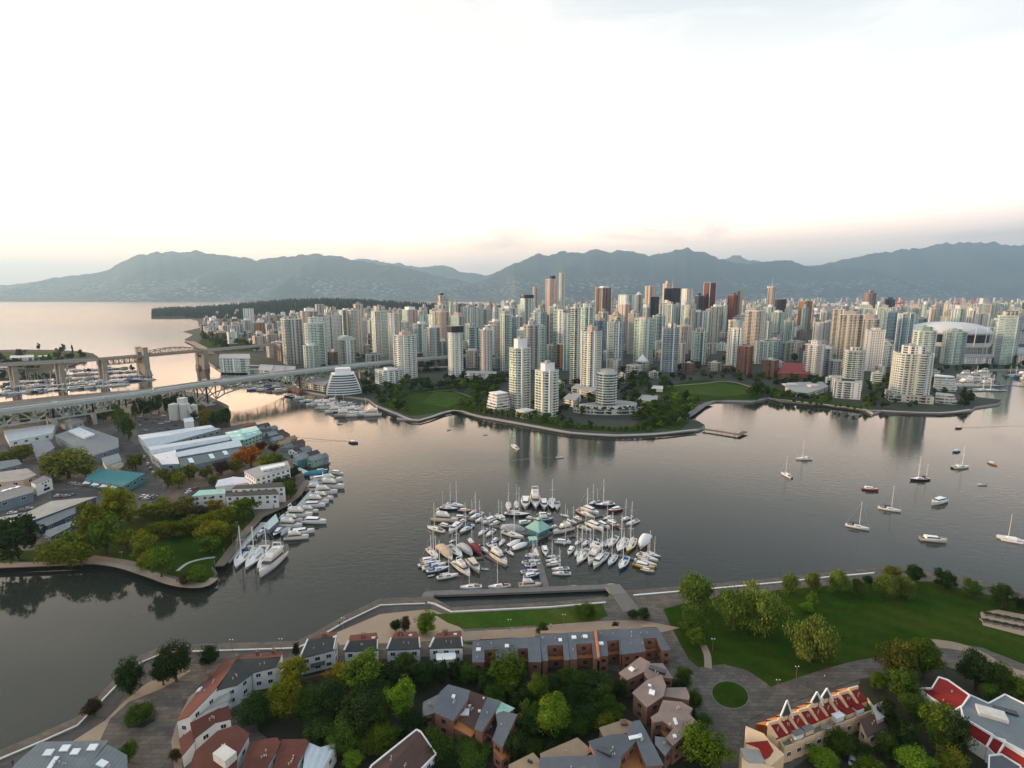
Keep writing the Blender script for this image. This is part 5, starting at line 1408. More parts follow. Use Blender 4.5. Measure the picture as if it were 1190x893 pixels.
# boats lying free in the bay
FG = 'boats anchored in the open bay'
for kind, x0, y0, x1, y1, h, cv, lab in [('s', 920, 555, 908, 549.5, 'white', 'white', 'small white sailboat anchored alone nearest the far lawn'), ('s', 943, 533.5, 925, 533, 'white', 'white', 'white sailboat anchored beyond the small lone one, below the far seawall towers'),
        ('b', 1117, 497, 1110, 497.5, 'red', 'red', 'tiny red motorboat heading left with a long wake near the far seawall'), ('b', 1114.5, 524, 1107, 525, 'blue', 'blue', 'small dark blue motorboat anchored above the tall masted white sailboat'),
        ('s', 1107, 543.5, 1126, 542.5, 'white', 'white', 'white sailboat with tall mast anchored below the small blue motorboat'), ('b', 1149, 537, 1159, 540.5, 'wood', 'red', 'small orange brown boat anchored far right near the picture edge'),
        ('k', 1079, 556.5, 1058, 557.5, 'black', 'red', 'dark two masted boat with furled red sails'), ('b', 1002, 567.5, 1021, 569.5, 'red', 'black', 'dark red motorboat with a black canopy, anchored above the two long sailboats'),
        ('d', 1146, 562.5, 1136.5, 562.8, 'white', 'white', 'tiny white dinghy anchored below the orange brown boat'), ('s', 1021, 589.5, 1047, 594, 'white', 'black', 'white sailboat with black cover, the upper of the two long anchored ones'),
        ('s', 983, 609.5, 1010, 615, 'white', 'black', 'long white sailboat with black cover, the lowest and nearest of the anchored ones'), ('b', 1097.5, 581.5, 1083, 586, 'white', 'navy', 'white cruiser with dark windows anchored between the long sailboats and the right edge'),
        ('b', 1070, 626, 1100, 629, 'cream', 'grey', 'long low cream workboat anchored nearest the park trees'), ('t', 1190, 629, 1158, 623.5, 'white', 'white', 'white trimaran anchored at the right picture edge above the dark trees'),
        ('b', 406, 513.5, 416, 514.5, 'navy', 'navy', 'dark motorboat crossing the channel with a long wake near the bridge marina'), ('d', 392, 492, 398, 492.5, 'white', 'white', 'small white dinghy off the marina beside the bridge'),
        ('s', 602, 522, 594, 517.5, 'white', 'white', 'white sailboat under way in front of the cream waterfront twins'), ('d', 646, 531.5, 655, 531, 'white', 'white', 'small white motor dinghy under way below the twins'), ('d', 520, 499.5, 525, 498.5, 'white', 'white', 'tiny white dinghy near the far seawall corner'),
        ('d', 562, 505, 567, 504.5, 'white', 'white', 'tiny white dinghy near the far seawall left of the twins')]:
    boat(kind, x0, y0, x1, y1, h, cv, lab, FG)
# the yacht quay at the island
QG = 'yachts berthed along the island quay'
for a in [('m', 328, 645, 302, 670, 'white'), ('s', 324.5, 635.5, 299.5, 662, 'white', 'grey'), ('s', 308, 635, 286, 661, 'white', 'white'), ('s', 289.5, 635.5, 274, 660, 'white', 'navy'), ('s', 300, 634, 291, 644, 'white', 'tan'), ('b', 307, 616, 299, 623.5, 'white'),
          ('b', 327, 614.5, 318, 624, 'black'), ('c', 336, 614, 327, 624, 'blue', 'grey'), ('m', 331, 625.5, 358.5, 624), ('b', 335.5, 621, 365, 617), ('m', 323.5, 610, 351, 612), ('m', 330, 604, 352, 605), ('b', 352, 606, 379, 607), ('m', 331, 599, 363, 599.5),
          ('m', 349, 594, 370, 594.5), ('b', 352, 588, 378, 587.5), ('m', 363, 578.5, 387, 579.5), ('m', 363, 573.5, 392, 572), ('m', 371, 565, 400, 566.5), ('m', 370, 561, 398.5, 557.5), ('b', 362, 558, 383, 555), ('c', 354, 552.5, 379, 550.5, 'blue', 'teal'),
          ('b', 366, 548, 381, 546.5, 'blue'), ('m', 356, 569, 380, 569), ('m', 356, 583, 382, 583.5), ('b', 385, 549, 399, 551)]:
    boat(*a, group=QG)
L(None, 'the glass roofed float', 318, 608)
L(None, 'the big white yacht', 315, 658)
L(None, 'the upper quay', 372, 565)
L(None, 'the middle quay', 360, 600)
# packed marinas farther off: rows of boats
def marina(rows, group, weights, seed, lab=None):
    r_ = random.Random(seed)
    for (x0, y0, x1, y1, n, lb, ang) in rows:
        for i in range(n):
            u = (i + .5 + r_.uniform(-.2, .2)) / n
            x, y = x0 + (x1 - x0) * u, y0 + (y1 - y0) * u
            c = G(x, y, 0)
            k = r_.choice(weights)
            ll = lb * r_.uniform(.8, 1.25)
            a_ = ang + r_.choice((0, 180)) + r_.uniform(-6, 6)
            d = Vector((math.cos(R(a_)), math.sin(R(a_)), 0)) * ll / 2
            pa, pb = proj(c - d), proj(c + d)
            boat(k, pa[0], pa[1], pb[0], pb[1], r_.choice(['white'] * 7 + ['navy', 'cream', 'blue', 'grey']), r_.choice(['blue', 'white', 'white', 'navy', 'tan', 'green', 'grey']), group=group)
marina([(352, 466.5, 388, 468, 5, 15, 20), (359, 470, 412, 471, 8, 15, 20), (372, 474, 418, 475.5, 7, 16, 20), (384, 478.5, 428, 479, 6, 17, 20), (396, 483.5, 434, 482.5, 4, 22, 15)], 'boats in the marina beside the bridge pier', 'mmmbbs', 3)
L(None, 'the bridge pier marina', 393, 475)
marina([(232, 444, 330, 447, 9, 13, 30), (262, 448.5, 326, 450, 7, 14, 30), (290, 453, 330, 455, 4, 15, 25), (333, 459, 352, 464, 3, 14, 30)], 'boats in the dim marina under the truss bridge', 'mbbsc', 4)
L(None, 'the dim bridge marina', 290, 449)
marina([(84, 431, 148, 428, 10, 13, 60), (70, 437, 172, 431, 15, 13, 60), (8, 446, 176, 436, 25, 13, 60), (4, 452, 180, 441, 27, 14, 60), (2, 458, 150, 447, 22, 15, 60)], 'boats in the packed marina behind the truss bridge', 'sssmbbsc', 5)
L(None, 'the packed far marina', 90, 445)
marina([(1116, 438, 1148, 436, 6, 24, 10), (1114, 443.5, 1152, 442, 6, 24, 10), (1114, 449, 1158, 448.5, 5, 28, 8), (1172, 436, 1195, 440, 4, 24, 8), (1130, 453, 1160, 454, 2, 30, 5)], 'white yachts in the inlet marina on the right', 'mmms', 6)
L(None, 'the inlet marina', 1135, 445)
# ---------------------------------------------------------------- buildings from their roof planes
plain("quay_glass", (.34, .48, .50), .25, .2)
roofing("red_tile", (.105, .036, .027), .35, 0, .4); roofing('charcoal_shingle', (.060, .060, .055), .3); roofing('grey_shingle', (.115, .125, .14), .3); roofing('pink_shingle', (.23, .175, .15), .3)
roofing('tan_shingle', (.27, .20, .13), .3); roofing('crimson_metal', (.19, .014, .012), .6, 3); roofing('crimson_bright', (.23, .018, .014), .6, 3); roofing('brown_shingle', (.085, .05, .04), .3); roofing('metal_grey', (.16, .18, .185), .6)
roofing('white_metal', (.50, .55, .58), .9, 0, .28); roofing('mint_metal', (.36, .60, .53), .8, 0, .12); roofing('teal_metal', (.04, .20, .22), .8, 0, .3); roofing('grey_metal', (.20, .22, .23), .9, 0, .4); roofing('green_roofing', (.30, .50, .43), .5, 3, .15)
plain('yellow_wall', (.50, .33, .05)); plain('ochre_wall', (.42, .25, .07))
plain('stucco', (.72, .72, .70), .8, var=.05, namt=.1); plain('cream_stucco', (.66, .48, .30), .8, var=.05, namt=.12); plain('teal_wall', (.05, .20, .24)); plain('blue_wall', (.16, .22, .27)); plain('navy_wall', (.05, .08, .16)); plain('tent', (.74, .70, .70), .7)
plain('flat_roof', (.20, .205, .205), .9, namt=.35, nscale=.2); plain('pale_flat', (.33, .315, .29), .9, namt=.3, nscale=.15); plain('orange_wood', (.40, .16, .055), .8)
def grow2(poly, ds):
    n = len(poly); out = []
    for i in range(n):
        p0, p1, p2 = Vector(poly[i - 1]), Vector(poly[i]), Vector(poly[(i + 1) % n])
        d1, d2 = (p1 - p0), (p2 - p1)
        if d1.length < 1e-4 or d2.length < 1e-4: out.append(tuple(p1)); continue
        d1.normalize(); d2.normalize()
        n1, n2 = Vector((d1.y, -d1.x)), Vector((d2.y, -d2.x))
        a, b = ds[i - 1], ds[i]
        cr = d1.x * d2.y - d1.y * d2.x
        if abs(cr) < .15: q = p1 + (n1 * a + n2 * b) / 2
        else:
            q1, q2 = p1 + n1 * a, p1 + n2 * b
            t_ = ((q2.x - q1.x) * d2.y - (q2.y - q1.y) * d2.x) / cr
            q = q1 + d1 * t_
            if (q - p1).length > 2.5: q = p1 + (q - p1).normalized() * 2.5
        out.append((q.x, q.y))
    return out
WINM = {}
def window(parent, a, b, t, zc, w, h, frame='white_paint', pane='glass_dark'):
    """A framed window standing just proud of the wall that runs from a to b."""
    key = (round(w, 1), round(h, 1), frame, pane)
    if key not in WINM:
        f = MB(); f.box((0, -.05, 0), (w + .24, .10, h + .24)); p = MB(); p.box((0, -.115, 0), (w, .03, h)); p.box((0, -.125, 0), (.07, .035, h), m=1)
        WINM[key] = (f.mesh('window', frame), p.mesh('pane', [pane, frame]))
    d = Vector((b[0] - a[0], b[1] - a[1])); rz = math.atan2(d.y, d.x)
    o = link('window', WINM[key][0], parent, loc=(a[0] + d.x * t, a[1] + d.y * t, zc), rz=rz)
    link('pane', WINM[key][1], o)
    return o
def hit(pl, px, py):
    (p0, nrm) = pl
    C = Vector((0, 0, CAMH)); d = ray(px, py)
    return C + d * ((p0 - C).dot(nrm) / d.dot(nrm))
SKYM = {}
def block(name, label, cat, roofs, wall='brick', win=None, skylights=(), chimneys=(), group=None, eave=.4, thick=.22, base=LZ, trim=None, vents=0, frame='white_paint', parapet=None):
    """A building: roof planes given by corners (picture x, picture y, height), walls dropped to the ground from their outer edges."""
    polys = []
    cnt = {}
    for m_, pts in roofs:
        w = [G(x, y, base + z) for x, y, z in pts]
        if area([(v.x, v.y) for v in w]) < 0: w = w[::-1]; pts = pts[::-1]
        polys.append((m_, pts, w))
        for i in range(len(pts)):
            k = frozenset((pts[i], pts[(i + 1) % len(pts)])); cnt[k] = cnt.get(k, 0) + 1
    allw = [v for _, _, w in polys for v in w]
    c = Vector((sum(v.x for v in allw) / len(allw), sum(v.y for v in allw) / len(allw), base))
    t_ = thing(name, label, cat, c, 0, group)
    wb_ = MB(); edges = []; planes = []
    for m_, pts, w in polys:
        n = len(w)
        w = [v - c for v in w]
        nrm = Vector((0, 0, 0))
        for i in range(1, n - 1): nrm += (w[i] - w[0]).cross(w[i + 1] - w[0])
        nrm.normalize(); pm = sum(w, Vector()) / n
        planes.append((pm + c, nrm))
        zat = lambda x, y, pm=pm, nrm=nrm: pm.z - ((x - pm.x) * nrm.x + (y - pm.y) * nrm.y) / nrm.z
        ds = []
        for i in range(n):
            j = (i + 1) % n
            outer = cnt[frozenset((pts[i], pts[j]))] == 1
            ds.append(eave if outer else 0)
            if outer:
                wb_.quadwall(w[i], w[j], 0, 1, 0, 0, zat(w[i].x, w[i].y) - .03, zat(w[j].x, w[j].y) - .03)
                edges.append((w[i], w[j]))
        g = grow2([(v.x, v.y) for v in w], ds)
        rb = MB()
        top = [Vector((q[0], q[1], zat(*q) + thick)) for q in g]; bot = [Vector((q[0], q[1], zat(*q))) for q in g]
        for i in range(n):
            j = (i + 1) % n
            rb.face([bot[i], bot[j], top[j], top[i]], 1 if trim else 0)
        tri = tessellate_polygon([[Vector((q[0], q[1], 0)) for q in g]]) if n > 4 else None
        if tri:
            for a3 in tri:
                a_, b_, c_ = [top[k] for k in a3]
                if (b_ - a_).cross(c_ - a_).z < 0: b_, c_ = c_, b_
                rb.face([a_, b_, c_])
        else: rb.face(top)
        ro = rb.build('roof', [m_, trim or m_], t_)
        if parapet:
            for i in range(n):
                if ds[i]:
                    pb = MB(); j = (i + 1) % n
                    pb.bar(top[i] + Vector((0, 0, .15)), top[j] + Vector((0, 0, .15)), .3, .5); pb.build('gutter', parapet, t_)
    wb_.build('wall', wall, t_)
    if win:
        nst, fh, spacing, ww, hh = win
        for a, b in edges:
            d = Vector((b.x - a.x, b.y - a.y)); Ln = d.length
            if Ln < 2.4: continue
            nr = Vector((d.y, -d.x)) / Ln
            mid = (a + b) / 2 + c
            if nr.dot(Vector((-mid.x, -mid.y)).normalized()) < .15: continue
            zr = min(a.z, b.z)
            k = max(1, int(Ln / spacing))
            for s in range(nst):
                zc = zr - fh * .5 - s * fh - .15
                if zc - hh / 2 < .3: continue
                for q in range(k): window(t_, a, b, (q + .5) / k, zc, ww, hh, frame)
    for (i, px, py, sw, sl) in skylights:
        p = hit(planes[i], px, py) - c
        k = (sw, sl)
        if k not in SKYM:
            sb = MB(); sb.box((0, 0, .2), (sw, sl, .4)); fr = sb.mesh('skylight', 'skylight'); SKYM[k] = fr
        o = link('skylight', SKYM[k], t_, loc=(p.x, p.y, p.z + thick))
        nrm = planes[i][1]; o.rotation_euler = nrm.to_track_quat('Z', 'Y').to_euler()
    for (i, px, py, h, w) in chimneys:
        p = hit(planes[i], px, py) - c
        if h <= .6 or w > 2.4:                  # a dark roof slot, or a flat topped roof hut
            lb_ = MB(); lb_.box((p.x, p.y, p.z + h / 2 + .1), (w * 1.3, w * (.45 if h <= .6 else .8), h + .3), R(-28)); lb_.build('roof_slot' if h <= .6 else 'roof_hut', 'glass_dark' if h <= .6 else 'pale_concrete', t_)
            continue
        cb = MB(); cb.box((p.x, p.y, p.z + h / 2 - .3), (w, w * .8, h + .6)); cb.box((p.x, p.y, p.z + h + .1), (w + .2, w * .8 + .2, .2))
        ch = cb.build('chimney', 'brown_brick', t_)
        fb_ = MB(); fb_.tube((p.x, p.y, p.z + h + .2), (p.x, p.y, p.z + h + .7), .18, .16); fb_.build('flue', 'dark_concrete', ch)
    rv = random.Random(len(label) * 7 + len(edges))
    for q in range(vents):
        m_, pts, w = polys[q % len(polys)]
        u = [rv.random() + .3 for _ in w]; s_ = sum(u)
        p = sum((v * k for v, k in zip(w, u)), Vector()) / s_ - c
        vb = MB(); vb.tube((p.x, p.y, p.z), (p.x, p.y, p.z + .55 + thick), .13, .13, 6); vb.box((p.x, p.y, p.z + .6 + thick), (.34, .34, .1)); vb.build('vent', 'concrete', t_)
    return t_, c, edges, planes
def flat(pts, z): return [(x, y, z) for x, y in pts]

# ---------------------------------------------------------------- the island
S1 = [(160.4, 507, 9), (244.4, 495, 9), (255, 499, 7), (172.5, 520, 7)]
t_, c, e_, pl_ = block('market_hall', 'large market hall with long pale blue white ridged roofs on the island', 'market hall',
      [('white_metal', [(160.4, 506, 8), (244.4, 494.7, 8), (249, 496.5, 10), (166, 512, 10)]), ('white_metal', [(166, 512, 10), (249, 496.5, 10), (256, 499.5, 7.5), (172.5, 520.5, 7.5)]),
       ('white_metal', [(172.6, 520, 8), (264, 505.5, 8), (266, 508, 9.5), (175, 524, 9.5)]), ('white_metal', [(175, 524, 9.5), (266, 508, 9.5), (267.5, 511.5, 8), (176.5, 528, 8)]),
       ('white_metal', [(204, 526, 9), (278, 511.5, 9), (281.4, 518.4, 7.5), (208, 531.5, 7.5)]), ('tent', [(177, 528.2, 8), (204, 524, 8), (208, 539, 5.5), (188.4, 540, 5.5), (184, 535, 6)]),
       ('glass_pale', [(208.5, 533, 6.5), (280, 520.5, 6.5), (276, 530, 3), (209.6, 544, 3)])], 'blue_wall', (1, 4, 6, 3, 2), vents=14, eave=.2, skylights=[(6, 222, 536, 3, 7), (6, 246, 531, 3, 7), (6, 262, 527, 3, 6)])
L(None, 'the market hall', 215, 515)
block('mint_roofed_shed', 'building with a pale mint green roof and rows of dormers at the water end of the market hall', 'building',
      [('mint_metal', [(262, 503, 8), (280, 499.5, 8), (284, 511, 8), (271, 512.5, 8)]), ('mint_metal', [(280, 499, 8.5), (297, 495.5, 8.5), (301, 500, 10), (282, 504.5, 10)]), ('mint_metal', [(282, 504.5, 10), (301, 500, 10), (304, 504, 7.5), (284, 511, 7.5)])],
      'green_roof', (2, 3, 3.5, 2, 1.6), skylights=[(0, 266, 504, 4, 2), (0, 274, 503, 4, 2), (0, 270, 508, 4, 2), (0, 278, 507, 4, 2), (1, 286, 500, 4, 2), (1, 293, 498.5, 4, 2), (2, 289, 505.5, 4, 1.6), (2, 296, 503.5, 4, 1.6)])
block('red_roofed_shed', 'thin dark red roofed shed on the wharf beyond the mint green roof', 'shed', [('crimson_metal', flat([(284, 494.5), (296.5, 492.6), (297, 494.3), (284.5, 496.3)], 5))], 'brown_brick')
# the concrete batching plant
cp = G(209, 489); t_ = thing('concrete_plant', 'grey concrete plant with paired silos and a loading tower before the bridge arch', 'concrete plant', cp)
for k, (x, y, r, h) in enumerate([(-6, 2, 5, 17), (4, 4, 5, 17), (-3, 12, 5, 15), (8, 12, 4, 14)]):
    b = MB(); b.tube((x, y, 0), (x, y, h), r, r, 14); b.tube((x, y, h), (x, y, h + 1.5), r * .95, .6, 14); b.build('silo', 'pale_concrete', t_)
b = MB(); b.box((1, 6, 19), (7, 7, 8)); b.build('head_house', 'pale_concrete', t_)
b = MB(); b.bar((16, -2, 3), (3, 6, 21), 2, 2.2); b.build('conveyor', 'steel', t_)
L(None, 'the concrete plant', 209, 480)
block('white_box_shed', 'tall plain white box shed between the concrete plant and the market hall', 'shed', [('white_metal', flat([(213.5, 487, ), (223.5, 485.5), (225, 490), (214.5, 491.5)], 10))], 'stucco')
block('teal_building', 'long teal roofed building with four white awnings on the island', 'building', [('teal_metal', [(99, 557, 5), (116, 545, 6), (168, 551, 6), (143.5, 565, 5)])], 'teal_wall', (1, 3, 6, 3, 1.8))
t_ = KIDS and [o for o in col.objects if o.get('label', '').startswith('long teal')][0]
for k in range(4):
    p = G(103 + 10 * k, 559.5 + 1.9 * k, LZ + 3.6) - Vector(t_.location)
    b = MB(); b.face([(p.x - 2.6, p.y - 2.4, p.z - .7), (p.x + 2.6, p.y - 2.7, p.z - .7), (p.x + 2.6, p.y + 1, p.z + .4), (p.x - 2.6, p.y + 1.3, p.z + .4)]); b.face([(p.x - 2.6, p.y - 2.4, p.z - .9), (p.x + 2.6, p.y - 2.7, p.z - .9), (p.x + 2.6, p.y - 2.7, p.z - .7), (p.x - 2.6, p.y - 2.4, p.z - .7)]); b.build('awning', 'tent', t_)
L(None, 'the teal roofed building', 135, 555)
WHT = ('stucco', (2, 3, 4.2, 1.5, 1.5))
block('hotel', 'long white hotel front with a row of square windows above the boardwalk', 'hotel', [('charcoal_shingle', flat([(262.5, 577), (268, 573), (320, 569.5), (323.5, 574.5)], 9))], *WHT, chimneys=[(0, 285, 573, 1.2, 1.2)])
block('hotel_wing', 'white hotel rear wing with a flat dark roof and end wall', 'hotel', [('charcoal_shingle', flat([(270, 568.5), (274, 565), (327, 561), (331, 566)], 10))], *WHT)
block('white_apartment_block', 'white three storey block with roof terraces, uppermost of the white island buildings', 'apartment block', [('roof_gravel', flat([(284, 548), (302, 542), (333.5, 536.5), (337, 544), (297, 556)], 11)), ('white_paint', flat([(303, 543.5), (330, 538.5), (331, 541), (305, 546.5)], 12.5))], 'stucco', (3, 3, 3.4, 1.5, 1.5))
block('small_hotel_wing', 'low white wing with dormer windows left of the long white hotel front', 'hotel', [('green_roofing', flat([(224, 577), (232, 570.5), (261, 569), (261, 574)], 7))], *WHT)
block('white_tent', 'white peaked tent roof between the white island buildings', 'tent', [('tent', [(251, 566, 4), (254, 558.5, 6), (270, 555.5, 6), (272, 563, 4)]), ('tent', [(270, 555.5, 6), (286, 555.5, 6), (296, 560, 4), (272, 563, 4)])], 'tent')
L(None, 'the long white hotel front', 293, 580)
bl = [('white_roofed_shed', 'wide white roofed shed below the bridge at the left edge', [('white_metal', [(4.4, 500.5, 6), (54, 494, 6), (65, 493.6, 5), (60, 503, 6), (11, 514, 5)])], 'stucco'),
      ('grey_shed', 'big grey multi gabled workshop roof left of the tree lined road', [('grey_metal', [(64, 506.5, 7), (95, 495, 7), (118, 503, 9), (82, 516, 9)]), ('grey_metal', [(82, 516, 9), (118, 503, 9), (137, 510, 7), (137.5, 520, 6), (104.5, 531.5, 6)])], 'blue_wall'),
      ('white_gabled_shed', 'bundle of white and grey roofs on top of the big grey workshop', [('white_metal', [(80, 501, 9.6), (92, 497.3, 9.6), (110, 505, 10.4), (98, 509, 10.4)])], 'stucco'),
      ('dark_grey_shed', 'dark grey shed roof between the white roofed shed and the round yellow green tree', [('grey_metal', [(37, 514, 6), (57, 512, 6), (63, 521, 5), (44, 532, 5)])], 'concrete'),
      ('blue_grey_shed', 'blue grey roofed shed cut by the left picture edge', [('metal_grey', [(-30, 541, 6), (20, 534, 6), (25, 540, 5), (-30, 553, 5)])], 'blue_wall'),
      ('tan_flat_building', 'flat tan roofed building behind the white mural block', [('pale_flat', flat([(-30, 553), (31, 545), (42, 552.5), (27, 558.5), (-30, 564)], 6))], 'cream_stucco'),
      ('blue_green_warehouse', 'blue green walled warehouse with dark roof and skylights left of the white mural block', [('flat_roof', flat([(-30, 575), (14, 563.5), (38, 567), (37, 573), (-30, 592)], 6))], 'blue_wall'),
      ('long_pale_shed', 'long pale flat roofed shed beside the parking court, upper one', [('pale_flat', flat([(0, 602), (32, 596), (60, 583), (111, 578), (43, 603.5), (10, 612)], 6))], 'navy_wall'),
      ('low_blue_shed', 'long blue grey lean to roof below the pale flat shed', [('metal_grey', [(43, 607, 5), (87, 588.5, 5), (87, 597, 4.4), (49, 614, 4.4)])], 'navy_wall'),
      ('lowest_blue_shed', 'narrow grey roofed shed nearest the big dark tree', [('grey_metal', [(49, 619.5, 4), (87, 605, 4), (87, 610, 3.4), (59, 624, 3.4)])], 'navy_wall'),
      ('grey_white_shed', 'small grey and white roofed shed above the teal roofed building', [('grey_metal', [(118.5, 533, 5), (137, 527.5, 5), (141, 535.5, 4), (123.5, 542, 4)])], 'stucco'),
      ('yellow_shed', 'small yellow walled shed by the teal roofed building', [('grey_metal', [(127, 542.5, 4), (141, 538.5, 4), (146, 540, 4), (138, 545, 4)])], 'yellow_wall'),
      ('arched_grey_shed', 'grey triangular roofed shed directly under the truss bridge', [('grey_metal', [(66, 488, 7), (80.7, 480.5, 10), (83, 494, 8)]), ('grey_metal', [(83, 494, 8), (80.7, 480.5, 10), (97, 490.5, 7)])], 'concrete'),
      ('pale_blue_building', 'pale blue glazed building half hidden behind the bridge truss', [('metal_grey', flat([(56, 473), (96, 468), (97, 472), (57, 477)], 12))], 'glass_pale')]

for nm, lab, rf, wl in bl:
    sky_ = [(0, 5, 571, 2, 3), (0, 12, 569, 2, 3), (0, 20, 567, 2, 3)] if nm == 'blue_green_warehouse' else []
    block(nm, lab, 'warehouse' if 'warehouse' in nm else 'shed' if 'shed' in nm else 'building', rf, wl, (1, 3.5, 7, 2.2, 1.6), vents=3, skylights=sky_)
# the white block whose doors and windows look like a face
t_, c, ed, pl_ = block('mural_block', 'white block whose round windows and dark door make a face', 'building', [('flat_roof', flat([(36, 561), (50, 553.5), (60, 556), (41, 563)], 8))], 'stucco', eave=.05)
a, b_ = G(41, 563, LZ + 8) - c, G(60, 556, LZ + 8) - c
for u, z, w, h in ((.42, 6.6, .7, .7), (.6, 6.8, .7, .7), (.78, 7.0, .7, .7), (.58, 4.6, 1.5, 1.3), (.62, 2.2, 4.0, 1.6)):
    window(t_, a, b_, u, z, w, h, 'dark_concrete')
L(None, 'the white mural block', 50, 565)

# floating homes off the island's tip
fh = random.Random(12)
FHC = [('grey', 'metal_grey', 'blue_wall'), ('blue grey', 'grey_metal', 'teal_wall'), ('white', 'charcoal_shingle', 'stucco'), ('brown', 'brown_shingle', 'timber'), ('ochre', 'tan_shingle', 'ochre_wall'), ('pale green', 'grey_metal', 'green_roof')]

for i, (x, y, k) in enumerate([(301, 505, 0), (307, 501.5, 3), (309, 508, 2), (316, 505, 0), (316, 512, 1), (323, 508.5, 2), (322, 516, 5), (329, 512.5, 3), (330, 521, 4), (338, 517.5, 4), (337, 525.5, 0), (346, 523, 3), (345, 530, 2), (354, 529, 0), (353, 536, 5), (363, 535, 2), (349, 541, 1), (366, 541, 5), (373, 539, 0)]):
    cn_, rf, wl = FHC[k]
    c = G(x, y, .4); rz = R(-32 + fh.uniform(-6, 6))
    t_ = thing('floating_home', cn_ + ' floating home', 'floating home', c, rz, 'floating homes off the island tip', auto=(x, y - 3))
    w, d, h = fh.uniform(7.5, 9), fh.uniform(8, 11), fh.uniform(4.8, 6.4)
    b = MB(); b.box((0, 0, 0), (w + 1.6, d + 1.6, .9)); b.build('float', 'grey_timber', t_)
    b = MB(); b.prism([(-w / 2, -d / 2), (w / 2, -d / 2), (w / 2, d / 2), (-w / 2, d / 2)], .45, h, 0)
    b.face([(-w / 2, -d / 2, h), (w / 2, -d / 2, h), (0, -d / 2, h + 1.8)]); b.face([(w / 2, d / 2, h), (-w / 2, d / 2, h), (0, d / 2, h + 1.8)]); b.build('wall', wl, t_)
    b = MB(); e = .4
    for s in (-1, 1): b.face([(s * (w / 2 + e), -d / 2 - e, h - .2), (s * (w / 2 + e), d / 2 + e, h - .2), (0, d / 2 + e, h + 2.0), (0, -d / 2 - e, h + 2.0)][::s])
    b.build('roof', rf, t_)
    for u in (.3, .7): window(t_, (-w / 2, -d / 2), (w / 2, -d / 2), u, h - 1.4, 1.6, 1.4); window(t_, (w / 2, -d / 2), (w / 2, d / 2), u, h - 1.4, 1.6, 1.4)
    window(t_, (-w / 2, -d / 2), (w / 2, -d / 2), .5, 1.6, 2.2, 1.9)
L(None, 'the ochre floating homes', 335, 519)

# boardwalk, docks, breakwater
def dock(label, pts, w, z=.65, mat_='grey_timber', name='dock', cat='dock', piles=True, thick=.7):
    g = [G(x, y, z) for x, y in pts]
    c = sum(g, Vector()) / len(g)
    t_ = thing(name, label, cat, (c.x, c.y, 0))
    for i in range(len(g) - 1):
        a_, b_ = g[i] - c, g[i + 1] - c
        d = (b_ - a_).normalized()
        mb = MB(); mb.bar(a_ - d * w * .3 + Vector((0, 0, z - thick / 2 - c.z + c.z)), b_ + d * w * .3 + Vector((0, 0, z - thick / 2 + .003 * i)), w, thick); mb.build('deck', mat_, t_)
        if piles:
            L_ = (b_ - a_).length
            nrm = Vector((-d.y, d.x, 0))
            for k in range(int(L_ / 12) + 1):
                q = a_ + d * (k * 12) + nrm * (w / 2 + .2)
                mb = MB(); mb.tube((q.x, q.y, -1), (q.x, q.y, z + 2.2), .2, .2, 6); mb.build('pile', 'timber', t_)
    return t_
dock('pale timber quay float under the park boardwalk', [(264, 652), (284, 631), (306, 608)], 3.5, mat_='pale_concrete')
dock('pale timber quay float behind the upper yachts', [(330, 601), (349, 588), (368, 566), (364, 553), (346, 545)], 5, mat_='pale_concrete')
dock('dark timber boardwalk on posts along the island park', [(256, 656), (282, 622), (302, 600), (330, 587.5), (346, 575), (356, 560)], 4.5, LZ + .35, 'timber', 'boardwalk', 'boardwalk', True, .5)
dock('short finger dock between the big white yacht and the quay', [(318, 632), (300, 650)], 1.6)
dock('timber arm dock of the round marina, west side', [(612, 634), (588, 640), (566, 646), (588, 657)], 2.2)
dock('timber arm dock of the round marina, north west side', [(612, 621), (580, 612), (552, 604), (528, 600)], 2.2)
dock('timber arm dock of the round marina, north side', [(625, 612), (620, 600), (612, 594)], 2.2)
dock('timber arm dock of the round marina, north east side', [(645, 616), (672, 606), (700, 598), (716, 611)], 2.2)
dock('timber arm dock of the round marina, east side', [(643, 627), (668, 622), (700, 641), (722, 646), (744, 651)], 2.2)
dock('timber arm dock of the round marina, south west side', [(560, 648), (530, 652), (505, 654)], 2.2)
dock('timber walkway from the green roofed float toward the gangway', [(625, 636), (626, 652)], 3)
dock('sloping timber gangway between the marina walkway and the breakwater', [(626, 652), (634.5, 683)], 3.2, 1.0, 'grey_timber', 'gangway', 'gangway', False, .5)
dock('long grey timber breakwater walkway in front of the marina', [(497, 689.5), (600, 686), (714, 681.5)], 3.6, 1.6, 'grey_timber', 'breakwater', 'breakwater', True, 1.0)
dock('short timber walkway joining the breakwater to the west bank', [(498, 691), (492, 701)], 5, 2.0, 'grey_timber', 'breakwater', 'breakwater', False, 1.2)
dock('concrete landing stage joining the breakwater to the park bank', [(714, 683), (722, 693), (732, 707)], 7, 2.6, 'grey_timber', 'landing_stage', 'landing stage', False, 1.2)
dock('fishing pier on posts reaching out from the far park corner', [(818, 498.5), (838, 501.5), (858, 505), (866, 501.5)], 4, 2.2, 'timber', 'pier', 'pier', True, .7)
dock('grey wharf deck along the far park bank', [(787, 489.5), (803, 481), (816, 471.5), (824, 468)], 8, 2.6, 'grey_timber', 'wharf', 'wharf', True, .8)
dock('white float in the inlet marina, lower one', [(1118, 447), (1160, 446.5), (1200, 450)], 3)
dock('white float in the inlet marina, upper one', [(1118, 440.5), (1152, 439.5)], 3)
dock('float of the marina beside the bridge pier', [(360, 472), (432, 481)], 2.5)
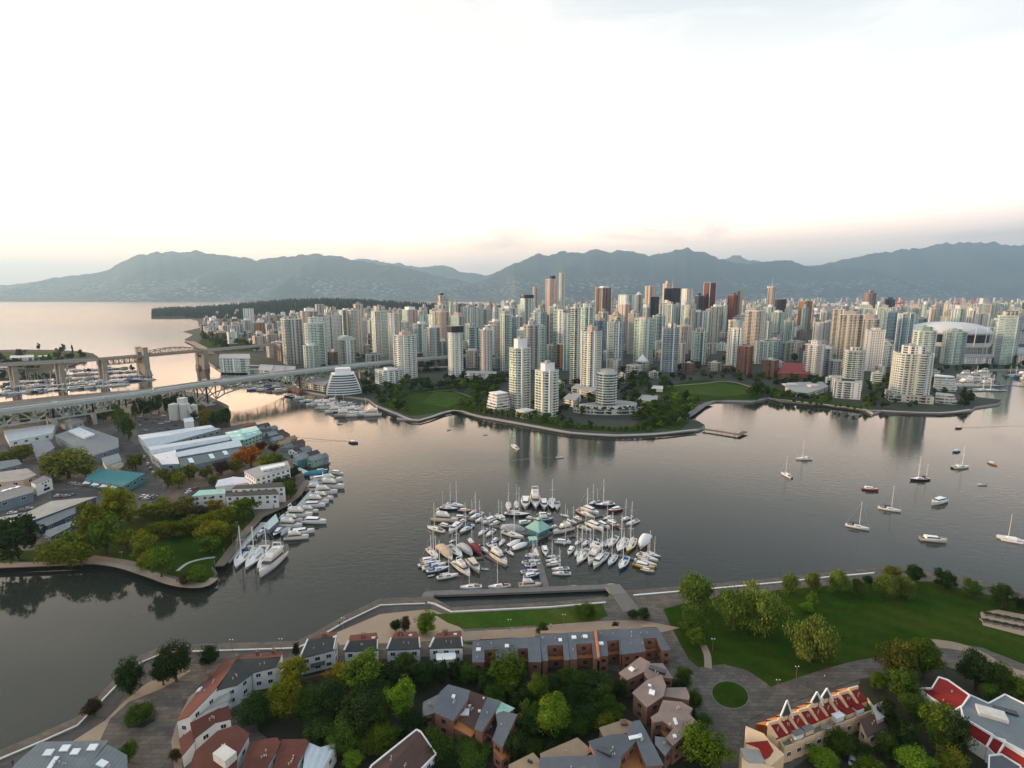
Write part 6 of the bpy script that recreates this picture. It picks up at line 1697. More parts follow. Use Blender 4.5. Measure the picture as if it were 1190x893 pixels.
# small rails on the breakwater: benches of light
# the green roofed float in the middle of the marina
c = G(625.5, 620.5, 0)
t_ = thing('float_house', 'square float house with a pale green pyramid roof in the middle of the marina', 'float house', c, R(45))
rr = (G(641, 619, 5).x - G(609.5, 619, 5).x) / 2 / 1.414
b = MB(); b.box((0, 0, .3), (rr * 2.2, rr * 2.2, .9)); b.build('float', 'grey_timber', t_)
b = MB(); b.box((0, 0, 2.4), (rr * 1.5, rr * 1.5, 3.6)); b.build('wall', 'teal_wall', t_)
b = MB(); q = [(-rr, -rr), (rr, -rr), (rr, rr), (-rr, rr)]; q2 = [(v[0] * .22, v[1] * .22) for v in q]
for i in range(4):
    j = (i + 1) % 4; b.face([(*q[i], 4.0), (*q[j], 4.0), (*q2[j], 8.0), (*q2[i], 8.0)]); b.face([(*q[i], 3.7), (*q[j], 3.7), (*q[j], 4.0), (*q[i], 4.0)])
ro = b.build('roof', 'green_roofing', t_)
b = MB(); q3 = [(v[0] * 1.35, v[1] * 1.35) for v in q2]
for i in range(4): b.face([(*q2[i], 8.0), (*q2[(i + 1) % 4], 8.0), (*q2[(i + 1) % 4], 8.9), (*q2[i], 8.9)], 1)
for i in range(4): b.face([(*q3[i], 8.9), (*q3[(i + 1) % 4], 8.9), (0, 0, 10.2)])
b.build('lantern', ['green_roofing', 'glass_dark'], ro)
c = G(619, 633, 0); t_ = thing('hut', 'small pale green hut on the float beside the green pyramid roof', 'hut', c, R(10))
b = MB(); b.box((0, 0, .4), (5, 5, .8)); b.build('float', 'grey_timber', t_)
b = MB(); b.box((0, 0, 2), (3.6, 3.6, 2.6)); b.build('wall', 'teal_wall', t_)
b = MB(); b.prism([(-2.2, -2.2), (2.2, -2.2), (2.2, 2.2), (-2.2, 2.2)], 3.3, 3.6, 0, bottom=True); b.build('roof', 'green_roofing', t_)
# glass roofed float by the quay
t_, c, ed, pl_ = block('glass_roofed_float', 'float house with a pale glassy blue roof at the island quay', 'float house', [('quay_glass', [(306, 612, 3), (320, 599, 4), (323, 606, 4), (312.5, 615.5, 3)])] , 'blue_wall', None, base=.3) if 'quay_glass' in MATS else (None,) * 4

lowblock('long white low building among the trees of the far left point', [(12, 420), (40, 419), (39, 416), (13, 417)], 6, 'f_wh', 'pale_concrete', cat='building')
lowblock('small white building near the tip of the far left point', [(44, 419), (56, 418), (55, 416), (45, 416.5)], 5, 'f_wh', 'pale_concrete', cat='building')
lowblock('pale building behind the old bridge approach at the left edge', [(-4, 434), (20, 433), (19, 429), (-3, 430)], 8, 'f_pk', 'roof_gravel', cat='building')
lowblock('white shed between the old bridge approach piers', [(62, 437), (78, 436), (77, 433), (63, 433.5)], 6, 'f_wh', 'roof_gravel', cat='shed')
# ---------------------------------------------------------------- the housing on the near bank
WS = dict(wall='stucco', group='white townhouses along the near bank')
W2 = (2, 3, 3.6, 1.5, 1.25)
TH = [('white townhouse with a dark roof nearest the bend of the seawall', [(358, 744.5), (391, 739.5), (388, 756), (349, 765)], [(372, 738), (391, 735)], (380, 741)),
      ('white townhouse with a dark roof, second east of the seawall bend', [(406, 745.5), (439, 744), (438.5, 755.5), (400.5, 757)], [(407.5, 739.5), (437, 735.8)], (425, 742)),
      ('white townhouse with a dark roof between the small bright tree and its western neighbour', [(455, 742.5), (487, 741.5), (488, 754), (450, 755.5)], [(459.5, 736.5), (483, 734.8)], (468, 739)),
      ('white townhouse with a dark roof and a white box extension, last before the grey terrace', [(505, 742), (536, 741), (537.5, 752.5), (499.5, 753.5)], [(508.5, 737), (535, 733.5)], (520, 738))]
for lab, q, nn, ch in TH:
    a, b, c_, d = q
    t_, c, ed, pl_ = block('townhouse', lab, 'townhouse', [('charcoal_shingle', [(*a, 8.6), (*b, 8.6), (*c_, 6.4), (*d, 6.4)]), ('red_tile', [(nn[0][0], nn[0][1], 6.4), (nn[1][0], nn[1][1], 6.4), (*b, 8.6), (*a, 8.6)])],
          win=W2, chimneys=[(1, ch[0] - 4, ch[1], 1.6, .9), (1, ch[0] - 1, ch[1], 1.6, .9)], skylights=[(1, ch[0] + 9, ch[1] + .5, 1.2, 1)], eave=.25, vents=3, trim='charcoal_shingle', **WS)
    for (a_, b_) in ((b, c_), (a, d)):           # white party walls standing above the roof
        p0, p1 = G(a_[0], a_[1], LZ + 8.6) - c, G(b_[0], b_[1], LZ + 6.4) - c
        mb = MB(); mb.bar(p0 + Vector((0, 0, .3)), p1 + Vector((0, 0, .3)), .35, 1.1); mb.build('party_wall', 'stucco', t_)
    # a recessed dark porch and a garden wall in front
    p0, p1 = G(d[0], d[1], LZ + 6.4) - c, G(c_[0], c_[1], LZ + 6.4) - c
    dd = (p1 - p0); dd.z = 0; L_ = dd.length; dd.normalize(); nr = Vector((dd.y, -dd.x, 0))
    m_ = (p0 + p1) / 2 + nr * .9
    mb = MB(); mb.box((m_.x, m_.y, 3.2), (L_ * .42, 1.8, .25), math.atan2(dd.y, dd.x)); mb.build('balcony', 'charcoal_shingle', t_)
    mb = MB(); mb.box((m_.x + nr.x * 3.5, m_.y + nr.y * 3.5, .9), (L_ * .95, .25, 1.8), math.atan2(dd.y, dd.x)); mb.build('garden_wall', 'brown_brick', t_)
block('extension', 'white flat roofed box standing in front of the last white townhouse', 'building', [('white_paint', flat([(508, 761), (528, 760), (529, 766), (508.5, 767)], 5))], 'stucco', (1, 3, 3, 1.5, 1.2))
L(None, 'the white townhouse row', 445, 750)
# the curved white terrace with red outer roofs
W3 = (2, 2.9, 3.4, 1.3, 1.2)
block('terrace_house', 'east arm of the curved white terrace, its dark slope facing the court and a strip of red tiles to the water', 'terrace house', [('charcoal_shingle', [(276, 767.5, 9), (325, 764.5, 9), (320, 776, 7), (293, 781, 7)]), ('red_tile', [(285, 762.5, 6.5), (328, 758.5, 6.5), (325, 764.5, 9), (276, 767.5, 9)])],
      'stucco', W3, chimneys=[(1, 300, 762, 1.6, 1), (1, 318, 760, 1.5, 1)], eave=.3, vents=3, group=WS['group'])
block('terrace_house', 'long diagonal arm of the curved white terrace with orange red roof down to the sandy court', 'terrace house', [('charcoal_shingle', [(275, 768, 9), (292, 782, 7), (275, 796, 7), (262, 802, 7), (252, 800, 9)]), ('red_tile', [(262, 768, 5.5), (275, 768, 9), (252, 800, 9), (220, 832, 8), (206, 839, 5.5), (236, 796, 5.5)])],
      'stucco', W3, chimneys=[(1, 243, 789, 2.2, .9), (1, 276, 768, 1.8, .9)], skylights=[(1, 232, 803, 1.6, 1.4)], eave=.3, vents=6, group=WS['group'])
block('terrace_house', 'white wing with blue shaded terrace at the inner side of the curved terrace', 'terrace house', [('pale_flat', flat([(222, 829), (246, 812), (268, 805), (264, 815), (240, 826), (224, 838)], 5.5))], 'stucco', W3, eave=.1, group=WS['group'])
block('terrace_house', 'red tiled house stepping up behind the white inner wing, white gable below', 'terrace house', [('red_tile', [(222.5, 843, 7), (246, 827, 8.5), (265, 824, 7.5), (268, 836, 6.2), (250, 838, 7), (226, 858, 5.5)])], 'stucco', W3, eave=.3, vents=3, skylights=[], group=WS['group'])
block('terrace_house', 'largest red tiled roof in the south west corner with a white skylight box', 'terrace house', [('red_tile', [(228, 874, 7), (253, 848, 8.5), (275, 846, 7.5), (289, 857, 7), (275, 880, 7), (270, 915, 7), (215, 915, 5.5)])], 'stucco', W3, eave=.3, vents=4, group=WS['group'], chimneys=[(0, 262, 884, 2.2, 4)])
block('terrace_house', 'red tiled house with white gable wall, second in the row along the bottom edge', 'terrace house', [('red_tile', [(291, 863, 7), (321, 860, 7), (325, 864, 7.5), (311, 890, 7), (305, 915, 6.5), (275, 915, 6)])], 'stucco', W3, eave=.3, vents=4, group=WS['group'])
block('terrace_house', 'red tiled house third in the row along the bottom edge, beside a white pitched wing', 'terrace house', [('red_tile', [(328, 862, 7), (354, 860, 7.5), (358, 865, 7), (345, 889, 6.5), (340, 915, 6), (312, 915, 6)])], 'stucco', W3, eave=.3, vents=4, group=WS['group'])
block('terrace_house', 'white metal roofed wing at the end of the bottom row of red tiled houses', 'terrace house', [('white_metal', [(357, 866, 6), (372, 868, 6.5), (390, 867, 5), (376, 892, 5), (364, 915, 5), (350, 915, 5.5)])], 'stucco', W3, eave=.2, group=WS['group'])
block('terrace_house', 'small red tiled lean to between the big red roof and the sandy court', 'terrace house', [('red_tile', [(209, 860, 4.5), (221, 850, 5.5), (226, 862, 5), (212, 878, 4)])], 'stucco', None, eave=.2, group=WS['group'])
L(None, 'the curved white terrace', 270, 800)
# grey metal roof at the bottom left corner
block('metal_roofed_house', 'weathered grey metal roof with four white skylights at the bottom left corner', 'house', [('metal_grey', [(46, 864, 8), (123, 862, 8), (108, 885, 6), (98, 915, 5), (0, 915, 5), (20, 890, 6)])], 'concrete', None,
      [(0, 76, 871, 2.2, 1.6), (0, 108, 870, 2.2, 1.6), (0, 88, 875, 2.0, 1.5), (0, 57, 876, 2.2, 1.6), (0, 62, 888, 1.2, 3)], eave=.4, vents=5)
block('metal_roofed_house', 'grey metal hip beside the four skylights, toward the round shrub', 'house', [('metal_grey', [(125, 866, 8), (146, 882, 5.5), (146, 915, 5), (104, 915, 6), (110, 886, 7)])], 'concrete', None, [(0, 119, 889, 1.6, 2.4)], eave=.4, vents=2)
# brown roofs behind the court trees
block('brown_roofed_house', 'dark brown roofed house with a white edge at the bottom of the tree court', 'house', [('brown_shingle', [(433, 892, 8), (484, 851, 8), (488, 853, 8), (452, 893, 8), (440, 915, 8), (420, 915, 8)]), ('brown_shingle', [(452, 893, 8), (488, 853, 8), (505, 877, 5.5), (490, 893, 5.5), (470, 915, 5.5), (440, 915, 8)])],
      'stucco', W3, eave=.3, vents=4, parapet='white_paint')
# the grey blue terrace with recessed brick balconies
GB = 'grey roofed brick terrace behind the lawn'
def bay_row(lab, xl0, xr0, yl, yr, xl1, xr1, y1l, y1r, legs, wallm='brick', sky_=()):
    """Roof running from the lawn side down to the court side; gaps between the legs are sunken balconies."""
    def pt(u, v):
        xa, xb = xl0 + (xl1 - xl0) * v, xr0 + (xr1 - xr0) * v
        ya, yb = yl + (y1l - yl) * v, yr + (y1r - yr) * v
        return (xa + (xb - xa) * u, ya + (yb - ya) * u)
    zz = lambda v: 8.5 - 2.3 * v
    roofs = []
    cuts = sorted(set([0.0, 1.0] + [q for l in legs for q in l]))
    for q0, q1 in zip(cuts, cuts[1:]):
        roofs.append(('grey_shingle', [(*pt(q0, 0), zz(0)), (*pt(q1, 0), zz(0)), (*pt(q1, .42), zz(.42)), (*pt(q0, .42), zz(.42))]))
        leg = any(l[0] <= q0 + 1e-6 and q1 <= l[1] + 1e-6 for l in legs)
        if leg: roofs.append(('grey_shingle', [(*pt(q0, .42), zz(.42)), (*pt(q1, .42), zz(.42)), (*pt(q1, 1), zz(1)), (*pt(q0, 1), zz(1))]))
        else: roofs.append(('orange_wood', [(*pt(q0, .47), 3.2), (*pt(q1, .47), 3.2), (*pt(q1, .96), 3.2), (*pt(q0, .96), 3.2)]))
    return block('brick_terrace_house', lab, 'terrace house', roofs, wallm, (2, 2.8, 3.0, 1.2, 1.2), sky_, eave=.12, vents=3, group=GB, frame='brown_brick')
bay_row('grey roofed brick house at the west end of the terrace behind the lawn', 549.5, 627, 746, 741, 549, 629, 770, 770, [(0, .17), (.34, .66), (.82, 1)], 'brick', [(0, 556, 756, 1.6, 1.2), (2, 589, 752, 1.4, 1.2)])
bay_row('grey roofed brick house with a plain slope, second in the terrace behind the lawn', 627.5, 659, 738.5, 736.5, 630.5, 661.5, 768.5, 767.5, [(0, .2), (.82, 1)], 'brick', [(1, 651, 745, 1.2, 1.2)])
bay_row('grey roofed brick house with two white skylights in the terrace behind the lawn', 660, 690.5, 736, 735, 662.5, 694, 767, 766, [(0, .25), (.88, 1)], 'brick', [(0, 667, 742, 1.6, 1.3), (1, 680, 741, 1.6, 1.3)])
t_, c, ed, pl_ = bay_row('grey roofed brick house with the orange party wall in the terrace behind the lawn', 693.5, 720, 733.5, 731.5, 697, 722, 763.5, 761, [(0, .38), (.95, 1)], 'brick', [(0, 698.5, 749, 1.6, 1.2)])
p0, p1 = G(692, 735, LZ + 8.9) - c, G(696, 766, LZ + 6.6) - c
mb = MB(); mb.bar(p0, p1, .7, 1.6); mb.build('party_wall', 'orange_panel', t_)
bay_row('grey roofed brick house second from the east end of the terrace behind the lawn', 720.5, 742, 732.5, 731.5, 723, 746, 761, 758.5, [(0, 1)], 'brick')
bay_row('grey roofed brick house at the east end of the terrace, white chairs on its sunken balcony', 742.5, 764, 731.5, 730.4, 746.5, 779, 758, 756, [(0, .1), (.72, 1)], 'brick')
for i, (x0, x1, y) in enumerate(((558, 580, 743.5), (597, 621, 742), (628, 658, 737), (660, 688, 735.5), (700, 720, 732.5), (745, 763, 730))):
    block('roof_terrace', 'tan walled roof terrace on the lawn side of the grey terrace, %s' % ('westernmost', 'second from the west', 'third from the west', 'third from the east', 'second from the east', 'easternmost')[i], 'terrace', [('tan_shingle', flat([(x0, y), (x1, y - .8), (x1, y - 4), (x0, y - 3)], 6))], 'brick', None, eave=.1)
L(None, 'the grey roofed brick terrace', 665, 752)
# freestanding brick houses with grey roofs among the trees
BH = dict(wall='brick', group='brick houses among the court trees')
block('brick_house', 'brick house with one broad pale grey roof, west of the litter strewn roof garden', 'house', [('grey_shingle', [(521, 797.5, 8.5), (545, 803.5, 8.5), (543, 814, 7.6), (532, 829, 7), (526, 837, 6.6), (505, 828, 6.8), (512, 806, 8)])], win=W3, skylights=[(0, 527, 811, 1, 1.2)], eave=.3, vents=5, frame='brown_brick', **BH)
block('brick_house', 'brick wing with dark flat roof left of the broad pale grey roof', 'house', [('flat_roof', flat([(492, 817), (512, 807), (506, 829), (491, 833)], 5))], win=W3, eave=.1, vents=5, frame='brown_brick', **BH)
block('brick_house', 'brown roof garden deck with a white cover between the two pale grey roofs', 'house', [('brown_shingle', flat([(546, 804), (567, 811), (558, 832), (552, 848), (533, 836), (544, 815)], 5))], win=W3, eave=.1, skylights=[(0, 539, 829, 3.2, 2.4), (0, 546, 822, .8, .8), (0, 557, 828, .8, .8), (0, 562, 813, .6, .6)], vents=4, frame='brown_brick', **BH)
block('brick_house', 'orange brick parapet block below the brown roof garden', 'house', [('orange_wood', [(531, 838, 4.2), (553, 849, 4.2), (548, 857, 3.6), (527, 846, 3.6)])], win=W3, eave=.1, frame='brown_brick', **BH)
block('brick_house', 'brick house with pale grey roof around a dark light well', 'house', [('grey_shingle', [(567, 812, 8), (581, 816, 8), (576, 826, 7.8), (560, 851, 6.6), (552, 848.5, 6.6), (560, 826, 7.6)]), ('green_roofing', [(581, 816.5, 7.6), (597, 824, 7.6), (590, 829, 7.6), (577, 830, 7.6)]),
      ('grey_shingle', [(577, 830.5, 7.6), (585, 828, 7.8), (600, 831.5, 8), (584, 868, 6.5), (573, 861, 6.5), (579, 843, 7.2)]), ('glass_dark', flat([(570, 838), (578, 840), (573, 856), (564, 850)], 4))], win=W3, eave=.2, vents=4, frame='brown_brick', **BH)
block('brick_house', 'orange brick lower wing right of the dark light well', 'house', [('orange_wood', [(600, 833, 5), (608, 828, 5), (604, 850, 4), (592, 876, 4), (583, 884, 3.5), (574, 874, 4), (586, 868, 4.6)])], win=W3, eave=.1, frame='brown_brick', **BH)
L(None, 'the light well house', 580, 840)
# stepped pinkish roofs beside the drive
PK = dict(wall='brown_brick', group='stepped pinkish roofed houses beside the drive', frame='brown_brick')
block('stepped_house', 'northernmost pinkish roof of the stepped row, white skylight on its west slope', 'house', [('pink_shingle', [(744, 765, 8.5), (754.5, 771, 8.5), (751, 779, 8), (729, 790, 6.6), (720.5, 783, 6.6)])], win=W3, skylights=[(0, 734, 779, 1.7, 1.4)], eave=.3, vents=2, **PK)
block('stepped_house', 'pinkish roof of the stepped row with a dark ridge slot, north east', 'house', [('pink_shingle', [(753, 772.5, 8.5), (770, 772, 8.5), (781, 789, 7), (771, 787, 7.4), (757, 792, 7), (749, 784, 7.6)])], win=W3, skylights=[], eave=.2, chimneys=[(0, 764, 780, .5, 4)], vents=2, **PK)
block('stepped_house', 'grey pink roof in the middle of the stepped row with a round white skylight', 'house', [('pink_shingle', [(752, 792, 8), (768, 786.5, 8.4), (773, 797, 8), (770, 809, 7.4), (752, 821.5, 6.5), (736, 806, 7)])], win=W3, skylights=[(0, 757.5, 806, 1.7, 1.7), (0, 755, 798, 1, .6)], eave=.3, vents=3, **PK)
block('stepped_house', 'flat pink box roof on the drive side of the stepped row', 'house', [('pink_shingle', flat([(775, 800.5), (797, 800), (801, 810), (800, 814), (779, 810.5), (770, 809.5)], 7))], win=W3, eave=.15, **PK)
block('stepped_house', 'pinkish roof with an open brick notch, south of the round white skylight', 'house', [('pink_shingle', [(771, 815, 8), (792, 817, 8), (804, 825, 7.4), (800, 830, 7.3), (766, 828, 7)])], win=W3, eave=.2, vents=3, **PK)
block('stepped_house', 'southern pinkish roof of the stepped row with a wooden sunken terrace', 'house', [('pink_shingle', [(766, 829, 8), (801, 831, 8), (810, 841, 7.4), (782, 866, 6.4), (775, 858, 6.8), (784, 846, 7.4), (770, 838, 7.6), (760, 840, 7.4), (757, 836, 7.4)]), ('orange_wood', flat([(761, 841), (770, 839), (783, 846.5), (774, 857)], 4.5))],
      win=W3, eave=.2, vents=4, skylights=[(0, 784, 857, .9, .9), (0, 785, 840, .8, 2)], **PK)
block('stepped_house', 'dark flat roofed brick block at the south end of the stepped row', 'house', [('flat_roof', flat([(761.5, 857), (780, 859), (780, 869), (772.5, 879), (761.5, 866)], 5))], win=W3, eave=.1, vents=3, **PK)
L(None, 'the pinkish stepped row', 770, 815)
# the L of blue grey and tan roofs at the bottom
BL = dict(wall='brick', group='blue grey and tan roofed houses at the bottom edge', frame='brown_brick')
block('court_house', 'tan flat roof with a small brick hatch, highest of the blue grey roofed houses', 'house', [('tan_shingle', [(697, 847, 6.5), (727, 837.5, 6.5), (736, 841, 6.5), (731, 851, 6.2), (703, 859, 6.2)])], win=W3, eave=.2, chimneys=[(0, 725, 842, .8, 1.8)], **BL)
block('court_house', 'blue grey roof sloping to the drive with a white solar box', 'house', [('grey_shingle', [(736, 840, 8.5), (743.5, 838.5, 8.5), (764, 877, 6.5), (770, 889, 6), (752, 891, 6), (740, 861, 7.4), (729, 854, 8)])], win=W3, eave=.2, skylights=[(0, 738, 858, 3.6, .9), (0, 744, 856, .8, .8)], vents=3, **BL)
block('court_house', 'blue grey roof in the elbow of the bottom houses with a dark slot', 'house', [('grey_shingle', [(685, 863, 8), (711, 855, 8), (728, 854, 8), (739, 862, 7), (728, 873, 7), (721, 881, 6.5), (718, 915, 6), (700, 905, 6.4), (692, 878, 7)])], win=W3, eave=.2, chimneys=[(0, 702, 875, .5, 3)], vents=4, **BL)
block('court_house', 'brick terrace with an orange deck inside the blue grey elbow', 'house', [('orange_wood', flat([(729, 876), (741, 870), (756, 892), (748, 915), (722, 915), (723, 884)], 3.5))], win=None, eave=.1, **BL)
block('court_house', 'tan roof west of the blue grey elbow with a dark vent slot', 'house', [('tan_shingle', [(628.5, 877, 6.5), (671, 859, 6.5), (687, 873, 6), (679, 879, 6), (630, 890, 6)])], win=W3, eave=.2, vents=1, **BL)
block('court_house', 'blue grey roof cut by the bottom edge below the tan roof', 'house', [('grey_shingle', [(628.5, 882, 7.4), (680, 879.5, 7.4), (690, 878, 7.4), (699, 905, 6), (690, 925, 6), (626, 925, 6)])], win=W3, eave=.2, vents=3, **BL)
block('court_house', 'small tan roof at the west end of the bottom houses', 'house', [('tan_shingle', [(592, 890, 6.5), (619.5, 876.5, 6.5), (629, 887, 6.3), (626, 925, 6), (590, 925, 6)])], win=W3, eave=.2, chimneys=[(0, 616, 887, .6, 1)], **BL)
L(None, 'the blue grey elbow', 720, 865)

# the cream row with crimson roofs, stepping along the park
RG = dict(wall='cream_stucco', group='cream row houses with crimson roofs', frame='white_paint')
ORD = ('first', 'second', 'third', 'fourth', 'fifth', 'sixth', 'seventh', 'eighth', 'ninth', 'tenth')
for k in range(9):
    dx, dy = 11.7 * k, -5.0 * k
    A, B_, C_, D_ = (892 + dx, 843.5 + dy), (903 + dx, 840.5 + dy), (914 + dx, 855 + dy), (902 + dx, 859 + dy)
    t_, c, ed, pl_ = block('crimson_roofed_house', 'cream row house with crimson roof, %s from the drive' % ORD[k], 'row house', [('crimson_metal' if k % 2 else 'crimson_bright', [(*A, 10), (*B_, 10), (*C_, 6.4), (*D_, 6.4)])], win=None, eave=.05, vents=2, **RG)
    pA, pB, pD = G(*A, LZ + 10) - c, G(*B_, LZ + 10) - c, G(*D_, LZ + 6.4) - c
    mb = MB(); mb.bar(pA + Vector((0, 0, .5)), pD + Vector((0, 0, .5)), .5, 1.0); mb.build('gable_wall', 'cream_stucco', t_)
    mb = MB(); mb.bar(pA + Vector((0, 0, .55)), pB + Vector((0, 0, .55)), .5, .9); mb.build('ridge_wall', 'cream_stucco', t_)
    back = [pA + Vector((-.4, 1.4, -1.2)), pB + Vector((-.4, 1.4, -1.2))]
    mb = MB(); mb.face([back[0] + Vector((-1, 2.2, -1.5)), back[1] + Vector((-1, 2.2, -1.5)), pB, pA]); mb.face([back[0] + Vector((-1, 2.2, -9)), back[1] + Vector((-1, 2.2, -9)), back[1] + Vector((-1, 2.2, -1.5)), back[0] + Vector((-1, 2.2, -1.5))]); mb.build('back_slope', 'orange_panel', t_)
    # the roof garden on the court side
    E = [(C_[0], C_[1]), (D_[0], D_[1]), (D_[0] + 9, D_[1] + 13.5), (C_[0] + 9, C_[1] + 13.5)]
    t2, c2, e2, p2 = block('roof_garden', '%s planted roof garden below the crimson roofs counting from the drive' % ORD[k], 'roof garden', [(('flat_roof', 'pale_flat', 'bright_lawn')[k % 3], flat(E, 4.2))], 'cream_stucco', (1, 2.8, 2.6, 1.3, 1.2), eave=.05, group='roof gardens of the cream row')
    for i2 in (0, 1, 2):
        pa, pb = G(*E[i2 if i2 else 3], LZ + 4.2) - c2, G(*E[(i2 + 1) if i2 else 0], LZ + 4.2) - c2
        mb = MB(); mb.bar(pa + Vector((0, 0, .6)), pb + Vector((0, 0, .6)), .25, 1.2); mb.build('parapet', 'cream_stucco', t2)
    if k in (1, 2, 5, 6, 7):
        q = sum((G(*e, LZ + 4.2) for e in E), Vector()) / 4 - c2
        mb = MB(); mb.box((q.x, q.y, 4.2 + 1.3), (3.0, 2.6, 2.4), R(20)); pv = mb.build('roof_hut', 'stucco' if k % 2 else 'cream_stucco', t2)
        mb = MB(); mb.box((q.x, q.y, 6.85), (3.4, 3.0, .25), R(20)); mb.build('hut_roof', 'skylight' if k == 5 else 'crimson_metal' if k > 5 else 'flat_roof', pv)
    if k in (1, 4, 5):                             # dark lantern roofs above the ridge
        la = [(A[0] + 4, A[1] - 8), (A[0] + 10, A[1] - 10.5), (A[0] + 19, A[1] - 1), (A[0] + 12, A[1] + 1.5)]
        block('lantern_house', 'cream gabled house with narrow dark roof rising behind the crimson row, %s' % {1: 'alone near the drive', 4: 'left one of the pair', 5: 'right one of the pair'}[k], 'row house', [('charcoal_shingle', [(*la[0], 12), (*la[1], 12), (*la[2], 8.5), (*la[3], 8.5)])], 'cream_stucco', None, eave=.1, parapet='white_paint', group='cream row houses with crimson roofs')
block('cream_gable', 'big blank cream gable block at the drive end of the crimson row', 'row house', [('cream_stucco', [(866, 851, 6), (888, 848.5, 9), (895, 859, 8), (911, 884, 4.5), (892, 892, 4.5), (868, 866, 6)])], 'cream_stucco', None, eave=.02, group='cream row houses with crimson roofs')
block('crimson_wedge', 'crimson roof wedge in front of the blank cream gable', 'row house', [('crimson_bright', [(868, 865, 8), (892, 861.5, 8), (901, 878, 5.4), (888, 882, 5.4), (882, 870, 7)])], 'cream_stucco', None, eave=.05, group='cream row houses with crimson roofs')
block('cream_block', 'cream block with a ragged dark opening at the bottom of the crimson row', 'row house', [('pale_flat', [(860, 871, 6.5), (882, 870.5, 6.5), (889, 888, 4.5), (874, 890, 5), (864, 880, 5.6)])], 'cream_stucco', (1, 2.8, 3, 1.4, 1.4), eave=.05, group='cream row houses with crimson roofs')
block('cream_block', 'lowest cream block of the crimson row, cut by the bottom edge', 'row house', [('cream_stucco', [(862, 881, 5), (874, 884, 5), (900, 893, 4.4), (896, 925, 4.4), (862, 925, 5)])], 'cream_stucco', None, eave=.05, group='cream row houses with crimson roofs')
block('court_house', 'cream house with purple brown roofs at the east end of the roof gardens', 'row house', [('brown_shingle', [(1000, 838, 6), (1020, 830, 6), (1031, 845, 4.6), (1008, 856, 4.6)])], 'cream_stucco', (1, 2.8, 3, 1.4, 1.3), eave=.2, vents=2, group='cream row houses with crimson roofs')
block('court_house', 'cream end house with flat roof and two large windows by the dark trees', 'row house', [('pale_flat', flat([(1013, 822), (1026, 816), (1034, 830), (1020, 838)], 6.5))], 'cream_stucco', (2, 2.8, 3, 1.6, 1.3), eave=.1, group='cream row houses with crimson roofs')
L(None, 'the crimson cream row', 950, 835)
# the crimson and grey building on the right
CR = dict(wall='stucco', group='crimson and grey roofed houses at the lower right corner', parapet='white_paint')
block('gutter_house', 'crimson stepped roof with white gutters, uppermost of the lower right corner', 'house', [('crimson_bright', [(1083, 801.5, 8), (1091, 789, 9), (1101, 792.5, 9), (1126, 808.5, 9), (1117, 823, 7.4)]), ('crimson_metal', [(1069, 802, 6.5), (1083, 801.5, 8), (1117, 823, 7.4), (1106, 827, 6), (1092, 820, 5.5)])], eave=.1, vents=2, **CR)
block('gutter_house', 'flat grey roofed house with dark slots beside the crimson stepped roof', 'house', [('metal_grey', flat([(1117, 824, ), (1128, 810), (1149, 819.5), (1168, 809), (1215, 832), (1240, 890), (1190, 877), (1153, 856), (1120, 836)], 7.5))], eave=.1, vents=2, chimneys=[(0, 1152, 832, 1.0, 5), (0, 1168, 828, .6, 4)], **CR)
block('gutter_house', 'long crimson slope below the flat grey roof', 'house', [('crimson_bright', [(1120, 836.5, 7.4), (1153, 856.5, 7.4), (1146, 869, 4), (1124, 855, 4)])], eave=.05, **CR)
block('gutter_house', 'short crimson roof between two white gutters, next to the purple gap', 'house', [('crimson_metal', [(1154, 857, 7.4), (1168, 864, 7.4), (1158, 879, 4), (1147, 871, 4)])], eave=.05, **CR)
block('gutter_house', 'crimson roof at the bottom right corner beyond the purple gap', 'house', [('crimson_bright', [(1169, 864.5, 7.4), (1205, 884, 7.4), (1195, 898, 4), (1160, 878, 4)])], eave=.05, **CR)
block('gutter_house', 'cream gabled porch block below the short crimson roof', 'house', [('grey_shingle', [(1150, 880, 5), (1164, 878, 5), (1185, 893, 4), (1180, 925, 4), (1148, 925, 4)])], eave=.1, **CR)
L(None, 'the grey crimson house', 1140, 835)
# ---------------------------------------------------------------- trees
m, t = new_mat('foliage')
o_ = nd(t, 'ShaderNodeObjectInfo'); ge = nd(t, 'ShaderNodeNewGeometry'); g = nd(t, 'ShaderNodeTexCoord')
n1 = nd(t, 'ShaderNodeTexNoise', {'Vector': g.outputs['Object'], 'Scale': 3.2, 'Detail': 2})
f = math_(t, 'MULTIPLY', math_(t, 'MULTIPLY_ADD', ge.outputs['Random Per Island'], .9, .55), math_(t, 'MULTIPLY_ADD', n1.outputs[0], 1.4, .3))
f = math_(t, 'MULTIPLY', f, math_(t, 'MULTIPLY_ADD', o_.outputs['Random'], .4, .8))
hue = nd(t, 'ShaderNodeHueSaturation', {'Hue': math_(t, 'MULTIPLY_ADD', ge.outputs['Random Per Island'], .03, .49), 'Saturation': 1.0, 'Value': f, 'Color': o_.outputs['Color']})
dif = nd(t, 'ShaderNodeBsdfDiffuse', {'Color': hue}); trl = nd(t, 'ShaderNodeBsdfTranslucent', {'Color': hue})
mx = nd(t, 'ShaderNodeMixShader', {0: .28, 1: dif, 2: trl}); nd(t, 'ShaderNodeOutputMaterial', {0: mx})
plain('bark', (.085, .065, .05), .95)
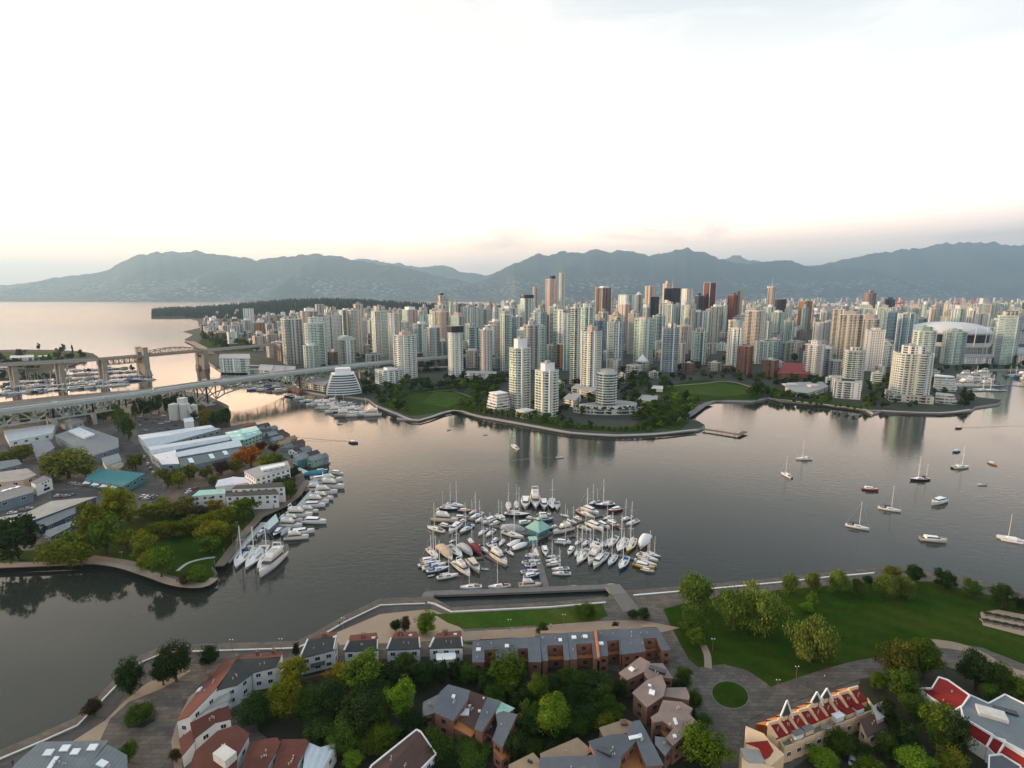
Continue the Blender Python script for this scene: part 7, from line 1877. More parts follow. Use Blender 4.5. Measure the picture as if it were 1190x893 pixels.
def crown_mesh(shape, n, leaf, seed, clumps):
    """Leaf sprays gathered in clumps through the volume of a crown one unit wide and one unit high."""
    r_ = random.Random(seed)
    mb_v, mb_f = [], []
    cl = []
    while len(cl) < clumps:
        th, u = r_.uniform(0, 2 * math.pi), r_.uniform(-1, 1)
        rad = r_.uniform(.45, 1.0)
        x, y, z = math.sqrt(1 - u * u) * math.cos(th) * rad, math.sqrt(1 - u * u) * math.sin(th) * rad, u * rad
        lump = .80 + .55 * noise.noise(Vector((x * 1.7 + seed, y * 1.7, z * 1.7)))
        x, y, z = x * lump, y * lump, z * lump
        if shape == 'round': p = (x * .42, y * .42, .52 + z * .44)
        elif shape == 'spread': p = (x * .45, y * .45, .50 + z * .44)
        elif shape == 'tall':
            k = .55 + .6 * math.sin(math.pi * min(1, max(.05, .55 - z * .42)))
            p = (x * .36 * k, y * .36 * k, .54 + z * .46)
        elif shape == 'willow':
            p = (x * .44, y * .44, .54 + z * .42 - .10 * (x * x + y * y))
        else:                                  # conifer
            zz = .5 + z * .5; k = 1.05 - zz * .95
            p = (x * .52 * k, y * .52 * k, .06 + zz * .92)
        cl.append((p, r_.uniform(.10, .19) * (1.25 if shape in ('spread', 'willow') else 1.0)))
    for i in range(n):
        (cx_, cy_, cz_), cr = cl[i % clumps]
        d = Vector((r_.gauss(0, 1), r_.gauss(0, 1), r_.gauss(0, .8) + .25)).normalized()
        rr = cr * r_.uniform(.45, 1.0)
        if shape == 'cone': rr *= (1.1 - cz_)
        p = Vector((cx_, cy_, cz_)) + Vector((d.x * rr, d.y * rr, d.z * rr * .9))
        if shape == 'willow' and r_.random() < .5: p.z -= r_.uniform(0, .12)
        nr = (d * .8 + Vector((r_.uniform(-1, 1), r_.uniform(-1, 1), r_.uniform(-.4, 1))) * .7).normalized()
        a_ = nr.cross(Vector((r_.uniform(-1, 1), r_.uniform(-1, 1), r_.uniform(-1, 1)))).normalized(); b_ = nr.cross(a_)
        s1, s2 = leaf * r_.uniform(.6, 1.3), leaf * r_.uniform(.35, .8)
        if shape == 'willow': a_ = (a_ * .5 + Vector((0, 0, -1))).normalized(); s1 *= 1.4
        q = [p - a_ * s1 - b_ * s2 * .4, p + b_ * s2 * -.9, p + a_ * s1, p + b_ * s2]
        k0 = len(mb_v)
        mb_v += [tuple(v) for v in q]; mb_f.append((k0, k0 + 1, k0 + 2, k0 + 3))
    me = bpy.data.meshes.new('crown')
    me.from_pydata(mb_v, [], mb_f); me.materials.append(MATS['foliage']); me.update()
    return me
def trunk_mesh(shape, seed):
    r_ = random.Random(seed); b = MB()
    h = .9 if shape == 'cone' else .52
    b.tube((0, 0, -.02), (.01, 0, h * .5), .035, .024, 7); b.tube((.01, 0, h * .5), (.0, .01, h), .024, .008, 6)
    if shape != 'cone':
        for k in range(5):
            an = k * 1.26 + r_.uniform(-.3, .3); z0 = r_.uniform(.2, .4)
            b.tube((0, 0, z0), (.27 * math.cos(an), .27 * math.sin(an), z0 + r_.uniform(.18, .34)), .016, .004, 5)
    return b.mesh('trunk', 'bark')
TP = {}
LOD = {'n': (8000, .023, 60), 'm': (2600, .040, 34), 'f': (420, .088, 16)}
COLS = {'yg': (.135, .145, .012), 'olive': (.10, .105, .018), 'green': (.075, .112, .012), 'dark': (.027, .045, .013), 'bright': (.10, .155, .014), 'brown': (.055, .038, .024), 'orange': (.34, .11, .016), 'willow': (.105, .14, .026), 'mid': (.052, .084, .013), 'gold': (.19, .135, .015), 'redleaf': (.11, .02, .016)}
CN = {'yg': 'yellow green', 'olive': 'olive', 'green': 'mid green', 'dark': 'dark green', 'bright': 'bright green', 'brown': 'brownish', 'orange': 'orange leaved', 'willow': 'golden green', 'mid': 'deep green', 'gold': 'golden yellow', 'redleaf': 'dark red leaved'}
SN = {'round': ('broadleaf_tree', 'rounded tree'), 'spread': ('bushy_tree', 'bushy tree'), 'tall': ('upright_tree', 'upright tree'), 'willow': ('willow_tree', 'willow'), 'cone': ('conifer_tree', 'conifer')}
rt = random.Random(99)
def tree(cx, yt, yb, w, shape='round', colr='green', lod='m', label=None, group=None, z=LZ):
    mid = G(cx, yb, z)
    e = math.atan2(CAMH - z, Vector((mid.x, mid.y)).length)
    by = yb - .5 * w * math.sin(e) * .72
    p = G(cx, by, z)
    az = math.atan2(p.x, p.y)
    W = w * pxm(p) * math.cos(az) * (1.18 if lod == 'm' else 1.0)
    H = max(2.5, ztop(p.y, yt) - z)
    nm, wd = SN[shape]
    if shape == 'round' and lod == 'f': nm = 'street_tree' if group and 'street' in group else 'shore_tree' if group and 'waterfront' in group else 'park_tree'
    key = (nm, shape, lod, rt.randrange(4 if lod != 'f' else 3))
    s = (W * rt.uniform(1.10, 1.24), W * rt.uniform(1.10, 1.24), H)
    rz = rt.uniform(0, 6.28)
    k_ = rt.uniform(1.0, 1.4); c_ = tuple(v * k_ * rt.uniform(.94, 1.06) for v in COLS[colr])
    if key not in TP:
        n, lf, k = LOD[lod]
        o = bpy.data.objects.new(nm, None); col.objects.link(o)
        link('crown', crown_mesh(shape, n, lf, len(TP) * 13 + 3, k), o, c_)
        link('trunk', trunk_mesh(shape, len(TP)), o)
        TP[key] = o
        o.location = p; o.rotation_euler = (0, 0, rz); o.scale = s
    else:
        o = copy_tree(TP[key], p, rz, s, {'crown': c_})
    if label: tag(o, label, 'tree', group)
    else:
        size = 'large' if w > 30 else ('small' if w < 9 else '')
        tag(o, (size + ' ' + CN[colr] + ' ' + wd).strip(), 'tree', group, auto=(cx, (yt + yb) / 2))
    return o
NB = 'trees of the near bank'
for a in [(152, 766, 815, 42, 'round', 'dark'), (110, 811, 839, 30, 'round', 'brown'), (205, 748, 802, 50, 'spread', 'dark'), (190, 768, 803, 32, 'round', 'dark'), (244, 751, 778, 28, 'round', 'dark'), (163, 818, 850, 38, 'spread', 'mid'), (150, 862, 893, 30, 'spread', 'mid'), (205, 868, 889, 14, 'spread', 'brown'),
          (340, 764, 812, 40, 'tall', 'yg'), (336, 785, 850, 46, 'tall', 'yg'), (322, 796, 842, 30, 'round', 'green'), (300, 806, 852, 52, 'spread', 'dark'), (396, 768, 806, 30, 'round', 'gold'), (424, 760, 822, 52, 'round', 'green'), (388, 792, 850, 46, 'round', 'dark'), (420, 805, 870, 62, 'round', 'dark'), (375, 835, 880, 50, 'round', 'dark'),
          (468, 787, 850, 38, 'tall', 'bright'), (445, 842, 885, 40, 'round', 'green'), (412, 872, 900, 30, 'round', 'bright'), (493, 768, 806, 40, 'round', 'dark'), (515, 760, 798, 20, 'cone', 'dark'), (455, 772, 812, 40, 'round', 'dark'), (480, 830, 868, 40, 'round', 'dark'),
          (590, 760, 816, 48, 'round', 'green'), (566, 778, 812, 30, 'round', 'dark'), (624, 782, 830, 28, 'tall', 'green'), (641, 808, 868, 46, 'tall', 'bright'), (612, 830, 870, 36, 'round', 'dark'), (660, 778, 812, 30, 'round', 'mid'), (690, 780, 826, 48, 'round', 'dark'), (680, 815, 850, 44, 'spread', 'dark'), (712, 820, 846, 34, 'spread', 'green'), (720, 790, 818, 22, 'round', 'dark'),
          (600, 850, 892, 34, 'round', 'dark'), (655, 845, 872, 30, 'spread', 'dark'), (505, 850, 893, 44, 'spread', 'mid'), (548, 865, 893, 40, 'spread', 'mid'), (345, 745, 766, 10, 'round', 'dark'),
          (495, 710, 741, 28, 'round', 'bright'), (460, 720, 738, 16, 'round', 'dark'), (471, 716, 738, 14, 'round', 'brown'), (630, 724, 740, 16, 'round', 'mid'), (680, 702, 720, 26, 'spread', 'mid'), (715, 722, 734, 9, 'round', 'brown'), (735, 708, 722, 14, 'spread', 'dark'), (748, 706, 722, 16, 'spread', 'dark'),
          (815, 845, 905, 62, 'round', 'bright'), (795, 775, 800, 22, 'spread', 'mid'), (806, 800, 830, 20, 'spread', 'mid'), (818, 830, 852, 20, 'spread', 'mid'), (955, 872, 905, 46, 'round', 'bright'), (975, 850, 885, 40, 'round', 'mid'),
          (440, 790, 835, 40, 'round', 'dark'), (360, 800, 850, 40, 'round', 'mid'), (398, 840, 888, 44, 'round', 'mid'), (438, 812, 860, 40, 'round', 'mid'), (470, 758, 790, 30, 'round', 'mid'), (428, 850, 886, 36, 'round', 'mid'), (545, 772, 800, 30, 'round', 'mid'), (530, 768, 795, 24, 'round', 'dark'),
          (575, 790, 822, 34, 'round', 'mid'), (606, 800, 836, 34, 'round', 'dark'), (618, 816, 858, 34, 'round', 'mid'), (660, 800, 842, 44, 'round', 'dark'), (672, 780, 816, 40, 'round', 'mid'), (700, 800, 838, 34, 'round', 'mid'), (640, 785, 820, 34, 'round', 'dark'), (668, 830, 860, 40, 'spread', 'mid'), (702, 826, 850, 30, 'spread', 'yg'), (620, 862, 890, 34, 'round', 'mid'), (600, 780, 810, 26, 'round', 'dark'),
          (640, 860, 884, 28, 'spread', 'dark'), (470, 860, 893, 34, 'spread', 'dark'), (520, 876, 905, 40, 'spread', 'dark'), (800, 820, 846, 22, 'spread', 'dark'), (812, 848, 872, 24, 'spread', 'mid'), (790, 790, 812, 18, 'spread', 'dark'),
          (1030, 815, 860, 40, 'round', 'dark'), (1062, 806, 850, 46, 'round', 'mid'), (1048, 840, 885, 44, 'round', 'dark'), (1030, 850, 890, 34, 'round', 'mid'), (1098, 790, 826, 30, 'round', 'dark'), (1148, 792, 822, 34, 'round', 'mid'), (1020, 780, 806, 28, 'round', 'green'), (1002, 862, 890, 26, 'spread', 'dark'),
          (1040, 744, 800, 54, 'round', 'olive'), (1072, 742, 800, 62, 'round', 'green'), (1050, 775, 830, 50, 'round', 'mid'), (1086, 816, 880, 50, 'round', 'green'), (1108, 824, 893, 46, 'round', 'dark'), (1058, 866, 915, 60, 'round', 'bright'), (1010, 880, 915, 44, 'round', 'green'), (1105, 872, 910, 50, 'round', 'yg'), (1132, 756, 812, 52, 'round', 'dark'), (1162, 772, 812, 46, 'round', 'green'), (1185, 788, 822, 40, 'round', 'green')]:
    tree(*a, lod='n', group=NB)
PB = 'trees of the lawn park on the near bank'
for a in [(806, 664, 716, 44, 'willow', 'willow'), (853, 682, 738, 50, 'willow', 'willow'), (884, 678, 742, 56, 'willow', 'willow'), (803, 708, 742, 32, 'round', 'mid'), (809, 731, 755, 22, 'round', 'bright'), (941, 713, 780, 56, 'willow', 'willow'), (917, 664, 694, 23, 'willow', 'willow'), (944, 664, 690, 19, 'willow', 'willow'), (973, 661, 692, 28, 'willow', 'willow'),
          (998, 672, 696, 20, 'willow', 'willow'), (1030, 667, 700, 36, 'willow', 'willow'), (1048, 668, 697, 28, 'willow', 'willow'), (1036, 657, 676, 26, 'round', 'olive'), (1063, 655, 684, 30, 'round', 'dark'), (1096, 661, 689, 34, 'round', 'dark'), (1127, 672, 697, 28, 'round', 'mid'), (1164, 676, 712, 36, 'round', 'dark'), (943, 688, 706, 15, 'round', 'bright'), (938, 700, 716, 18, 'round', 'bright'), (1008, 668, 684, 16, 'round', 'dark'), (1185, 694, 712, 20, 'spread', 'dark')]:
    tree(*a, lod='n', group=PB)
IG = 'trees of the island park'
for a in [(22, 594, 660, 66, 'round', 'dark'), (140, 564, 622, 48, 'round', 'yg'), (108, 582, 640, 46, 'round', 'yg'), (124, 600, 650, 44, 'round', 'green'), (82, 618, 660, 48, 'spread', 'yg'), (62, 630, 660, 34, 'spread', 'yg'), (95, 628, 662, 38, 'spread', 'yg'), (168, 584, 606, 26, 'round', 'yg'), (190, 580, 602, 28, 'spread', 'yg'), (212, 578, 602, 30, 'spread', 'olive'), (232, 588, 604, 22, 'spread', 'brown'), (150, 590, 612, 22, 'round', 'yg'), (178, 588, 606, 20, 'spread', 'olive'),
          (148, 612, 646, 30, 'round', 'yg'), (166, 616, 656, 30, 'round', 'yg'), (188, 632, 676, 34, 'round', 'bright'), (170, 640, 664, 24, 'round', 'yg'), (186, 606, 630, 28, 'spread', 'yg'), (205, 602, 628, 28, 'spread', 'yg'), (222, 600, 624, 26, 'spread', 'yg'), (240, 596, 622, 30, 'round', 'yg'), (250, 600, 640, 36, 'round', 'yg'), (246, 618, 646, 28, 'round', 'bright'), (268, 586, 612, 26, 'round', 'yg'), (286, 578, 608, 30, 'round', 'green'), (250, 580, 598, 20, 'round', 'gold'), (250, 570, 586, 18, 'round', 'mid'),
          (230, 660, 680, 26, 'spread', 'green'), (215, 668, 682, 18, 'spread', 'brown'), (270, 606, 630, 20, 'round', 'olive'), (80, 520, 562, 62, 'spread', 'olive'), (62, 530, 560, 36, 'round', 'olive'), (100, 532, 560, 32, 'round', 'olive'), (25, 516, 540, 34, 'spread', 'olive'), (5, 524, 540, 20, 'spread', 'olive'), (158, 526, 548, 22, 'round', 'olive'),
          (195, 540, 570, 22, 'round', 'olive'), (208, 546, 570, 18, 'round', 'yg'), (220, 538, 560, 18, 'spread', 'olive'), (240, 540, 558, 16, 'spread', 'olive'), (258, 534, 554, 18, 'spread', 'brown'), (275, 532, 552, 18, 'spread', 'olive'), (292, 514, 546, 26, 'round', 'orange'), (280, 524, 546, 18, 'round', 'orange'), (312, 526, 548, 24, 'round', 'yg'), (322, 528, 546, 20, 'round', 'green'), (300, 540, 556, 14, 'round', 'olive'),
          (332, 550, 576, 20, 'round', 'dark'), (338, 556, 582, 16, 'round', 'green'), (322, 556, 572, 16, 'round', 'dark'), (342, 543, 558, 16, 'round', 'dark'), (318, 516, 528, 12, 'round', 'brown'), (304, 512, 526, 14, 'round', 'redleaf'), (248, 552, 566, 12, 'spread', 'olive')]:
    tree(*a, lod='m', group=IG)
# the dark trees under and beside the truss bridge
HG = 'trees on the slope by the truss bridge'
for i, (x, yt, yb, w, s, c_) in enumerate([(138, 458, 502, 17, 'cone', 'mid'), (150, 476, 512, 17, 'tall', 'mid'), (144, 468, 508, 15, 'tall', 'green'), (158, 462, 490, 14, 'cone', 'mid'), (167, 460, 486, 14, 'round', 'dark'), (176, 459, 484, 14, 'cone', 'dark'), (185, 458, 482, 14, 'round', 'mid'), (194, 456, 481, 14, 'cone', 'dark'), (203, 456, 480, 14, 'round', 'dark'), (212, 456, 478, 12, 'cone', 'dark'),
          (221, 458, 477, 12, 'round', 'mid'), (227, 464, 480, 12, 'cone', 'dark'), (232, 468, 484, 12, 'round', 'gold'), (240, 474, 492, 14, 'round', 'gold'), (246, 478, 494, 12, 'round', 'bright'), (252, 476, 496, 14, 'round', 'dark'), (260, 474, 498, 16, 'tall', 'dark'), (236, 484, 498, 12, 'round', 'olive'), (226, 478, 490, 10, 'round', 'mid'), (265, 474, 490, 8, 'tall', 'dark'), (120, 476, 492, 14, 'round', 'olive'), (108, 478, 492, 12, 'round', 'olive'), (130, 470, 490, 12, 'round', 'mid'),
          (30, 478, 494, 20, 'spread', 'olive'), (8, 482, 498, 18, 'spread', 'mid'), (52, 478, 492, 14, 'spread', 'mid')]):
    tree(x, yt, yb, w, s, c_, 'm', group=HG)
PG = 'trees of the point behind the old bridge'
for a in [(24, 402, 417, 15, 'round', 'brown'), (45, 399, 407, 7, 'round', 'brown'), (73, 400, 410, 9, 'round', 'brown'), (85, 398, 414, 5, 'cone', 'dark'), (67, 405, 418, 14, 'round', 'olive'), (93, 405, 413, 7, 'round', 'brown'), (98, 408, 416, 7, 'round', 'brown'), (20, 415, 426, 14, 'spread', 'dark'), (36, 417, 424, 7, 'round', 'dark'), (6, 416, 426, 10, 'round', 'brown'), (57, 412, 420, 9, 'round', 'dark'), (78, 410, 418, 8, 'round', 'olive'), (3, 430, 442, 13, 'round', 'dark'), (16, 430, 443, 12, 'round', 'dark'),
          (30, 432, 443, 12, 'round', 'mid'), (42, 433, 442, 12, 'round', 'mid'), (54, 432, 441, 11, 'round', 'mid'), (64, 432, 440, 10, 'round', 'green'), (72, 431, 439, 8, 'round', 'mid'), (104, 427, 434, 5, 'round', 'brown'), (154, 424, 432, 7, 'round', 'dark')]:
    tree(*a, lod='f', group=PG)
# the far bank parks
def scatter(poly, n, w, hfac, kinds, group, seed, sh=('round', 'round', 'spread')):
    r_ = random.Random(seed)
    xs_ = [p[0] for p in poly]; ys_ = [p[1] for p in poly]
    pts = []
    tries = 0
    while len(pts) < n and tries < 6000:
        tries += 1
        x, y = r_.uniform(min(xs_), max(xs_)), r_.uniform(min(ys_), max(ys_))
        if not inside((x, y), poly): continue
        if any(abs(x - a) < w * .5 and abs(y - b) < w * .28 for a, b in pts): continue
        gp = G(x, y)
        if any((gp.x - tx) ** 2 + (gp.y - ty) ** 2 < (tr * .75) ** 2 for tx, ty, tr in TOWERS): continue
        pts.append((x, y))
    pts.sort(key=lambda p: p[1])
    for x, y in pts:
        ww = w * r_.uniform(.75, 1.35)
        tree(x, y - ww * hfac * r_.uniform(.8, 1.2), y + ww * .12, ww, r_.choice(sh), r_.choice(kinds), 'f', group=group)
FBG = 'trees of the far bank parks'
scatter([(438, 470), (446, 458), (500, 449), (560, 447), (586, 455), (568, 468), (548, 458), (505, 453), (476, 457), (468, 470), (480, 482), (464, 482)], 44, 10, .9, ['mid', 'dark', 'green', 'mid'], FBG, 1)
scatter([(470, 444), (590, 440), (590, 450), (470, 452)], 26, 10, 1.0, ['dark', 'dark', 'mid'], FBG, 2)
scatter([(524, 474), (560, 462), (572, 474), (566, 483), (540, 478)], 16, 8, 1.1, ['green', 'mid'], FBG, 3)
for i in range(15):
    x = 558 + i * 6.4; tree(x, interp(x, [(558, 472), (648, 484)]), interp(x, [(558, 483), (648, 494)]), 7.5, 'tall', 'green' if i % 3 else 'mid', 'f', group='row of small trees along the far seawall')
scatter([(735, 496), (742, 476), (770, 462), (800, 462), (812, 470), (798, 486), (790, 498)], 46, 9.5, .85, ['mid', 'green', 'green', 'dark', 'bright'], FBG, 4)
scatter([(730, 436), (770, 434), (776, 452), (756, 466), (734, 466)], 24, 9, .9, ['dark', 'mid'], FBG, 5)
scatter([(778, 436), (890, 438), (905, 447), (870, 446), (830, 440), (780, 444)], 18, 8, .9, ['dark', 'mid', 'brown'], FBG, 6)
scatter([(868, 462), (884, 450), (912, 447), (920, 458), (958, 460), (964, 468), (920, 464)], 22, 10, .9, ['dark', 'mid', 'green'], FBG, 7)
scatter([(1000, 474), (1018, 452), (1032, 440), (1036, 462), (1024, 476)], 14, 10, .9, ['mid', 'green', 'dark'], FBG, 8)
scatter([(1108, 472), (1128, 462), (1136, 464), (1132, 474)], 5, 11, 1.0, ['mid', 'brown', 'dark'], FBG, 9)
scatter([(1086, 428), (1190, 425), (1190, 430), (1090, 431)], 15, 8, .7, ['dark', 'mid'], FBG, 10)
scatter([(228, 394), (262, 384), (320, 398), (322, 410), (260, 408)], 34, 9, .9, ['dark', 'mid', 'mid', 'olive'], FBG, 11)
scatter([(420, 440), (440, 440), (440, 460), (424, 458)], 8, 9, .9, ['dark', 'mid'], FBG, 12)
scatter([(648, 462), (735, 466), (730, 482), (690, 468), (655, 480)], 12, 7, .9, ['dark', 'mid'], FBG, 13)

scatter([(470, 408), (600, 402), (640, 425), (600, 440), (480, 436)], 22, 9, .9, ['dark', 'mid', 'dark'], 'street trees between the towers', 21)
scatter([(640, 440), (735, 425), (735, 440), (690, 452), (645, 455)], 12, 9, .9, ['dark', 'mid', 'dark'], 'street trees between the towers', 22)
scatter([(735, 415), (960, 415), (965, 442), (880, 437), (740, 432)], 34, 9, .9, ['dark', 'mid', 'dark', 'brown'], 'street trees between the towers', 23)
scatter([(970, 425), (1050, 415), (1100, 424), (1060, 445), (1000, 450)], 14, 9, .9, ['dark', 'mid', 'dark'], 'street trees between the towers', 24)
scatter([(320, 412), (470, 402), (470, 420), (360, 430)], 16, 9, .9, ['dark', 'mid', 'brown'], 'street trees between the towers', 25)

FT = 'trees around the waterfront towers'
scatter([(586, 470), (655, 455), (665, 470), (690, 497), (652, 496), (600, 482)], 26, 7.5, .95, ['dark', 'mid', 'mid'], FT, 31)
scatter([(640, 446), (735, 446), (740, 470), (700, 470), (650, 466)], 30, 8, .9, ['dark', 'mid', 'dark'], FT, 32)
scatter([(738, 466), (762, 470), (768, 500), (745, 503), (740, 490)], 16, 8, .9, ['dark', 'mid', 'green'], FT, 33)
scatter([(1000, 440), (1100, 430), (1105, 462), (1060, 478), (1010, 474)], 34, 8, .9, ['dark', 'mid', 'mid'], FT, 34)
scatter([(905, 466), (960, 471), (1004, 476), (1004, 479), (955, 473), (905, 468)], 10, 6, .9, ['mid', 'green'], FT, 35)
scatter([(900, 436), (970, 436), (985, 460), (960, 456), (905, 448)], 18, 8, .9, ['dark', 'mid'], FT, 36)
scatter([(420, 456), (470, 444), (475, 456), (440, 466)], 14, 8, .9, ['dark', 'mid'], FT, 37)

for i in range(16):
    x = 652 + i * 6.9; yb = interp(x, [(652, 498), (716, 502), (762, 501)])
    tree(x, yb - 7, yb, 6.5, 'round', 'mid' if i % 3 else 'green', 'f', group='low trees along the waterfront podium')

scatter([(-20, 420), (40, 421), (90, 414), (100, 416), (70, 426), (0, 432), (-20, 432)], 22, 9, .8, ['brown', 'dark', 'olive', 'mid'], PG, 51)
# ---------------------------------------------------------------- cars, lamps, people, planters, the white seawall edge, wakes
band('seawall_kerb', SEAWALL, .5, 'pale_concrete', .4, k=1, thick=.9)
band('seawall_kerb', [(736, 692.5), (830, 684.5), (905, 677.5), (960, 671.5), (1016, 666.5)], .6, 'white_paint', .4, k=1, thick=.9)
band('seawall_kerb', [(497, 701), (506, 703), (525, 712), (640, 706.5), (704, 701)], .7, 'pale_concrete', .5, k=1, thick=.9)
def mk_car():
    t_ = bpy.data.objects.new('car', None); col.objects.link(t_)
    prof = [(-2.15, .35), (-2.2, .8), (-1.9, .95), (2.05, .88), (2.25, .6), (2.2, .35)]
    b = MB(); b.loft([[(x, -.88, z) for x, z in prof], [(x, .88, z) for x, z in prof]]); b.build('body', 'gelcoat', t_, color=(.6, .6, .6))
    b = MB(); wedge(b, -1.75, 1.05, 1.62, 1.62, .92, 1.42, .5, 1.3, .86); cb = b.build('cabin', 'glass_dark', t_)
    b = MB(); b.box((-.35, 0, 1.445), (1.7, 1.32, .05)); b.build('roof', 'gelcoat', cb, color=(.6, .6, .6))
    for x in (-1.35, 1.35):
        for y in (-.85, .85):
            b = MB(); b.tube((x, y - .1, .33), (x, y + .1, .33), .33, .33, 10); b.build('wheel', 'dark_concrete', t_)
    return t_
CARP = mk_car(); CARN = 0
CARC = {'white': (.75, .75, .75), 'silver': (.42, .43, .44), 'black': (.02, .02, .022), 'red': (.40, .04, .03), 'dark blue': (.03, .06, .17), 'grey': (.16, .165, .17)}
rc = random.Random(17)
def car(px, py, ang, z=LZ + .1, colr=None, tail='parked on the island'):
    global CARN
    colr = colr or rc.choice(['white', 'white', 'silver', 'silver', 'black', 'grey', 'dark blue', 'red'])
    c = G(px, py, z)
    if CARN == 0:
        o = CARP; o.location = c; o.rotation_euler = (0, 0, R(ang))
        for ch in KIDS[o.name]:
            if ch.name.startswith('body'): ch.color = CARC[colr] + (1,)
            for g_ in KIDS.get(ch.name, []): g_.color = CARC[colr] + (1,)
    else: o = copy_tree(CARP, c, R(ang), None, {'body': CARC[colr], 'roof': CARC[colr]})
    CARN += 1
    tag(o, colr + ' car', 'car', 'cars ' + tail, auto=(px, py))
for x, y, a in [(164, 486, 20), (170, 488, 20), (176, 486, 20), (163, 490, 110), (163, 495, 110), (179, 492, 15), (187, 493, 15), (194, 491, 15), (200, 490, 15), (184, 488, 20), (172, 497, 10), (196, 499, 10), (186, 500, 10), (204, 495, 10), (168, 501, 10), (190, 484, 20), (180, 482, 20),
                (84, 562, 25), (88, 563.5, 25), (93, 564, 25), (98, 565, 25), (114, 566, 20), (119, 567, 20), (124, 567, 20), (132, 567.5, 20), (68, 577, 25), (73, 577.5, 25), (78, 577, 25), (83, 576, 25), (165, 580, 15), (170, 580.5, 15), (175, 580, 15), (179, 578, 15), (168, 577.5, 15), (217, 571, 80), (221, 570.5, 80), (225, 569.5, 80), (228, 568.5, 80), (219, 573, 80),
                (175, 545, 115), (178, 550, 115), (172, 540, 115), (168, 532, 115), (33, 592, 25), (26, 594, 25), (14, 597, 25), (150, 530, 110)]:
    car(x, y, a)
for px, off, a, cl_ in [(60, 6, 57, 'white'), (118, -6, 57, 'silver'), (180, 6, 57, 'black'), (246, -6, 57, 'red'), (262, 4, 57, 'white'), (318, 7, 57, 'white'), (333, -5, 57, 'silver'), (395, 5, 57, 'grey'), (410, -6, 57, 'white'), (450, -6, 57, 'silver')]:
    p = deckp(px); d = deckp(px + 4) - deckp(px - 4); d.normalize()
    q = p + Vector((-d.y, d.x, 0)) * off
    x, y = proj(q); car(x, y, math.degrees(math.atan2(d.y, d.x)), q.z + .06, cl_, 'driving over the truss bridge')
for x, y, a in [(990, 885, 60), (1008, 886, 60), (128, 480.5, 0)][:2]: car(x, y, a, LZ + .12, 'silver' if x < 1000 else 'white', 'parked below the roof gardens')
L(None, 'the roof garden carport', 1000, 880)
# lamp posts with white globes
def lamp(px, py, label, h=4.5, z=LZ + .1):
    c = G(px, py, z)
    t_ = thing('street_lamp', label, 'street lamp', c, 0, 'globe lamps along the walks')
    b = MB(); b.tube((0, 0, 0), (0, 0, h), .09, .06, 6); b.build('pole', 'dark_concrete', t_)
    b = MB(); b.bar((-.5, 0, h), (.5, 0, h), .08); b.build('arm', 'dark_concrete', t_)
    for s in (-1, 1):
        b = MB(); rings = [[(s * .5 + .2 * math.sin(v) * math.cos(q * math.pi / 4), .2 * math.sin(v) * math.sin(q * math.pi / 4), h + .16 - .2 * math.cos(v)) for q in range(8)] for v in (.3, .9, 1.57, 2.2, 2.85)]
        b.loft(rings); b.build('globe', 'skylight', t_, smooth=True)
for x, y, lab in [(107, 647, 'twin globe lamp beside the path at the south edge of the island lawn'), (142, 652, 'twin globe lamp at the bend of the island lawn path'), (276, 616, 'twin globe lamp by the boardwalk on the east side of the island park'), (182, 604, 'twin globe lamp inside the ring of island trees'), (399, 731, 'twin globe lamp on the gravel court by the seawall'), (655, 727, 'twin globe lamp on the walk behind the grey roofed terrace'), (592, 733, 'twin globe lamp on the walk west of the middle of the terrace'), (828, 756, 'twin globe lamp on the lawn near the small drive path'), (903, 805, 'twin globe lamp where the drive meets the park path'), (925, 789, 'twin globe lamp along the park path above the crimson row'), (270, 757, 'twin globe lamp on the seawall walk north of the curved terrace'), (327, 756, 'twin globe lamp on the seawall walk near the first white townhouse')]:
    lamp(x, y, lab)
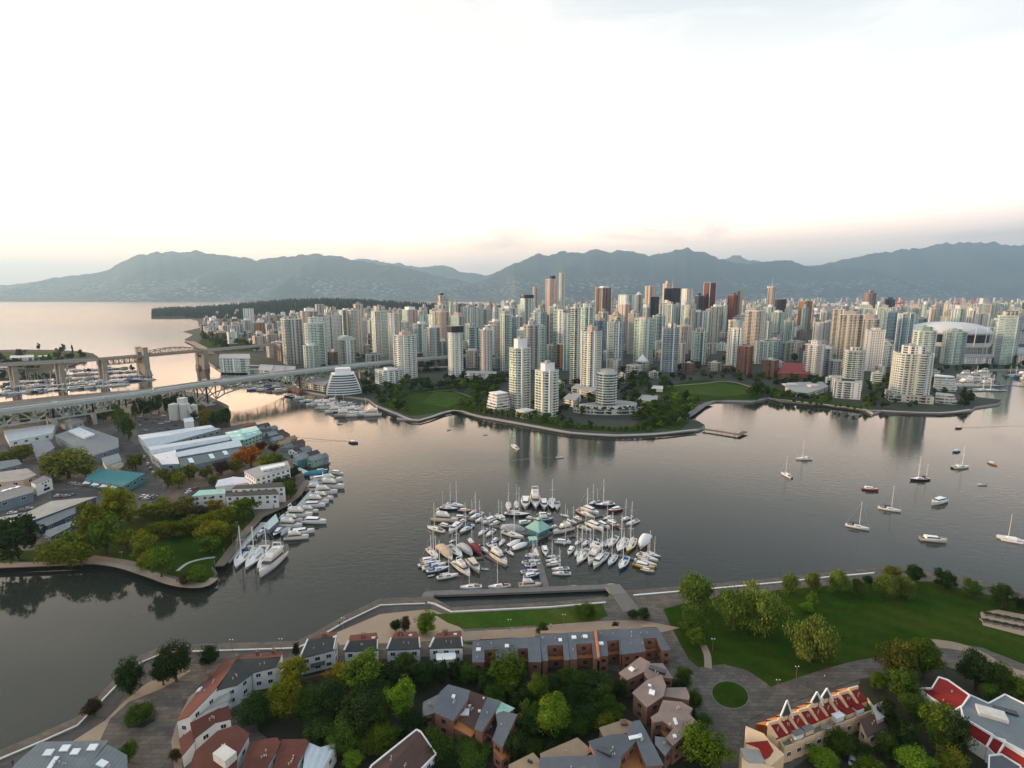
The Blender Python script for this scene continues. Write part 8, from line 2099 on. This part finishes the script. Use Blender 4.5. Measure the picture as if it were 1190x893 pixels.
# a few walkers
def person(px, py, label, shirt, trousers, face):
    c = G(px, py, LZ + .12)
    t_ = thing('person', label, 'person', c, R(face), 'walkers')
    b = MB()
    def oval(cx_, cy_, z, rx, ry, n=8): return [(cx_ + rx * math.cos(2 * math.pi * i / n), cy_ + ry * math.sin(2 * math.pi * i / n), z) for i in range(n)]
    b.loft([oval(0, 0, .80, .15, .11), oval(0, 0, .95, .18, .12), oval(0, 0, 1.15, .16, .11), oval(0, 0, 1.38, .21, .12), oval(0, 0, 1.46, .10, .08), oval(0, 0, 1.52, .06, .06), oval(0, .01, 1.58, .085, .10), oval(0, .01, 1.68, .095, .11), oval(0, 0, 1.76, .05, .06)])
    for s in (-1, 1):
        b.loft([oval(s * .10, .16 * s, .0, .05, .11), oval(s * .10, .13 * s, .1, .05, .06), oval(s * .10, .07 * s, .46, .065, .065), oval(s * .09, 0, .86, .09, .09)])
        b.loft([oval(s * .25, -.14 * s, .78, .035, .04), oval(s * .25, -.06 * s, 1.08, .04, .045), oval(s * .21, 0, 1.40, .055, .06)])
    b.build('body', 'skin', t_, smooth=True)
    b = MB(); b.loft([oval(0, 0, .86, .19, .14), oval(0, 0, .97, .20, .14), oval(0, 0, 1.15, .18, .13), oval(0, 0, 1.40, .23, .14), oval(0, 0, 1.47, .09, .08)], cap0=False, cap1=False)
    for s in (-1, 1): b.loft([oval(s * .25, -.10 * s, .95, .055, .06), oval(s * .25, -.06 * s, 1.08, .06, .06), oval(s * .215, 0, 1.41, .07, .07)])
    b.build('shirt', 'paint', t_, color=shirt, smooth=True)
    b = MB(); b.loft([oval(0, 0, .78, .17, .13), oval(0, 0, .96, .195, .135)])
    for s in (-1, 1): b.loft([oval(s * .10, .13 * s, .08, .065, .075), oval(s * .10, .07 * s, .46, .08, .08), oval(s * .09, 0, .88, .105, .105)])
    b.build('trousers', 'paint', t_, color=trousers, smooth=True)
    b = MB(); b.loft([oval(0, -.015, 1.62, .105, .115), oval(0, -.01, 1.72, .105, .115), oval(0, 0, 1.79, .05, .06)]); b.build('hair', 'soil', t_, smooth=True)
plain('skin', (.50, .31, .22), .6)
for x, y, lab, s, t2, f_ in [(938, 796, 'walker in a dark jacket on the park path above the crimson row', (.04, .04, .06), (.05, .06, .1), 60), (958, 789, 'walker in a pale shirt farther along the park path', (.6, .58, .55), (.06, .06, .07), 240), (395, 727, 'walker in black on the gravel court by the seawall', (.02, .02, .02), (.03, .03, .04), 30),
                             (471, 707, 'walker in a red top on the seawall walk by the bright green tree', (.45, .06, .05), (.05, .06, .12), 80), (640, 729, 'walker in white on the sandy walk behind the terrace', (.7, .7, .7), (.1, .1, .12), 90), (15, 889, 'walker in dark clothes on the seawall walk at the picture edge', (.05, .05, .06), (.03, .03, .03), 40)]:
    person(x, y, lab, s, t2, f_)
# raised beds of the community garden
for i in range(5):
    for j in range(2):
        x, y = 1148 + i * 11 - j * 2, 714.5 + i * 2.2 + j * 8
        c = G(x, y, LZ + .12)
        t_ = thing('planter_bed', 'timber raised garden bed, %s in the %s row of the sandy garden court' % (('first', 'second', 'third', 'fourth', 'fifth')[i], ('upper', 'lower')[j]), 'planter', c, R(-12), 'raised garden beds')
        b = MB(); b.box((0, 0, .3), (3.4, 2.2, .6)); b.build('frame', 'grey_timber', t_)
        b = MB(); b.box((0, 0, .62), (3.1, 1.9, .12)); b.build('soil_bed', 'soil', t_)
        me = link('plants', crown_mesh('spread', 60, .12, i * 3 + j, 8), t_, (.05, .08, .02)); me.scale = (3.0, 1.9, 1.0); me.location = (0, 0, .4)
# wakes on the water
m, t = new_mat('foam_water')
g = nd(t, 'ShaderNodeTexCoord'); n1 = nd(t, 'ShaderNodeTexNoise', {'Vector': g.outputs['Object'], 'Scale': .8, 'Detail': 3})
principled(t, ramp(t, n1.outputs[0], [(.35, (.03, .04, .04)), (.65, (.12, .13, .13))]), .35, 0, .5)
for pts, w in (([(405, 513.3), (380, 511.5), (345, 508.5)], 2.4), ([(405, 513.6), (370, 513), (338, 512)], 1.2), ([(1118, 497.2), (1150, 496.3), (1190, 495.2)], 1.6), ([(1118, 497.6), (1160, 497.8)], 1.0), ([(645, 531.6), (620, 533), (590, 536)], 1.2)):
    g2 = smooth([tuple(G(x, y, 0)[:2]) for x, y in pts], 4)
    Lp, Rp = strip_poly(g2, w)
    n_ = len(Lp); mb = MB()
    for i in range(n_ - 1):
        s0, s1 = .25 + .75 * math.sin(math.pi * (i + .3) / n_), .25 + .75 * math.sin(math.pi * (i + 1.3) / n_)
        f0 = lambda a, b_, k: (a[0] + (b_[0] - a[0]) * k, a[1] + (b_[1] - a[1]) * k, .03)
        mb.face([f0(Lp[i], Rp[i], .5 - s0 / 2), f0(Lp[i], Rp[i], .5 + s0 / 2), f0(Lp[i + 1], Rp[i + 1], .5 + s1 / 2), f0(Lp[i + 1], Rp[i + 1], .5 - s1 / 2)])
    struct(mb.build('water_wake', 'foam_water'))
# ---------------------------------------------------------------- telling look-alikes apart in words
ORDW = ['first', 'second', 'third', 'fourth', 'fifth', 'sixth', 'seventh', 'eighth', 'ninth', 'tenth', 'eleventh', 'twelfth']
for name_, px_, py_ in (('the wooded hill', 330, 355), ('the beach trees', 265, 398), ('the far lawn', 830, 455), ('the waterfront park lawn', 500, 468), ('the fishing pier', 842, 502), ('the round shrub bed', 163, 832), ('the loop drive', 848, 806), ('the small island lawn', 215, 615), ('the island park tip', 235, 672),
                        ('the willow clump', 870, 710), ('the garden court', 1170, 722), ('the harbour cranes', 1035, 356), ('the tree court', 420, 810), ('the far seawall corner', 527, 478), ('the orange tree', 292, 530), ('the right point', 1125, 470), ('the teal shed yard', 100, 565), ('the quay inlet', 1180, 430), ('the bend of the seawall', 350, 755)):
    L(None, name_, px_, py_)
def relation(x, y, ax, ay):
    dx, dy = x - ax, y - ay
    if abs(dx) < 5 and abs(dy) < 5: return 'at'
    if abs(dx) > 1.7 * abs(dy): return 'left of' if dx < 0 else 'right of'
    if abs(dy) > 1.7 * abs(dx): return 'behind' if dy < 0 else 'in front of'
    return ('behind and ' if dy < 0 else 'in front and ') + ('left of' if dx < 0 else 'right of')
def options(x, y):
    r_ = sorted(((math.hypot(x - ax, (y - ay) * 1.6), ph, ax, ay) for ph, ax, ay in LANDMARKS))
    return ['%s %s' % (relation(x, y, ax, ay), ph) for d_, ph, ax, ay in r_[:4]]
byl = {}
for o, look, (x, y) in AUTO:                    # look plus the nearest landmark; a crowded phrase gives way to the next landmark
    op = options(x, y)
    best = min(range(4), key=lambda k: (max(0, len(byl.get((look, op[k]), ())) - 4), k))
    byl.setdefault((look, op[best]), []).append((x, y, o))
for (look, tail), rows in sorted(byl.items(), key=lambda kv: kv[0]):
    rows.sort(key=lambda r_: (r_[0], r_[1]))
    n = len(rows)
    for i, (x, y, o) in enumerate(rows):
        if n == 1: od = ''
        elif n == 2: od = ('left one of two: ', 'right one of two: ')[i]
        elif i == 0: od = 'leftmost '
        elif i == n - 1: od = 'rightmost '
        elif i < (n + 1) // 2: od = ORDW[min(i, 11)] + ' from left: '
        else: od = ORDW[min(n - 1 - i, 11)] + ' from right: '
        lb = od + look + ' ' + tail
        if len(lb.replace('-', ' ').split()) > 16: lb = lb.replace(' and right of', ' right of').replace(' and left of', ' left of')
        if len(lb.replace('-', ' ').split()) > 16: lb = lb.replace('mid height ', '').replace(' hulled', '').replace('two masted ', 'ketch ')
        o['label'] = lb
for o in col.objects:
    if o.get('label') and len(o['label'].replace('-', ' ').split()) > 16:
        o['label'] = ' '.join(o['label'].split()[:16])
for o in list(PROTO.values()):
    if not o.get('category'):
        for ch in KIDS.get(o.name, []): bpy.data.objects.remove(ch)
        bpy.data.objects.remove(o)
print('OBJECT COUNT', len(col.objects))
